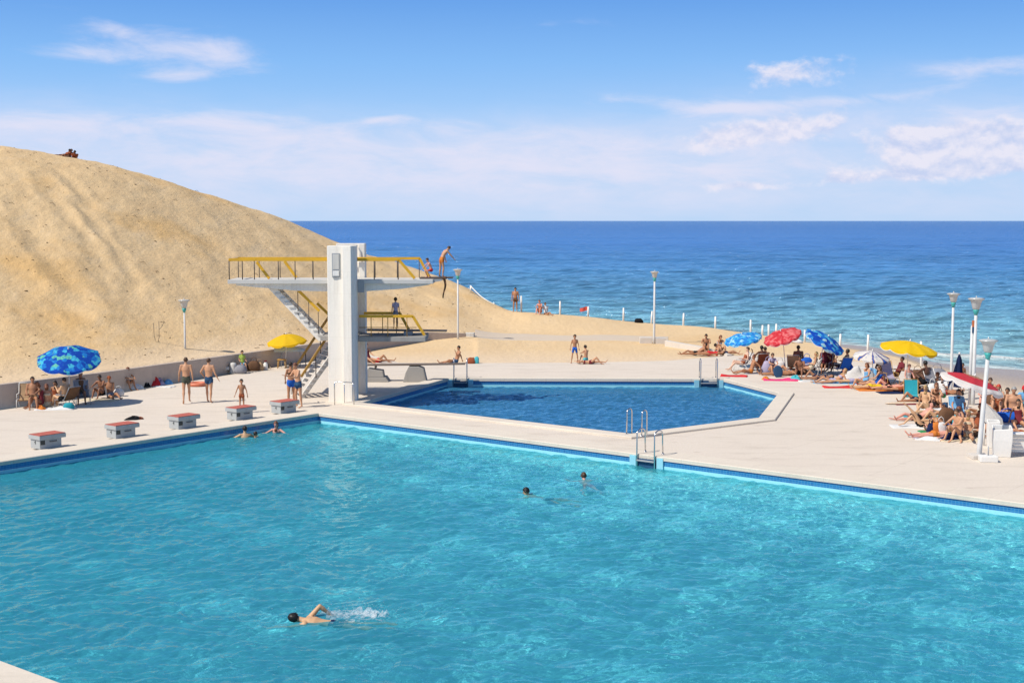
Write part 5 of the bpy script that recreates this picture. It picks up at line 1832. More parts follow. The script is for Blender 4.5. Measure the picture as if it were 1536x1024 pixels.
mb.add(vs, [(i * 8 + k, ((i + 1) % 28) * 8 + k, ((i + 1) % 28) * 8 + (k + 1) % 8, i * 8 + (k + 1) % 8) for i in range(28) for k in range(8)], True)
o = mb.build('swim_ring', [cl('white')]); o.location = (q.x, q.y, q.z); o.rotation_euler = (R(8), R(12), 0)
tag(o, 'white swim ring on the sand behind the red parasol', 'swim ring')

# right crowd: furniture and things on the deck
beach_chair(g3(1112, 556), 100, cl('white'), 'white framed chair at the left edge of the crowd, under the sky blue parasol', 30)
beach_chair(g3(1139, 557), 12, cl('rust'), 'rust canvas chair under the sky blue parasol with a dark haired sitter', 24, M_GREYP)
beach_chair(g3(1191, 559), -20, cl('tan'), 'tan patterned chair under the red parasol', 26)
beach_chair(g3(1213, 562), 70, cl('white'), 'white framed chair between the red and deep blue parasols', 40)
beach_chair(g3(1236, 560), 150, cl('maroon'), 'dark maroon chair under the deep blue parasol', 26, M_GREYP)
beach_chair(g3(1262, 562), 20, cl('blue'), 'blue canvas chair beneath the right rim of the deep blue parasol', 30, M_GREYP)
beach_chair(g3(1336, 577), 190, cl('lavender'), 'chair with a faded lavender back left of the yellow parasol pole', 28, M_OCHRE, backlen=0.75)
beach_chair(g3(1367, 601), 168, cl('teal'), 'chair with a bright teal back standing at the front of the yellow parasol', 24, M_OCHRE, backlen=0.66, arms=False, seat_z=0.22)
beach_chair(g3(1402, 583), 200, cl('grey'), 'grey canvas chair behind the teal backed chair, near the red and white parasol', 30)
towel(g3(1140, 560), 88, 0.7, 1.5, cl('grey'), 'grey towel before the chairs under the sky blue parasol', 0.09)
towel(g3(1172, 570), 84, 0.75, 1.7, cl('pink'), 'bright pink towel on the deck in front of the red parasol', 0.10)
bundle(g3(1194, 570), 5, 0.55, 0.5, 0.26, cl('aqua'), 'turquoise cloth heap at the right end of the pink towel')
bundle(g3(1149, 569.5), 5, 0.40, 0.5, 0.18, cl('orange'), 'orange cloth heap at the left end of the pink towel')
o = MB(); o.ell((0, 0, 0.30), 0.26, 0.03, 0.33, 18, 10); o = o.build('kickboard', cl('denim')); o.location = g3(1166, 566); o.rotation_euler = (R(-24), R(18), R(12))
tag(o, 'dark blue oval board propped upright behind the pink towel', 'swim board')
bag(g3(1153, 560), 0, 0.7, 0.5, 0.62, cl('lavender'), 'bulging lavender bag under the sky blue parasol')
bag(g3(1170, 556), 0, 0.5, 0.4, 0.5, cl('white'), 'white cloth bag between the sky blue and red parasols')
bag(g3(1210, 552), 0, 0.6, 0.5, 0.55, cl('blue'), 'blue and white bag beneath the right rim of the red parasol')
bundle(g3(1287, 568), -8, 1.7, 1.0, 0.62, F_WHITE, 'large slumped heap of white canvas behind the reclining woman', 'canvas_heap', 'canvas')
bundle(g3(1272, 560), 0, 0.7, 0.5, 0.6, cl('blue'), 'bright blue cloth heap against the large white canvas heap')
towel(g3(1256, 574), 80, 0.9, 2.2, cl('skyblue'), 'pale blue towel under the woman reclining below the deep blue parasol', 0.05)
towel(g3(1264, 581), 88, 0.6, 1.7, cl('red'), 'red towel at the front edge of the crowd below the deep blue parasol', 0.07)
bundle(g3(1307, 566), 0, 0.75, 0.5, 0.48, cl('skyblue'), 'pale blue cloth heap under the striped parasol')
bundle(g3(1325, 576), 0, 0.7, 0.5, 0.42, cl('maroon'), 'maroon cloth heap left of the chair with the lavender back')
bundle(g3(1326, 581), 0, 0.4, 0.35, 0.22, cl('blue'), 'small bright blue cloth in front of the maroon heap')
bag(g3(1376, 572), 0, 0.7, 0.5, 0.55, cl('brown'), 'dark brown bag under the yellow parasol')
bag(g3(1405, 572), 15, 0.95, 0.7, 0.62, cl('grey'), 'grey rucksack right of the dark seated figure under the yellow parasol')
o = MB(); o.ell((0, 0, 0.05), 0.85, 0.2, 0.05, 20, 8); o = o.build('paddle_board', simple('cream_board', (0.66, 0.52, 0.38), 0.4)); o.location = g3(1357, 606); o.rotation_euler = (0, 0, R(3))
tag(o, 'long pale oval swim board lying in front of the teal backed chair', 'swim board')
bag(g3(1388, 600), 0, 0.5, 0.4, 0.45, cl('navy'), 'navy bag between the teal backed chair and the blonde woman')
bag(g3(1398, 596), 0, 0.45, 0.4, 0.6, cl('white'), 'white striped bag right of the teal backed chair')
towel(g3(1384, 640), 84, 0.8, 2.3, cl('white'), 'white towel under the woman in a black bikini at the front of the crowd', 0.04)
towel(g3(1400, 626), 84, 0.8, 2.2, cl('teal'), 'teal towel under the man in black trunks', 0.05)
towel(g3(1412, 655), 84, 0.8, 2.0, cl('lavender'), 'pale lavender towel under the red skinned sunbather nearest the pool', 0.05)
bag(g3(1403, 654), 0, 0.34, 0.3, 0.5, cl('orange'), 'orange bag standing on the deck by the red skinned sunbather')
bag(g3(1396, 654), 0, 0.26, 0.26, 0.46, cl('navy'), 'navy bag just left of the orange bag')
bag(g3(1411, 654), 0, 0.4, 0.3, 0.5, cl('white'), 'white bag just right of the orange bag')
bundle(g3(1424, 659), 0, 0.75, 0.45, 0.26, cl('navy'), 'navy cloth heap in front of the orange and white bags')
towel(g3(1398, 659), 70, 0.55, 1.1, cl('white'), 'crumpled white towel at the front corner of the crowd', 0.10)
towel(g3(1440, 660), 84, 0.7, 1.4, cl('cream'), 'cream and dark towel beneath the two sitters at the front of the crowd', 0.07)
bag(g3(1420, 636), 4, 0.62, 0.34, 0.62, cl('brown'), 'brown canvas windbreak bag behind the bikini woman', False)
beach_chair(g3(1436, 632), 170, cl('skyblue'), 'white framed chair under the red and white parasol', 30)
bag(g3(1436, 642), 0, 0.34, 0.3, 0.5, cl('aqua'), 'aqua bag under the red and white parasol')
bag(g3(1512, 632), 0, 1.1, 0.6, 0.36, cl('blue'), 'blue and dark bundle on the deck at the right edge')
bag(g3(1494, 618), 0, 0.9, 0.6, 0.75, cl('brown'), 'brown patterned bag under the low rim of the red and white parasol')
# stacked white slatted bench at the right edge
q = G(1526, 684)
t = thing('slatted_bench', 'white slatted bench at the right edge beside the white bin', 'bench', (q.x, q.y, 0), R(-6))
b = MB()
for k in range(5): b.box((-0.42, 0.1 + 0.02 * k, 0.12 + 0.11 * k), (0.42, 0.14 + 0.02 * k, 0.21 + 0.11 * k))
b.build('slatted_panel', M_WHITE, t)
b = MB(); b.box((-0.45, 0.03, 0.68), (0.45, 0.5, 0.72)); b.build('seat', M_WHITE, t, bevel=0.01)
for x in (-0.4, 0.4):
    b = MB(); b.box((x - 0.03, 0.06, 0.0), (x + 0.03, 0.095, 0.68)); b.build('leg', M_GREYP, t)
# strip of cloth hanging from the high board
q = Vector((-2.86, 56.55, 5.07))
t = thing('hanging_cloth', 'dark brown cloth strip hanging from the tip of the high platform', 'cloth', q)
b = MB(); vs = []
for i in range(9):
    s = i / 8
    for j in range(3):
        vs.append((0.055 * (j - 1) * (1 - 0.5 * s) + 0.05 * math.sin(s * 5), -0.075 + 0.04 * math.sin(s * 4 + j), -0.02 - 0.80 * s))
b.add(vs, [(i * 3 + j, i * 3 + j + 1, (i + 1) * 3 + j + 1, (i + 1) * 3 + j) for i in range(8) for j in range(2)], True)
b.build('cloth', cl('brown'), t)
b = MB(); b.box((-0.09, -0.09, -0.02), (0.09, 0.3, 0.075)); b.build('knot', cl('brown'), t, bevel=0.02)
# ------------------------------------------------------------------ people
SKIN = {}


def skin(k):
    base = {'pale': (0.66, 0.42, 0.30), 'tan': (0.55, 0.29, 0.165), 'bronze': (0.42, 0.20, 0.105), 'brown': (0.27, 0.12, 0.065), 'deep': (0.13, 0.06, 0.038), 'pink': (0.66, 0.32, 0.24), 'gold': (0.60, 0.36, 0.20)}[k]
    if k not in SKIN:
        m = mat('skin_' + k); t = NT(m)
        co = t.n('ShaderNodeTexCoord').outputs['Object']
        n = t.noise(co, 5, 4, 0.6)
        c = t.mix(n, tuple(x * 0.86 for x in base), tuple(min(1, x * 1.12) for x in base))
        p = t.n('ShaderNodeBsdfPrincipled', in_Roughness=0.52); p.inputs['Specular IOR Level'].default_value = 0.35
        p.inputs['Subsurface Weight'].default_value = 0.0
        t.l(c, p.inputs['Base Color']); t.out(p.outputs[0])
        SKIN[k] = m
    return SKIN[k]


HAIRC = {'black': (0.012, 0.010, 0.009), 'dark': (0.03, 0.018, 0.012), 'brown': (0.075, 0.038, 0.02), 'auburn': (0.16, 0.055, 0.025), 'blonde': (0.42, 0.27, 0.11), 'grey': (0.30, 0.29, 0.28), 'red': (0.5, 0.06, 0.03)}
HM = {}


def hair_m(k):
    if k not in HM: HM[k] = simple('hair_' + k, HAIRC[k], 0.5, 0.3, 12)
    return HM[k]


M_EYE = simple('eye_dark', (0.03, 0.02, 0.015), 0.3)
M_LIP = simple('lip', (0.36, 0.12, 0.10), 0.5)


def nv(v): return Vector(v).normalized()


def loft(mb, cs, ws, ds, lats, n=16):
    """elliptical sections along centres cs"""
    vs = []
    for i, c in enumerate(cs):
        c = Vector(c)
        t = (Vector(cs[min(i + 1, len(cs) - 1)]) - Vector(cs[max(i - 1, 0)])).normalized()
        la = Vector(lats[i]); la = (la - t * la.dot(t)).normalized()
        fr = t.cross(la)
        for k in range(n):
            a = 2 * math.pi * k / n
            vs.append(c + la * (ws[i] * math.cos(a)) + fr * (ds[i] * math.sin(a)))
    m = len(cs)
    fs = [(i * n + k, i * n + (k + 1) % n, (i + 1) * n + (k + 1) % n, (i + 1) * n + k) for i in range(m - 1) for k in range(n)]
    fs += [tuple(range(n - 1, -1, -1)), tuple((m - 1) * n + k for k in range(n))]
    mb.add(vs, fs, True)


def seg_dist(P, a, b):
    a = np.array(a); b = np.array(b); d = b - a
    L2 = float(d @ d) or 1e-9
    t = np.clip(((P - a) @ d) / L2, 0, 1)
    q = a + t[:, None] * d
    return np.linalg.norm(P - q, axis=1), ((P - a) @ d) / L2


STAND = dict(s1=(0, 0.02, 1), s2=(0, -0.02, 1), neck=(0, 0.12, 1), look=(0, 1, -0.05),
             ar=((0.16, -0.02, -1), (0.10, 0.16, -1)), al=((-0.16, -0.02, -1), (-0.10, 0.16, -1)),
             lr=((0.05, 0.03, -1), (0.02, -0.05, -1), (0.15, 1, -0.22)), ll=((-0.05, 0.03, -1), (-0.02, -0.05, -1), (-0.15, 1, -0.22)))


def P_(**k):
    d = dict(STAND); d.update(k); return d


POSES = {
    'stand': P_(),
    'walk': P_(lr=((0.02, 0.30, -1), (0.0, 0.05, -1), (0.1, 1, -0.15)), ll=((-0.02, -0.16, -1), (-0.0, -0.42, -1), (-0.1, 0.9, -0.6)), ar=((0.2, -0.22, -1), (0.1, 0.05, -1)), al=((-0.2, 0.2, -1), (-0.08, 0.42, -1))),
    'hips': P_(ar=((0.55, -0.25, -1), (-0.6, 0.15, -0.6)), al=((-0.55, -0.25, -1), (0.6, 0.15, -0.6)), lr=((0.08, 0.1, -1), (0.02, 0.0, -1), (0.2, 1, -0.2)), ll=((-0.03, -0.08, -1), (-0.03, -0.05, -1), (-0.15, 1, -0.2))),
    'kid': P_(ar=((0.42, 0.05, -1), (0.35, 0.15, -1)), al=((-0.38, 0.0, -1), (-0.2, 0.1, -1))),
    'wide': P_(lr=((0.2, 0.05, -1), (0.12, 0.0, -1), (0.3, 1, -0.2)), ll=((-0.2, 0.05, -1), (-0.12, 0.0, -1), (-0.3, 1, -0.2)), ar=((0.3, -0.05, -1), (0.15, 0.15, -1)), al=((-0.3, -0.05, -1), (-0.15, 0.15, -1))),
    'leanlook': P_(s1=(0, 0.42, 1), s2=(0, 0.78, 1), neck=(0, 0.9, 0.7), look=(0, 0.8, -0.7), ar=((0.25, 0.55, -0.75), (0.05, 0.6, -0.65)), al=((-0.25, 0.1, -1), (-0.2, 0.35, -0.9)), lr=((0.08, 0.15, -1), (0.0, -0.12, -1), (0.1, 1, -0.2)), ll=((-0.06, -0.05, -1), (0, -0.12, -1), (-0.1, 1, -0.2))),
    'crouch': P_(s1=(0, 0.35, 1), s2=(0, 0.55, 1), neck=(0, 0.5, 1), look=(0, 1, -0.3), lr=((0.25, 1, -0.12), (0.05, -0.45, -0.9), (0.1, 1, -0.1)), ll=((-0.25, 1, -0.12), (-0.05, -0.45, -0.9), (-0.1, 1, -0.1)), ar=((0.2, 0.7, -0.7), (0.05, 0.6, -0.7)), al=((-0.2, 0.7, -0.7), (-0.05, 0.6, -0.7))),
    # on the ground, legs forward, weight on the hands behind
    'sitback': P_(s1=(0, -0.38, 1), s2=(0, -0.28, 1), neck=(0, 0.1, 1), look=(0, 1, -0.1), ar=((0.28, -0.75, -0.75), (0.15, -0.35, -1)), al=((-0.28, -0.75, -0.75), (-0.15, -0.35, -1)), lr=((0.12, 1, 0.05), (0.06, 1, -0.1), (0.25, 0.5, 1)), ll=((-0.12, 1, 0.32), (-0.06, 0.9, -0.42), (-0.2, 1, 0.35))),
    'sitknees': P_(s1=(0, 0.0, 1), s2=(0, 0.3, 1), neck=(0, 0.35, 1), look=(0, 1, -0.15), lr=((0.12, 0.85, 0.62), (0.02, 0.42, -0.95), (0.1, 1, -0.2)), ll=((-0.12, 0.85, 0.62), (-0.02, 0.42, -0.95), (-0.1, 1, -0.2)), ar=((0.22, 0.75, -0.55), (-0.35, 0.75, -0.1)), al=((-0.22, 0.75, -0.55), (0.35, 0.75, -0.1))),
    'sitcross': P_(s1=(0, -0.05, 1), s2=(0, 0.18, 1), neck=(0, 0.3, 1), look=(0, 1, -0.3), lr=((0.75, 0.75, 0.12), (-0.9, 0.25, -0.2), (-0.6, 0.8, -0.1)), ll=((-0.75, 0.75, 0.12), (0.9, 0.25, -0.2), (0.6, 0.8, -0.1)), ar=((0.25, 0.3, -0.9), (-0.1, 0.75, -0.5)), al=((-0.25, 0.3, -0.9), (0.1, 0.75, -0.5))),
    'sitside': P_(s1=(0.10, -0.25, 1), s2=(0.05, -0.1, 1), neck=(0, 0.2, 1), look=(0.2, 1, -0.1), lr=((0.35, 0.9, 0.25), (-0.35, 0.75, -0.55), (0, 1, 0)), ll=((-0.2, 1, 0.05), (-0.3, 0.9, -0.1), (-0.2, 0.7, 0.7)), ar=((0.35, -0.55, -0.85), (0.15, -0.2, -1)), al=((-0.25, 0.45, -0.8), (0.1, 0.85, -0.2))),
    # on a chair
    'chair': P_(s1=(0, -0.20, 1), s2=(0, -0.15, 1), neck=(0, 0.2, 1), look=(0, 1, -0.05), lr=((0.10, 1, 0.06), (0.03, 0.18, -1), (0.1, 1, -0.15)), ll=((-0.10, 1, 0.06), (-0.03, 0.32, -1), (-0.1, 1, -0.15)), ar=((0.25, 0.15, -1), (-0.05, 0.95, -0.25)), al=((-0.25, 0.15, -1), (0.05, 0.95, -0.25))),
    'chairback': P_(s1=(0, -0.55, 1), s2=(0, -0.45, 1), neck=(0, 0.0, 1), look=(0, 1, 0.0), lr=((0.10, 1, 0.28), (0.03, 0.35, -1), (0.1, 1, -0.15)), ll=((-0.10, 1, 0.1), (-0.03, 0.75, -0.75), (-0.1, 1, 0.1)), ar=((0.3, 0.0, -1), (0.0, 0.95, 0.05)), al=((-0.3, 0.1, -1), (0.25, 0.85, 0.15))),
    'chairread': P_(s1=(0, -0.35, 1), s2=(0, -0.1, 1), neck=(0, 0.35, 1), look=(0, 1, -0.25), lr=((0.10, 1, 0.12), (0.03, 0.25, -1), (0.1, 1, -0.15)), ll=((0.02, 1, 0.25), (0.25, 0.55, -0.8), (0.1, 1, -0.1)), ar=((0.25, 0.4, -0.8), (-0.3, 0.7, 0.55)), al=((-0.25, 0.4, -0.8), (0.3, 0.7, 0.55))),
    # lying: feet towards +y
    'supine': P_(s1=(0, -1, 0.05), s2=(0, -1, 0.0), neck=(0, -1, 0.12), look=(0, 0.25, 1), lr=((0.12, 1, 0.0), (0.08, 1, -0.04), (0.3, 0.45, 0.9)), ll=((-0.12, 1, 0.0), (-0.08, 1, -0.04), (-0.3, 0.45, 0.9)), ar=((0.5, 0.9, -0.08), (0.25, 1, -0.05)), al=((-0.5, 0.9, -0.08), (-0.25, 1, -0.05))),
    'supknee': P_(s1=(0, -1, 0.05), s2=(0, -1, 0.0), neck=(0, -1, 0.15), look=(0, 0.35, 1), lr=((0.10, 0.72, 0.72), (0.03, 0.62, -0.80), (0.1, 1, -0.15)), ll=((-0.12, 1, 0.0), (-0.08, 1, -0.04), (-0.3, 0.45, 0.9)), ar=((0.75, -0.55, 0.0), (-0.6, -0.75, 0.15)), al=((-0.5, 0.9, -0.08), (0.4, 0.8, 0.25))),
    'suplift': P_(s1=(0, -1, 0.10), s2=(0, -1, 0.05), neck=(0, -1, 0.2), look=(0, 0.35, 1), lr=((0.05, 0.62, 0.8), (0.02, 0.72, -0.7), (0.1, 1, -0.15)), ll=((-0.05, 0.5, 0.85), (0.12, 0.55, 0.62), (0.0, 0.8, 0.6)), ar=((0.8, -0.3, 0.0), (0.1, -1, 0.1)), al=((-0.55, 0.8, 0.0), (-0.05, 0.95, 0.1))),
    'propped': P_(s1=(0, -1, 0.45), s2=(0, -1, 0.75), neck=(0, -0.4, 1), look=(0, 1, 0.05), lr=((0.12, 1, 0.35), (0.05, 0.9, -0.45), (0.15, 0.9, 0.3)), ll=((-0.12, 1, 0.0), (-0.08, 1, -0.05), (-0.3, 0.45, 0.9)), ar=((0.3, -0.35, -1), (0.15, 0.85, -0.1)), al=((-0.3, -0.35, -1), (-0.15, 0.85, -0.1))),
    # prone: feet towards +y, face down
    'prone': P_(s1=(0, -1, 0.0), s2=(0, -1, 0.06), neck=(0, -1, 0.0), look=(0.75, 0, -0.6), flip=True, lr=((-0.10, 1, 0.0), (-0.05, 1, 0.02), (0, 1, -0.25)), ll=((0.10, 1, 0.0), (0.05, 1, 0.02), (0, 1, -0.25)), ar=((-0.75, -0.6, -0.1), (0.75, -0.65, -0.05)), al=((0.75, -0.6, -0.1), (-0.75, -0.65, -0.05))),
    'proneup': P_(s1=(0, -1, 0.12), s2=(0, -0.8, 0.62), neck=(0, -0.55, 0.9), look=(0, -1, -0.05), flip=True, lr=((-0.10, 1, 0.0), (-0.05, 1, 0.02), (0, 1, -0.25)), ll=((0.10, 1, 0.0), (0.05, 0.65, 0.75), (0, 0.3, 1)), ar=((-0.25, -0.2, -1), (0.2, -1, -0.12)), al=((0.25, -0.2, -1), (-0.2, -1, -0.12))),
    # on the side, head on the hand; front faces +x after yaw
    'crawl': P_(s1=(0, 1, 0.12), s2=(0, 1, 0.22), neck=(0, 1, 0.30), look=(0.7, 0.6, -0.05), flip=False, prone=True, lr=((0.08, -1, -0.16), (0.05, -1, -0.02), (0, -1, -0.3)), ll=((-0.08, -1, -0.24), (-0.05, -1, 0.12), (0, -1, -0.2)), ar=((0.30, -0.62, 0.72), (0.25, -0.62, -0.62)), al=((-0.35, 1, -0.30), (-0.1, 1, -0.25))),
    'breast': P_(s1=(0, 1, 0.42), s2=(0, 1, 0.62), neck=(0, 0.5, 1), look=(0, 1, 0.0), prone=True, lr=((0.3, -1, -0.45), (0.2, -1, -0.3), (0, -1, -0.3)), ll=((-0.3, -1, -0.45), (-0.2, -1, -0.3), (0, -1, -0.3)), ar=((0.75, 0.6, -0.35), (0.35, 0.9, -0.05)), al=((-0.75, 0.6, -0.35), (-0.35, 0.9, -0.05))),
    'tread': P_(s1=(0, 0.15, 1), s2=(0, 0.1, 1), neck=(0, 0.15, 1), look=(0, 1, 0.0), ar=((0.75, 0.35, -0.4), (0.5, 0.8, 0.05)), al=((-0.75, 0.35, -0.4), (-0.5, 0.8, 0.05)), lr=((0.15, 0.5, -1), (0.05, -0.4, -1), (0.1, 0.6, -0.8)), ll=((-0.15, 0.5, -1), (-0.05, -0.4, -1), (-0.1, 0.6, -0.8))),
}


def build_body(pose, H=1.72, sex='m', build=1.0, child=False, vox=0.021):
    s = H / 1.72
    d = pose
    lat = Vector((1, 0, 0))
    flip = d.get('flip') or d.get('prone')
    fem = sex == 'f'
    hs = 1.18 if child else 1.0          # child: bigger head
    pel = Vector((0, 0, 0))
    s1 = nv(d['s1']); s2 = nv(d['s2']); nk = nv(d['neck'])
    look = nv(d['look'])
    latx = Vector((-1, 0, 0)) if d.get('flip') else lat
    waist = pel + s1 * 0.19 * s
    chest = waist + (s1 + s2).normalized() * 0.15 * s
    nbase = chest + s2 * 0.20 * s
    hbase = nbase + nk * 0.085 * s
    head = hbase + nk * 0.105 * s * hs
    front = lambda t: (latx.cross(-t)).normalized() if True else None
    # frontal direction of the trunk: x lateral, trunk axis up -> front = axis x lateral rotated
    fr1 = s1.cross(latx) * -1
    fr2 = s2.cross(latx) * -1
    m = MB()
    bw = build
    if fem:
        ws = [0.105, 0.155, 0.168, 0.128, 0.125, 0.142, 0.138, 0.075, 0.05]; ds = [0.08, 0.105, 0.112, 0.088, 0.088, 0.102, 0.088, 0.062, 0.05]
    else:
        ws = [0.105, 0.145, 0.152, 0.140, 0.146, 0.172, 0.165, 0.085, 0.055]; ds = [0.08, 0.10, 0.108, 0.100, 0.104, 0.118, 0.098, 0.070, 0.055]
    if child:
        ws = [w * (0.86 if not fem else 0.9) for w in ws]; ds = [x * 0.9 for x in ds]
    ws = [w * s * (bw if i < 7 else 1) for i, w in enumerate(ws)]; ds = [x * s * (bw ** 1.3 if i < 7 else 1) for i, x in enumerate(ds)]
    cs = [pel - s1 * 0.10 * s, pel - s1 * 0.045 * s, pel + s1 * 0.03 * s, waist - s1 * 0.02 * s, waist + s1 * 0.07 * s, chest + s2 * 0.02 * s, chest + s2 * 0.12 * s, nbase - s2 * 0.005 * s, nbase + nk * 0.03 * s]
    loft(m, cs, ws, ds, [latx] * len(cs))
    sh_w = (0.155 if fem else 0.182) * s * (0.86 if child else 1) * (0.6 + 0.4 * bw)
    bones = [('hip', pel - s1 * 0.10 * s, pel + s1 * 0.05 * s, 0.15 * s), ('belly', pel + s1 * 0.05 * s, chest - s1 * 0.02 * s, 0.14 * s), ('chest', chest - s2 * 0.02 * s, nbase - s2 * 0.02 * s, 0.16 * s), ('neck', nbase, hbase, 0.06 * s), ('head', hbase, head + nk * 0.08 * s, 0.085 * s)]
    # seat and chest masses
    for sx_ in (-1, 1):
        m.ell(pel - s1 * 0.05 * s + latx * (0.075 * s * sx_) - fr1 * (0.055 * s), 0.085 * s * bw, 0.085 * s * bw, 0.09 * s)
        if fem and not child: m.ell(chest + s2 * 0.04 * s + latx * (0.075 * s * sx_) + fr2 * (0.085 * s), 0.062 * s, 0.058 * s, 0.062 * s)
    # neck and head
    m.tube([nbase - s2 * 0.03 * s, hbase + nk * 0.04 * s], [0.062 * s, 0.052 * s], 10)
    hz = nk; hy = (look - hz * look.dot(hz))
    hy = hy.normalized() if hy.length > 0.15 else fr2
    hx = hy.cross(hz).normalized()
    HM_ = Matrix((hx, hy, hz)).transposed()
    k = s * hs
    m.ell(head + HM_ @ Vector((0, -0.012, 0.02)) * k, 0.073 * k, 0.092 * k, 0.092 * k, 12, 9, HM_)
    m.ell(head + HM_ @ Vector((0, 0.022, -0.05)) * k, 0.055 * k, 0.066 * k, 0.072 * k, 10, 8, HM_)
    m.tube([head + HM_ @ Vector((0, 0.075, 0.01)) * k, head + HM_ @ Vector((0, 0.108, -0.028)) * k], [0.012 * k, 0.020 * k], 6)
    for sx_ in (-1, 1): m.ell(head + HM_ @ Vector((0.076 * sx_, -0.008, -0.01)) * k, 0.014 * k, 0.024 * k, 0.032 * k, 8, 6, HM_)
    hands = []
    for sd, nm in ((1, 'ar'), (-1, 'al')):
        u, f = nv(d[nm][0]), nv(d[nm][1])
        sh = nbase - s2 * 0.035 * s + lat * (sh_w * sd)
        el = sh + u * 0.285 * s; wr = el + f * 0.245 * s
        a = (0.88 if fem else 1.0) * (0.8 if child else 1.0) * (0.5 + 0.5 * bw)
        m.ell(sh, 0.062 * s * a, 0.062 * s * a, 0.062 * s * a)
        m.tube([nbase - s2 * 0.02 * s + lat * (0.05 * s * sd), sh], [0.055 * s * a, 0.055 * s * a], 8)
        m.tube([sh, sh.lerp(el, 0.4), el], [0.054 * s * a, 0.050 * s * a, 0.040 * s * a], 10)
        m.ell(el, 0.040 * s * a, 0.040 * s * a, 0.040 * s * a)
        m.tube([el, el.lerp(wr, 0.3), wr], [0.040 * s * a, 0.043 * s * a, 0.027 * s * a], 10)
        # palm
        pl = wr + f * 0.095 * s
        side = latx * sd
        nn = f.cross(Vector((0, 0, 1)))
        nn = nn.normalized() if nn.length > 0.2 else Vector((0, 1, 0))
        pm = f.cross(nn).normalized()
        m.tube([wr - f * 0.02 * s, wr + f * 0.05 * s, pl], [0.028 * s, 0.040 * s, 0.034 * s], 10, 0.5, nn)
        hands.append((wr, pl, f, nn, pm, s, sd))
        bones += [('uarm', sh, el, 0.05 * s), ('farm', el, pl + f * 0.08 * s, 0.04 * s)]
    for sd, nm in ((1, 'lr'), (-1, 'll')):
        th, sn, ft = (nv(x) for x in d[nm])
        hp = pel - s1 * 0.045 * s + latx * (0.088 * s * sd * (-1 if d.get('flip') else 1) * (0.9 if child else 1))
        kn = hp + th * 0.425 * s; an = kn + sn * 0.41 * s
        a = (1.06 if fem else 1.0) * (0.82 if child else 1.0) * (0.4 + 0.6 * bw)
        m.ell(hp, 0.088 * s * a, 0.088 * s * a, 0.088 * s * a)
        m.tube([hp, hp.lerp(kn, 0.25), hp.lerp(kn, 0.65), kn], [0.086 * s * a, 0.084 * s * a, 0.066 * s * a, 0.052 * s * a], 12)
        m.ell(kn, 0.054 * s * a, 0.054 * s * a, 0.054 * s * a)
        bk = (sn.cross(lat)).normalized() * (1 if not d.get('flip') else 1)
        calf = kn.lerp(an, 0.32)
        m.tube([kn, calf, kn.lerp(an, 0.7), an], [0.050 * s * a, 0.057 * s * a, 0.040 * s * a, 0.034 * s * a], 12)
        # foot
        he = an + sn * 0.035 * s - ft * 0.045 * s; ba = an + sn * 0.05 * s + ft * 0.13 * s; to = an + sn * 0.055 * s + ft * 0.19 * s
        fl_ = ft.cross(sn); fl_ = fl_.normalized() if fl_.length > 0.1 else lat
        m.ell(an + sn * 0.01 * s, 0.037 * s, 0.037 * s, 0.037 * s)
        m.tube([he, an + sn * 0.03 * s + ft * 0.04 * s, ba, to], [0.034 * s, 0.040 * s, 0.044 * s, 0.030 * s], 10, 0.62, fl_)
        bones += [('thigh', hp, kn, 0.075 * s), ('shin', kn, to, 0.05 * s)]
    # one continuous skin
    me = m.mesh('tmp', M_EYE)
    o = bpy.data.objects.new('tmp', me); COL.objects.link(o)
    md = o.modifiers.new('r', 'REMESH'); md.mode = 'VOXEL'; md.voxel_size = vox * max(s, 0.7); md.use_smooth_shade = True
    sm = o.modifiers.new('s', 'SMOOTH'); sm.factor = 0.5; sm.iterations = 2
    dg = bpy.context.evaluated_depsgraph_get()
    me2 = bpy.data.meshes.new_from_object(o.evaluated_get(dg))
    bpy.data.objects.remove(o); bpy.data.meshes.remove(me)
    nvx = len(me2.vertices)
    V = np.empty(nvx * 3); me2.vertices.foreach_get('co', V); V = V.reshape(-1, 3)
    N = np.empty(nvx * 3); me2.vertices.foreach_get('normal', N); N = N.reshape(-1, 3)
    F = [tuple(p.vertices) for p in me2.polygons]
    bpy.data.meshes.remove(me2)
    best = np.full(nvx, 1e9); bi = np.zeros(nvx, int); bt = np.zeros(nvx)
    for i, (nm, a, b_, r) in enumerate(bones):
        dd, tt = seg_dist(V, a, b_)
        q = dd / r
        u = q < best
        best[u] = q[u]; bi[u] = i; bt[u] = tt[u]
    names = np.array([b_[0] for b_ in bones])[bi]
    hloc = (V - np.array(head)) @ np.array(HM_) / k
    return dict(V=V, N=N, F=F, names=names, t=bt, hloc=hloc, head=head, HM=HM_, k=k, s=s, hands=hands, pel=pel, nbase=nbase, s2=s2, fr2=fr2, latx=latx, hx=hx, hy=hy, hz=hz)


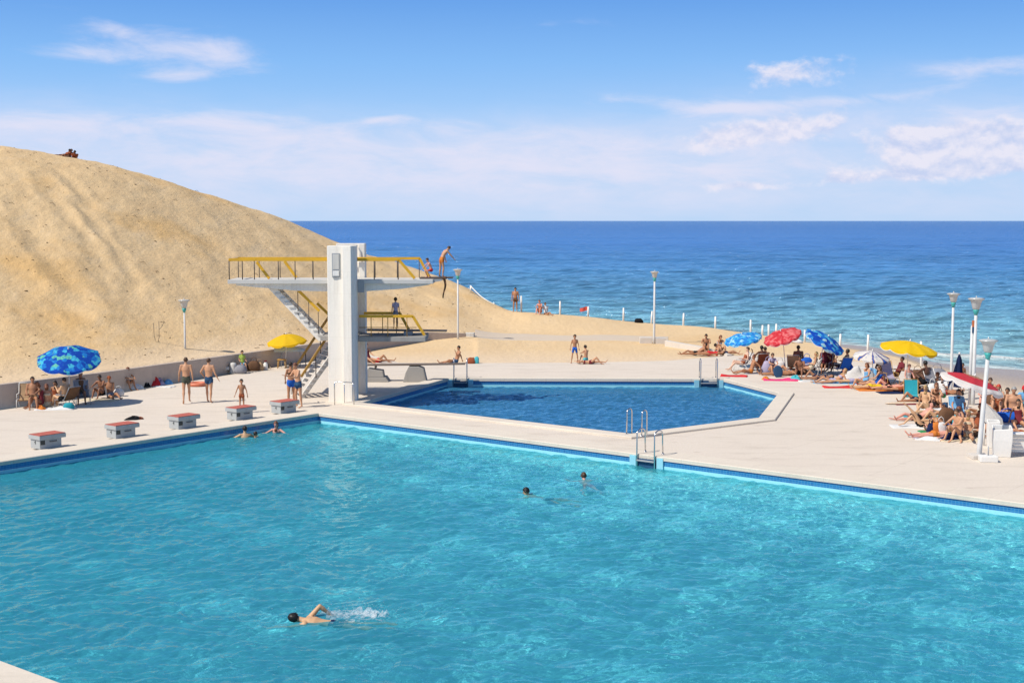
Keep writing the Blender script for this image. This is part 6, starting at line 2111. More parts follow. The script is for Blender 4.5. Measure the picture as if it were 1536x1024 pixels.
SUITS = {
    'trunks': lambda n, t: (n == 'hip') | ((n == 'thigh') & (t < 0.30)) | ((n == 'belly') & (t < 0.12)),
    'shorts': lambda n, t: (n == 'hip') | ((n == 'thigh') & (t < 0.62)) | ((n == 'belly') & (t < 0.15)),
    'briefs': lambda n, t: (n == 'hip') | ((n == 'thigh') & (t < 0.10)),
    'onepiece': lambda n, t: (n == 'hip') | ((n == 'thigh') & (t < 0.06)) | (n == 'belly') | ((n == 'chest') & (t < 0.55)),
    'top': lambda n, t: (n == 'chest') & (t > 0.0) & (t < 0.48),
    'shirt': lambda n, t: (n == 'hip') & (t > 0.4) | (n == 'belly') | (n == 'chest') | ((n == 'uarm') & (t < 0.6)),
    'trousers': lambda n, t: (n == 'hip') | (n == 'thigh') | ((n == 'shin') & (t < 0.55)) | ((n == 'belly') & (t < 0.12)),
}
SUIT_NAME = {'trunks': 'swim_trunks', 'shorts': 'shorts', 'briefs': 'swim_briefs', 'onepiece': 'swimsuit', 'top': 'bikini_top', 'shirt': 'shirt', 'trousers': 'trousers'}


def shell(B, mask, off, name, m, parent, jit=0.0):
    V, N, F = B['V'], B['N'], B['F']
    keep = [f for f in F if sum(mask[list(f)]) >= len(f) - 1]
    if not keep: return None
    used = sorted({i for f in keep for i in f}); mp = {v: i for i, v in enumerate(used)}
    vs = V[used] + N[used] * off
    if jit:
        r = np.random.default_rng(len(used)); vs = vs + r.normal(0, jit, vs.shape)
    mb = MB(); mb.add([tuple(v) for v in vs], [tuple(mp[i] for i in f) for f in keep], True)
    return mb


NPEOPLE = 0


def person(at, yaw, pose, label, H=1.72, sex='m', tone='tan', hair='dark', long=False, suit=('trunks',), col=('navy',), group=None, z=None, pz=None, build=1.0, child=False, cap=None, over=None, tilt=0.0, fine=False):
    """at: (x, y, ground z); z / pz: height of the hips instead of resting on the ground"""
    pd = dict(POSES[pose])
    if over: pd.update(over)
    B = build_body(pd, H, sex, build, child, 0.014 if fine else 0.021)
    s, k = B['s'], B['k']
    zmin = B['V'][:, 2].min()
    dz = (pz - at[2]) if pz is not None else -zmin - 0.004
    off = np.array([0, 0, dz])
    B['V'] = B['V'] + off
    head = B['head'] + Vector(off)
    mb = MB()
    mb.add([tuple(v) for v in B['V']], B['F'], True)
    # fingers and thumb
    for (wr, pl, f, nn, pm, s_, sd) in B['hands']:
        o3 = Vector(off)
        for q in range(4):
            base = pl + nn * ((q - 1.5) * 0.0175 * s) + o3 - f * 0.012 * s
            ln = (0.072, 0.082, 0.077, 0.060)[q] * s
            bend = pm * (-0.35 if sd > 0 else 0.35)
            m1 = base + f * ln * 0.5; m2 = m1 + (f + bend).normalized() * ln * 0.5
            mb.tube([base, m1, m2], [0.0095 * s, 0.0088 * s, 0.0066 * s], 5)
        tb = wr + f * 0.035 * s + nn * 0.032 * s + o3
        mb.tube([tb, tb + (f * 0.6 + nn * 0.8).normalized() * 0.035 * s, tb + (f * 0.9 + nn * 0.5).normalized() * 0.065 * s], [0.012 * s, 0.0105 * s, 0.008 * s], 5)
    Mh = B['HM']
    mb.mi = 1
    for sx_ in (-1, 1): mb.ell(head + Mh @ Vector((0.031 * sx_, 0.079, 0.008)) * k, 0.014 * k, 0.008 * k, 0.008 * k, 6, 4, Mh)
    mb.mi = 2
    mb.ell(head + Mh @ Vector((0, 0.083, -0.062)) * k, 0.024 * k, 0.008 * k, 0.008 * k, 6, 4, Mh)
    o = mb.build('person', [skin(tone), M_EYE, M_LIP])
    o.location = at; o.rotation_euler = (0, R(tilt), R(yaw))
    tag(o, label, 'person', group or 'bathers at the pool')
    for su, co in zip(suit, col):
        sh = shell(B, SUITS[su](B['names'], B['t']), 0.009 * s, SUIT_NAME[su], cl(co), o)
        if sh: sh.build(SUIT_NAME[su], cl(co), o)
    # hair
    hl = B['hloc']
    x, y, zz = hl[:, 0], hl[:, 1], hl[:, 2]
    isH = (B['names'] == 'head') | (B['names'] == 'neck')
    if cap: hm = isH & ((zz > 0.0) & (y < 0.02)) | isH & (zz > -0.05) & (y < -0.03)
    else: hm = isH & (((zz > 0.045) & (y < 0.075)) | ((zz > -0.01) & (y < 0.03)) | ((zz > -0.06) & (y < -0.03)))
    sh = shell(B, hm, 0.013 * s, 'hair', None, o, 0.003)
    if sh is None: sh = MB()
    if long:
        fr = B['fr2']; 
        a = head + Mh @ Vector((0, -0.07, 0.02)) * k
        b_ = head + Mh @ Vector((0, -0.085, -0.10)) * k
        c = (B['nbase'] + Vector(off)) - B['fr2'] * 0.10 * s - B['s2'] * 0.06 * s
        sh.tube([a, b_, c], [0.075 * k, 0.078 * k, 0.05 * k], 10, 0.55, B['hx'])
    sh.build('hair', hair_m(hair), o)
    if cap:
        cm = shell(B, isH & (zz > 0.028), 0.022 * s, 'cap', None, o)
        if cm is None: cm = MB()
        cm.tube([head + Mh @ Vector((0, 0.06, 0.045)) * k, head + Mh @ Vector((0, 0.15, 0.03)) * k], [0.07 * k, 0.055 * k], 10, 0.12, B['hx'])
        cm.build('cap', cl(cap), o)
    global NPEOPLE
    NPEOPLE += 1
    if at[2] < -0.1 and pz is not None:
        for q_ in [o] + list(o.children): q_.cycles.is_caustics_receiver = True
    return o


def gp(px, py): return g3(px, py)


# --- left side
LG = 'people resting by the left wall'
person(gp(50, 612), 200, 'chair', 'bronzed person in a tan chair at the left end of the left group', 1.68, 'm', 'bronze', 'dark', suit=('trunks',), col=('tan',), group=LG, pz=0.46)
person(gp(62, 611), 120, 'sitknees', 'dark tanned person with auburn hair sitting hunched beside the tan chair', 1.66, 'f', 'brown', 'auburn', True, ('onepiece',), ('maroon',), LG)
person(gp(71, 610), 25, 'sitcross', 'woman with long auburn hair sitting with her back turned under the blue leaf parasol', 1.66, 'f', 'tan', 'auburn', True, ('briefs', 'top'), ('cream', 'cream'), LG)
person(gp(96, 612), 62, 'chairread', 'sunbather lounging with raised arms in the brown chair under the blue leaf parasol', 1.74, 'm', 'gold', 'brown', suit=('trunks',), col=('black',), group=LG, pz=0.42)
person(gp(84, 606), 180, 'sitside', 'brown skinned person sitting low behind the white rumpled towel', 1.6, 'f', 'bronze', 'dark', True, ('onepiece',), ('rust',), LG)
person(gp(122, 604), 200, 'chair', 'brown haired woman sitting upright right of the blue leaf parasol pole', 1.66, 'f', 'brown', 'auburn', True, ('onepiece',), ('brown',), LG, pz=0.50)
person(gp(153, 597), 160, 'sitknees', 'dark haired person sitting by the wall with the cream towel in front', 1.6, 'm', 'brown', 'dark', suit=('trunks',), col=('black',), group=LG)
person(gp(166, 596), 215, 'sitback', 'bronzed person with a rust cap leaning back by the left wall', 1.66, 'm', 'bronze', 'brown', suit=('shorts',), col=('grey',), group=LG, cap='rust')
person(gp(190, 584), 230, 'sitknees', 'auburn haired bather sitting alone against the left wall', 1.6, 'f', 'bronze', 'auburn', True, ('onepiece',), ('rust',), LG)
person(gp(280, 605), 8, 'walk', 'man in dark grey trunks walking away across the deck', 1.78, 'm', 'tan', 'brown', suit=('trunks',), col=('olive',), group='two men walking together', over=dict(al=((-0.3, 0.1, -1), (-0.1, 0.35, -1))))
person(gp(314, 603.5), -4, 'walk', 'man in blue trunks walking away with one elbow bent', 1.74, 'm', 'tan', 'brown', suit=('trunks',), col=('denim',), group='two men walking together', over=dict(ar=((0.3, -0.1, -1), (0.45, 0.1, -0.9)), al=((-0.55, -0.1, -0.9), (0.25, 0.6, -0.6)), lr=((0.0, -0.06, -1), (0.0, -0.2, -1), (0.1, 1, -0.3)), ll=((-0.06, 0.2, -1), (0.06, -0.05, -1), (-0.1, 1, -0.2))))
person(gp(363, 619), 186, 'kid', 'small boy in orange briefs standing behind a starting block', 1.24, 'm', 'bronze', 'dark', suit=('briefs',), col=('rust',), group='children', child=True, over=dict(look=(-0.2, 1, -0.25)))
person((gp(364, 558.5)[0], gp(364, 558.5)[1], 0), 205, 'chair', 'child in a yellow and blue shirt sitting on a grey bag by the wall', 1.25, 'm', 'tan', 'dark', suit=('shirt', 'shorts'), col=('lime', 'skyblue'), group='children', child=True, pz=0.47)
person(gp(437, 607), 20, 'stand', 'woman in blue swim briefs standing at the foot of the stair, back turned', 1.66, 'f', 'bronze', 'dark', False, ('briefs', 'top'), ('blue', 'brown'), group='pair at the stair foot', over=dict(ar=((0.2, 0.35, -0.9), (-0.1, 0.8, 0.3)), al=((-0.3, 0.1, -1), (0.1, 0.5, -0.8)), look=(0.5, 1, -0.2)))
person(gp(448, 611), 130, 'leanlook', 'tanned man in pale trunks leaning towards the woman at the stair foot', 1.74, 'm', 'tan', 'auburn', suit=('trunks',), col=('denim',), group='pair at the stair foot', over=dict(s1=(0, 0.08, 1), s2=(0, 0.22, 1), neck=(0, 0.3, 1), look=(0, 1, -0.3), ar=((0.3, 0.5, -0.8), (-0.1, 0.9, 0.2)), al=((-0.3, 0.5, -0.8), (0.1, 0.9, 0.1))))
# --- tower
person((-2.98, 56.9, 5.112), -62, 'leanlook', 'young man in orange trunks leaning over at the tip of the high platform', 1.36, 'm', 'tan', 'brown', suit=('trunks',), col=('orange',), group='people on the diving tower')
person((-3.42, 56.8, 5.112), 120, 'crouch', 'child in red and white crouching behind the man on the high platform', 1.05, 'm', 'pink', 'brown', suit=('shorts',), col=('red',), group='people on the diving tower', child=True)
person((-4.98, 57.2, 2.90), 10, 'stand', 'boy in a white shirt standing on the lower diving platform', 1.24, 'm', 'bronze', 'dark', suit=('shirt', 'shorts'), col=('lavender', 'grey'), group='people on the diving tower', child=True)
# --- behind the diving pool
person(gp(552, 543), 215, 'sitside', 'woman in a red swimsuit sitting half hidden behind the diving tower', 1.66, 'f', 'tan', 'auburn', True, ('onepiece',), ('maroon',))
person(gp(566, 543.5), -88, 'supknee', 'sunbather lying on the deck just right of the diving tower', 1.68, 'm', 'bronze', 'dark', suit=('trunks',), col=('red',))
person(gp(684, 545), 112, 'sitback', 'dark haired man sitting on the deck behind the far left diving pool ladder', 1.72, 'm', 'bronze', 'black', suit=('shorts',), col=('denim',), over=dict(look=(-0.2, 1, -0.15), al=((-0.3, 0.6, -0.6), (0.15, 0.3, 0.9))))
person(gp(862, 544.5), 185, 'wide', 'boy in long blue shorts standing beyond the diving pool', 1.42, 'm', 'bronze', 'dark', suit=('shorts',), col=('blue',), group='trio beyond the diving pool', child=True)
person(gp(879, 544.5), 30, 'sitknees', 'boy in bright blue trunks sitting up beyond the diving pool', 1.45, 'm', 'tan', 'dark', suit=('trunks',), col=('aqua',), group='trio beyond the diving pool', child=True, over=dict(s1=(0, 0.05, 1), s2=(0, 0.05, 1)))
person(gp(886, 546), -95, 'supknee', 'bather lying on the deck in front of the boy in bright blue trunks', 1.5, 'f', 'tan', 'auburn', True, ('briefs', 'top'), ('maroon', 'maroon'), group='trio beyond the diving pool')
# --- beach crest
q = D(773, 469, 97.6); person((q.x, q.y, land_h(q.x, q.y) - 0.03), 175, 'hips', 'man with dark hair standing on the beach crest before the sea', 1.72, 'm', 'bronze', 'black', suit=('trunks',), col=('brown',), group='people on the beach crest', over=dict(ar=((0.2, -0.1, -1), (0.05, 0.2, -1)), al=((-0.2, -0.1, -1), (-0.05, 0.2, -1))))
q = D(810, 471, 96.6); person((q.x, q.y, land_h(q.x, q.y) - 0.03), 160, 'sitknees', 'bather in orange sitting on the beach crest, left of the pair', 1.65, 'f', 'pink', 'auburn', False, ('onepiece',), ('orange',), 'people on the beach crest')
q = D(819, 471, 96.6); person((q.x, q.y, land_h(q.x, q.y) - 0.03), 200, 'sitback', 'bather with a white shirt sitting on the beach crest, right of the pair', 1.65, 'm', 'bronze', 'brown', suit=('shirt', 'trunks'), col=('white', 'rust'), group='people on the beach crest')
for px, yw, lab, to, h_, pose in ((95, 150, 'brown person lying prone on the dune top, left of the three', 'brown', 'dark', 'proneup'), (102, 172, 'person in rust propped up on the dune top, between two others', 'bronze', 'auburn', 'propped'), (112, 20, 'dark figure lying apart on the dune top, right of the three', 'deep', 'black', 'proneup')):
    pyc = float(np.interp(px, [c[0] for c in CREST], [c[1] for c in CREST])); dc_ = float(np.interp(px, [c[0] for c in CREST], [c[2] for c in CREST])) + 0.2
    q = D(px, pyc, dc_)
    person((q.x, q.y, land_h(q.x, q.y) - 0.05), yw, pose, lab, 1.7, 'm', to, h_, suit=('shirt', 'shorts'), col=('rust', 'brown'), group='people on the dune top', over=dict(ll=((0.1, 1, 0.0), (0.05, 1, 0.02), (0, 1, -0.25))) if pose == 'proneup' else None)
# --- group on the sand beyond the right end of the diving pool
SG = 'sunbathers on the sand by the low wall'
person(gp(1044, 532), 96, 'propped', 'dark haired sunbather propped on elbows at the left of the sand group', 1.72, 'm', 'bronze', 'dark', suit=('trunks',), col=('black',), group=SG)
person(gp(1059, 529), 170, 'sitknees', 'sunbather sitting upright in the middle of the sand group', 1.72, 'm', 'bronze', 'dark', suit=('trunks',), col=('brown',), group=SG)
person(gp(1065, 533), 84, 'supine', 'sunbather in red lying flat at the front of the sand group', 1.7, 'f', 'bronze', 'brown', False, ('onepiece',), ('red',), SG)
person(gp(1079, 531), 200, 'sitknees', 'sunbather in blue sitting at the right of the sand group', 1.72, 'f', 'tan', 'auburn', True, ('briefs', 'top'), ('skyblue', 'skyblue'), SG)
person(gp(1087, 532), -80, 'propped', 'sunbather leaning on an elbow at the right end of the sand group', 1.7, 'm', 'tan', 'dark', suit=('trunks',), col=('navy',), group=SG)
# --- right crowd
RG = 'sunbathers under the right parasols'
person(gp(1114, 556), 95, 'chairback', 'pale legged person reclining in the white chair at the left edge of the crowd', 1.7, 'f', 'pale', 'brown', False, ('onepiece',), ('rust',), RG, pz=0.42)
person(gp(1141, 556), 20, 'chair', 'dark silhouetted person with black hair sitting under the sky blue parasol', 1.74, 'm', 'deep', 'black', suit=('trunks',), col=('black',), group=RG, pz=0.44, over=dict(al=((-0.5, 0.3, -0.5), (-0.2, 0.35, 0.9))))
person(gp(1126, 560), 100, 'sitback', 'sunbather in orange trunks sitting on the grey towel', 1.7, 'm', 'bronze', 'auburn', suit=('trunks',), col=('orange',), group=RG)
person(gp(1157, 561), 190, 'sitknees', 'bather with a lavender towel round the body under the sky blue parasol', 1.66, 'f', 'tan', 'brown', False, ('onepiece', 'shirt'), ('lavender', 'lavender'), RG)
person(gp(1196, 557), 10, 'chair', 'broad brown skinned man sitting with his back turned under the red parasol', 1.78, 'm', 'brown', 'black', suit=('trunks',), col=('brown',), group=RG, pz=0.46, build=1.12)
person(gp(1185, 562), 85, 'supknee', 'sunbather lying with a bent knee in front of the red parasol pole', 1.7, 'f', 'tan', 'brown', True, ('briefs', 'top'), ('grey', 'grey'), RG)
person(gp(1200, 566), 160, 'sitknees', 'dark figure hunched with black shorts beside the turquoise cloth', 1.7, 'm', 'brown', 'black', suit=('shorts',), col=('black',), group=RG)
person(gp(1216, 563), 75, 'chairback', 'tanned person in cream lounging between the red and deep blue parasols', 1.68, 'f', 'tan', 'blonde', True, ('onepiece',), ('cream',), RG, pz=0.40)
person(gp(1237, 559), 165, 'chairread', 'shaded person reading in the maroon chair under the deep blue parasol', 1.72, 'm', 'bronze', 'dark', suit=('shirt', 'shorts'), col=('maroon', 'black'), group=RG, pz=0.44)
person(gp(1248, 552), 175, 'sitknees', 'dark haired person sitting far back under the deep blue parasol', 1.7, 'f', 'brown', 'black', True, ('onepiece',), ('brown',), RG)
person(gp(1263, 561), 60, 'chairback', 'dark skinned person leaning back against the blue cushion', 1.78, 'm', 'deep', 'black', suit=('trunks',), col=('navy',), group=RG, pz=0.44)
person(gp(1250, 574.5), 98, 'propped', 'long legged woman reclining on the pale blue towel', 1.76, 'f', 'tan', 'blonde', True, ('briefs', 'top'), ('lavender', 'lavender'), RG)
person(gp(1299, 578), 120, 'sitside', 'tanned person draped in a grey blue cloth right of the white canvas heap', 1.72, 'f', 'tan', 'auburn', True, ('onepiece',), ('skyblue',), RG)
person(gp(1307, 584), 95, 'supine', 'sunbather in yellow orange lying flat before the striped parasol', 1.7, 'f', 'gold', 'brown', False, ('onepiece',), ('yellow',), RG)
person(gp(1334, 584), 92, 'supknee', 'pink skinned man lying with a bent knee left of the teal backed chair', 1.76, 'm', 'pink', 'dark', suit=('trunks',), col=('black',), group=RG)
person(gp(1345, 574), 100, 'chairback', 'shaded person slumped under the yellow parasol', 1.74, 'm', 'brown', 'dark', suit=('shirt', 'shorts'), col=('maroon', 'brown'), group=RG, pz=0.42)
person(gp(1362, 575), 190, 'sitcross', 'person in pale pink sitting between the two chairs under the yellow parasol', 1.62, 'f', 'pink', 'auburn', False, ('onepiece',), ('white',), RG)
person(gp(1388, 581), 30, 'sitknees', 'dark brown figure sitting tall under the right rim of the yellow parasol', 1.9, 'm', 'deep', 'black', suit=('shorts',), col=('black',), group=RG, over=dict(s1=(0, -0.1, 1), s2=(0, 0.0, 1)))
person(gp(1388, 616), 150, 'sitside', 'blonde woman sitting with bare back in front of the teal backed chair', 1.68, 'f', 'gold', 'blonde', True, ('briefs',), ('tan',), RG)
person(gp(1403, 612), 170, 'sitknees', 'auburn haired woman bent forward right of the blonde woman', 1.68, 'f', 'tan', 'auburn', True, ('briefs', 'top'), ('brown', 'brown'), RG)
person(gp(1377, 630), 97, 'propped', 'man in black trunks propped on his elbows on the teal towel', 1.8, 'm', 'pink', 'dark', suit=('shorts',), col=('black',), group=RG)
person(gp(1382, 641), 95, 'suplift', 'woman in a black bikini lying with one leg raised', 1.72, 'f', 'gold', 'dark', False, ('briefs', 'top'), ('black', 'black'), RG)
person(gp(1410, 634), 92, 'supknee', 'pale tanned sunbather with a bent knee behind the bikini woman', 1.72, 'f', 'gold', 'brown', True, ('briefs', 'top'), ('teal', 'teal'), RG)
person(gp(1403, 656), 97, 'supine', 'red skinned sunbather lying nearest the big pool', 1.74, 'm', 'pink', 'auburn', suit=('trunks',), col=('orange',), group=RG)
person(gp(1438, 660), 120, 'sitknees', 'tanned person sitting with knees up at the front, left of the leaning lamp', 1.74, 'm', 'tan', 'brown', suit=('trunks',), col=('navy',), group=RG)
person(gp(1452, 659), 150, 'sitside', 'long haired woman sitting close behind the leaning lamp', 1.7, 'f', 'tan', 'blonde', True, ('briefs', 'top'), ('cream', 'cream'), RG)
person(gp(1430, 648), 70, 'sitback', 'sunbather leaning back behind the front couple, beside the aqua bag', 1.72, 'm', 'pink', 'auburn', suit=('trunks',), col=('tan',), group=RG)
person(gp(1437, 634), 165, 'chair', 'person in a pale blue shirt in the chair under the red and white parasol', 1.7, 'f', 'tan', 'dark', True, ('shirt', 'shorts'), ('skyblue', 'white'), RG, pz=0.44)
person(gp(1412, 606), 150, 'chairread', 'person in white sitting at the left rim of the red and white parasol', 1.7, 'f', 'tan', 'brown', True, ('shirt', 'shorts'), ('white', 'green'), RG, pz=0.40)
q = gp(1443, 586); person(q, 170, 'stand', 'small dark child standing between the furled parasol and the twin lamp', 1.15, 'm', 'brown', 'black', suit=('briefs',), col=('maroon',), group='children', child=True)
person(gp(1497, 628), 150, 'sitknees', 'orange haired person sitting above the red and white parasol rim', 1.72, 'f', 'tan', 'red', False, ('onepiece',), ('rust',), RG, over=dict(s1=(0, 0.0, 1), s2=(0, 0.05, 1)), pz=0.5)
person(gp(1519, 630), 165, 'sitcross', 'broad tanned person with grey hair sitting at the right edge', 1.92, 'm', 'tan', 'grey', suit=('trunks',), col=('black',), group=RG, build=1.15, pz=0.36)
person(gp(1537, 628), 140, 'sitknees', 'person in a red cap cut by the right edge of the frame', 1.75, 'm', 'bronze', 'dark', suit=('shirt',), col=('skyblue',), group=RG, cap='red', pz=0.45)
person(gp(1541, 678), 70, 'chairback', 'person in a yellow shirt sitting at the right edge beside the bench', 1.72, 'm', 'bronze', 'dark', suit=('shirt', 'shorts'), col=('yellow', 'rust'), group=RG, pz=0.62)
person(gp(1476, 612), 160, 'sitknees', 'bather in white sitting behind the nearest lamp post', 1.7, 'f', 'pink', 'brown', True, ('onepiece',), ('white',), RG)

# --- more of the right crowd, front to back
MORE = [
 ((1226, 570), 97, 'supknee', 'thin sunbather lying on the back just left of the reclining blonde woman', 'f', 'bronze', 'dark', True, ('briefs', 'top'), ('navy', 'navy')),
 ((1206, 556), 80, 'propped', 'sunbather propped up behind the white chair, under the red parasol', 'm', 'brown', 'black', False, ('trunks',), ('brown',)),
 ((1150, 553), 30, 'sitknees', 'shaded bather sitting behind the lavender bag', 'm', 'brown', 'dark', False, ('trunks',), ('rust',)),
 ((1168, 563), 100, 'supine', 'sunbather lying flat behind the dark blue oval board', 'm', 'bronze', 'auburn', False, ('trunks',), ('black',)),
 ((1278, 575), 94, 'prone', 'sunbather lying face down right of the reclining blonde woman', 'f', 'gold', 'blonde', False, ('briefs', 'top'), ('lavender', 'lavender')),
 ((1322, 570), 160, 'sitknees', 'dark shaded bather sitting under the striped parasol', 'm', 'deep', 'black', False, ('trunks',), ('maroon',)),
 ((1316, 581), 60, 'sitside', 'bather in bright blue sitting between the lying sunbathers before the striped parasol', 'f', 'tan', 'brown', True, ('onepiece',), ('blue',)),
 ((1352, 588), 90, 'prone', 'sunbather lying face down at the left of the teal backed chair', 'm', 'bronze', 'dark', False, ('trunks',), ('rust',)),
 ((1374, 580), 95, 'propped', 'brown sunbather propped up behind the teal backed chair', 'm', 'brown', 'dark', False, ('trunks',), ('black',)),
 ((1400, 589), 75, 'sitback', 'bather in aqua leaning back under the right rim of the yellow parasol', 'f', 'tan', 'auburn', True, ('onepiece',), ('aqua',)),
 ((1416, 592), 95, 'supknee', 'bronzed bather lying left of the slim lamp post', 'm', 'bronze', 'black', False, ('trunks',), ('red',)),
 ((1374, 604), 100, 'supknee', 'bather lying behind the long pale swim board', 'f', 'bronze', 'brown', True, ('briefs', 'top'), ('navy', 'navy')),
 ((1421, 612), 94, 'propped', 'tanned bather propped on elbows beneath the left rim of the red and white parasol', 'm', 'tan', 'dark', False, ('trunks',), ('denim',)),
 ((1398, 621), 96, 'supknee', 'gold skinned bather lying behind the man in black trunks', 'f', 'gold', 'auburn', True, ('onepiece',), ('white',)),
 ((1424, 628), 95, 'propped', 'bather propped up behind the brown windbreak bag', 'f', 'tan', 'brown', True, ('briefs', 'top'), ('teal', 'teal')),
 ((1452, 634), 98, 'supine', 'bather lying flat in the shade of the red and white parasol', 'm', 'bronze', 'dark', False, ('trunks',), ('navy',)),
 ((1464, 642), 95, 'sitback', 'bather in rust leaning back right behind the two front sitters', 'f', 'bronze', 'auburn', True, ('onepiece',), ('rust',)),
 ((1424, 647), 94, 'supknee', 'tanned bather lying between the brown windbreak bag and the orange bag', 'm', 'tan', 'dark', False, ('trunks',), ('black',)),
 ((1462, 655), 100, 'propped', 'bather reclining directly behind the leaning lamp post', 'm', 'tan', 'brown', False, ('trunks',), ('brown',)),
 ((1508, 618), 140, 'sitback', 'bather leaning back between the orange haired and the grey haired sitters', 'm', 'bronze', 'dark', False, ('trunks',), ('denim',)),
 ((1528, 640), 160, 'sitside', 'bather in maroon sitting on the deck behind the slatted bench', 'f', 'tan', 'dark', True, ('onepiece',), ('maroon',)),
 ((1484, 606), 165, 'sitknees', 'small sunlit bather sitting at the far edge of the deck by the twin lamp', 'm', 'tan', 'brown', False, ('trunks',), ('navy',)),
 ((1472, 622), 110, 'propped', 'bather propped up under the middle of the red and white parasol', 'f', 'bronze', 'brown', True, ('briefs', 'top'), ('cream', 'cream')),
]
for (pxy, yw, po, lab, sx_, to, ha, lg, su, co_) in MORE:
    person(gp(*pxy), yw, po, lab, 1.68 if sx_ == 'f' else 1.76, sx_, to, ha, lg, su, co_, RG)
for (pxy, yw, w_, l_, c_, lab) in [
    ((1352, 589), 92, 0.8, 2.0, 'navy', 'navy towel under the bather lying left of the teal backed chair'),
    ((1320, 585), 90, 0.8, 2.0, 'orange', 'orange towel in front of the striped parasol'),
    ((1374, 605), 96, 0.8, 2.0, 'maroon', 'maroon towel behind the long pale swim board'),
    ((1420, 613), 94, 0.8, 2.0, 'white', 'white towel beneath the left rim of the red and white parasol'),
    ((1452, 636), 96, 0.8, 2.0, 'blue', 'blue towel in the shade of the red and white parasol'),
    ((1226, 571), 96, 0.7, 1.9, 'white', 'white towel left of the pale blue towel'),
    ((1425, 649), 94, 0.8, 2.0, 'green', 'green towel between the brown windbreak bag and the orange bag'),
    ((1508, 624), 100, 1.2, 2.2, 'cream', 'large cream towel under the sitters at the right edge'),
    ((1206, 558), 84, 0.7, 1.8, 'teal', 'teal towel behind the white chair under the red parasol')]:
    towel(g3(*pxy), yw, w_, l_, cl(c_), lab, 0.05)
# --- swimmers
SW = 'swimmers in the big pool'
def sw(px, py): 
    p = G(px, py, WATER_Z); return (p.x, p.y, WATER_Z)
person(sw(502, 931), 86, 'crawl', 'swimmer doing the crawl nearest the camera with one bent arm raised', 1.92, 'm', 'gold', 'black', suit=('trunks',), col=('navy',), group=SW, pz=WATER_Z - 0.115, fine=True)
person(sw(818, 743), 75, 'breast', 'black haired swimmer left of the pair in mid pool', 1.74, 'm', 'gold', 'black', suit=('trunks',), col=('navy',), group=SW, pz=WATER_Z - 0.33, fine=True)
person(sw(881, 724), 8, 'breast', 'brown haired swimmer heading for the ladder, right of the pair in mid pool', 1.74, 'm', 'pink', 'brown', suit=('trunks',), col=('red',), group=SW, pz=WATER_Z - 0.32, fine=True)
person(sw(368, 656), 20, 'tread', 'dark haired swimmer below the starting blocks, left of two', 1.72, 'm', 'gold', 'dark', suit=('trunks',), col=('navy',), group=SW, pz=WATER_Z - 0.42)
person(sw(381, 657), -60, 'tread', 'small child holding on beside the swimmer below the starting blocks', 1.15, 'f', 'bronze', 'dark', False, ('onepiece',), ('navy',), SW, pz=WATER_Z - 0.34, child=True)
person(sw(415, 648), 175, 'tread', 'auburn haired swimmer near the left corner of the big pool', 1.7, 'f', 'pink', 'auburn', True, ('onepiece',), ('navy',), SW, pz=WATER_Z - 0.40)


# splash behind the crawl swimmer: droplets and torn sheets of water
def wave_at(x, y):
    return float(wave_z(np.array([x]), np.array([y]), W_SWIM)[0])


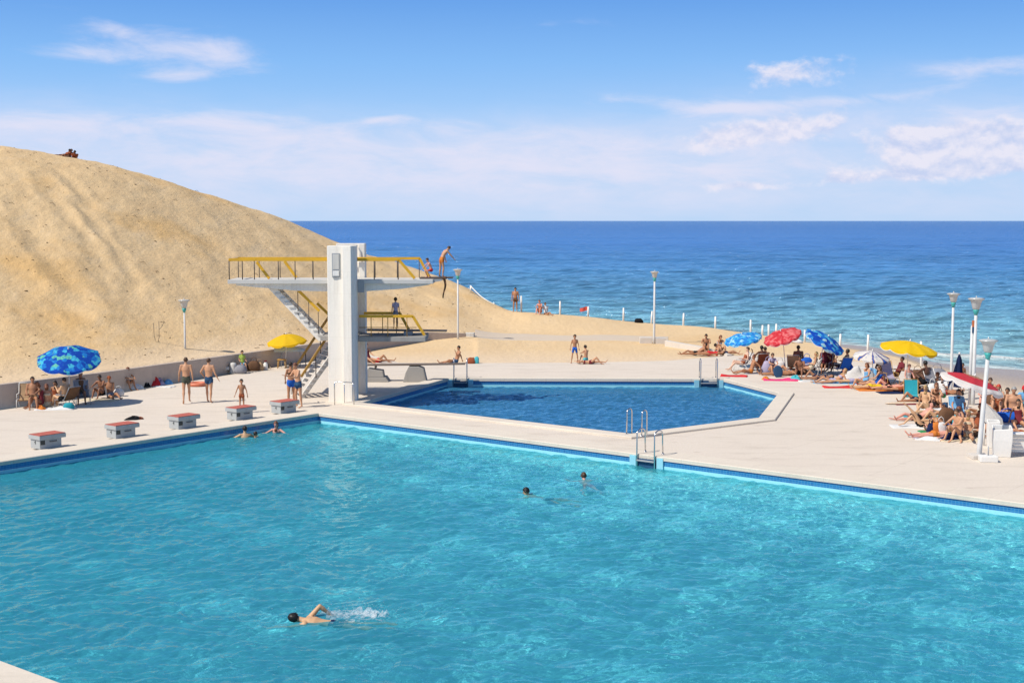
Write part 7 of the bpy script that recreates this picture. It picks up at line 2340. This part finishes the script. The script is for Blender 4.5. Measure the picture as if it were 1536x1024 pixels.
def splash():
    r = random.Random(4)
    c = G(540, 924, WATER_Z)
    mb = MB()
    for i in range(520):
        a = r.uniform(0, 2 * math.pi); d_ = abs(r.gauss(0, 0.5))
        x = c.x + d_ * math.cos(a) * 1.4; y = c.y + d_ * math.sin(a) * 0.8
        z = WATER_Z + 0.02 + abs(r.gauss(0, 0.17)) * math.exp(-d_ * 0.9)
        s_ = r.uniform(0.003, 0.008)
        mb.ell((x, y, z), s_ * r.uniform(1, 1.8), s_, s_ * r.uniform(0.7, 1.2), 5, 4)
    # curtains of thrown water and the churned patch under them
    for k in range(15):
        a0 = r.uniform(-0.6, 3.6); rr = r.uniform(0.05, 0.36); L_ = r.uniform(0.2, 0.5); hgt = r.uniform(0.05, 0.2)
        x = c.x + rr * math.cos(a0) * 1.5; y = c.y + rr * math.sin(a0) * 0.7
        vs = []
        for i in range(9):
            s_ = i / 8 - 0.5
            bx_ = x + L_ * s_ * math.cos(a0 + 1.3); by_ = y + L_ * s_ * math.sin(a0 + 1.3)
            hh = hgt * (1 - (2 * s_) ** 2) * r.uniform(0.55, 1.0)
            for j in range(4):
                q_ = j / 3
                vs.append((bx_ + 0.10 * q_ * math.cos(a0) + r.uniform(-.01, .01), by_ + 0.10 * q_ * math.sin(a0), WATER_Z - 0.01 + hh * q_ ** 0.8))
        mb.add(vs, [(i * 4 + j, (i + 1) * 4 + j, (i + 1) * 4 + j + 1, i * 4 + j + 1) for i in range(8) for j in range(3)], True)
    nx, ny = 60, 34
    vs = []
    for i in range(ny + 1):
        for j in range(nx + 1):
            x = c.x - 0.2 + (j / nx - 0.5) * 2.0; y = c.y - 0.05 + (i / ny - 0.5) * 1.1
            vs.append((x, y, WATER_Z + wave_at(x, y) + 0.012))
    fs = []
    for i in range(ny):
        for j in range(nx):
            u_ = (j + 0.5) / nx * 2 - 1; v_ = (i + 0.5) / ny * 2 - 1
            f_ = mnoise.noise(Vector((u_ * 3.2, v_ * 4.5, 1.7))) + 0.6 * mnoise.noise(Vector((u_ * 9, v_ * 11, 4.0)))
            if f_ > 0.02 + 0.75 * (u_ * u_ * 0.9 + v_ * v_): fs.append((i * (nx + 1) + j, i * (nx + 1) + j + 1, (i + 1) * (nx + 1) + j + 1, (i + 1) * (nx + 1) + j))
    mb.add(vs, fs, True)
    m = mat('white_water'); t = NT(m)
    d = t.n('ShaderNodeBsdfDiffuse'); d.inputs['Color'].default_value = (0.86, 0.9, 0.92, 1)
    tr = t.n('ShaderNodeBsdfTranslucent'); tr.inputs['Color'].default_value = (0.8, 0.88, 0.92, 1)
    mx = t.n('ShaderNodeMixShader', in_0=0.4); t.l(d.outputs[0], mx.inputs[1]); t.l(tr.outputs[0], mx.inputs[2])
    co = t.n('ShaderNodeTexCoord').outputs['Object']
    thin = t.ramp(t.noise(co, 16, 6, 0.7), [(0.36, 0.0), (0.66, 0.7)])
    tp = t.n('ShaderNodeBsdfTransparent'); m2 = t.n('ShaderNodeMixShader'); t.l(thin, m2.inputs[0]); t.l(tp.outputs[0], m2.inputs[1]); t.l(mx.outputs[0], m2.inputs[2])
    t.out(m2.outputs[0])
    o = mb.build('splash', m)
    return tag(o, 'white spray kicked up behind the crawl swimmer', 'splash', kind='stuff')


splash()


# dry twigs, pebbles and litter scattered on the dune
def debris():
    r = random.Random(9)
    mb = MB()
    n = 0
    while n < 520:
        y = r.uniform(55, 104); x = r.uniform(-42, -2)
        px = 768 + 2017 * x / y
        if px < -80 or px > 760: continue
        if px < 700 and y < wall_depth(px) + 0.6: continue
        h = land_h(x, y)
        if h < 0.1: continue
        n += 1
        s_ = r.uniform(0.015, 0.045) * (1.8 if r.random() < 0.08 else 1)
        if r.random() < 0.55:
            mb.ell((x, y, h + s_ * 0.2), s_ * r.uniform(1, 2.0), s_ * r.uniform(0.8, 1.3), s_ * 0.55, 6, 4)
        else:
            a = r.uniform(0, 3.14); L_ = r.uniform(0.08, 0.45)
            mb.tube([(x, y, h + 0.01), (x + L_ * 0.5 * math.cos(a), y + L_ * 0.5 * math.sin(a), h + 0.04), (x + L_ * math.cos(a + 0.3), y + L_ * math.sin(a + 0.3), land_h(x + L_ * math.cos(a), y + L_ * math.sin(a)) + 0.015)], [0.012, 0.014, 0.006], 4)
    o = mb.build('dry_debris', simple('dry_debris', (0.17, 0.11, 0.065), 0.9, 0.4, 20))
    return tag(o, 'dry twigs and pebbles scattered over the dune', 'debris', kind='stuff')


debris()
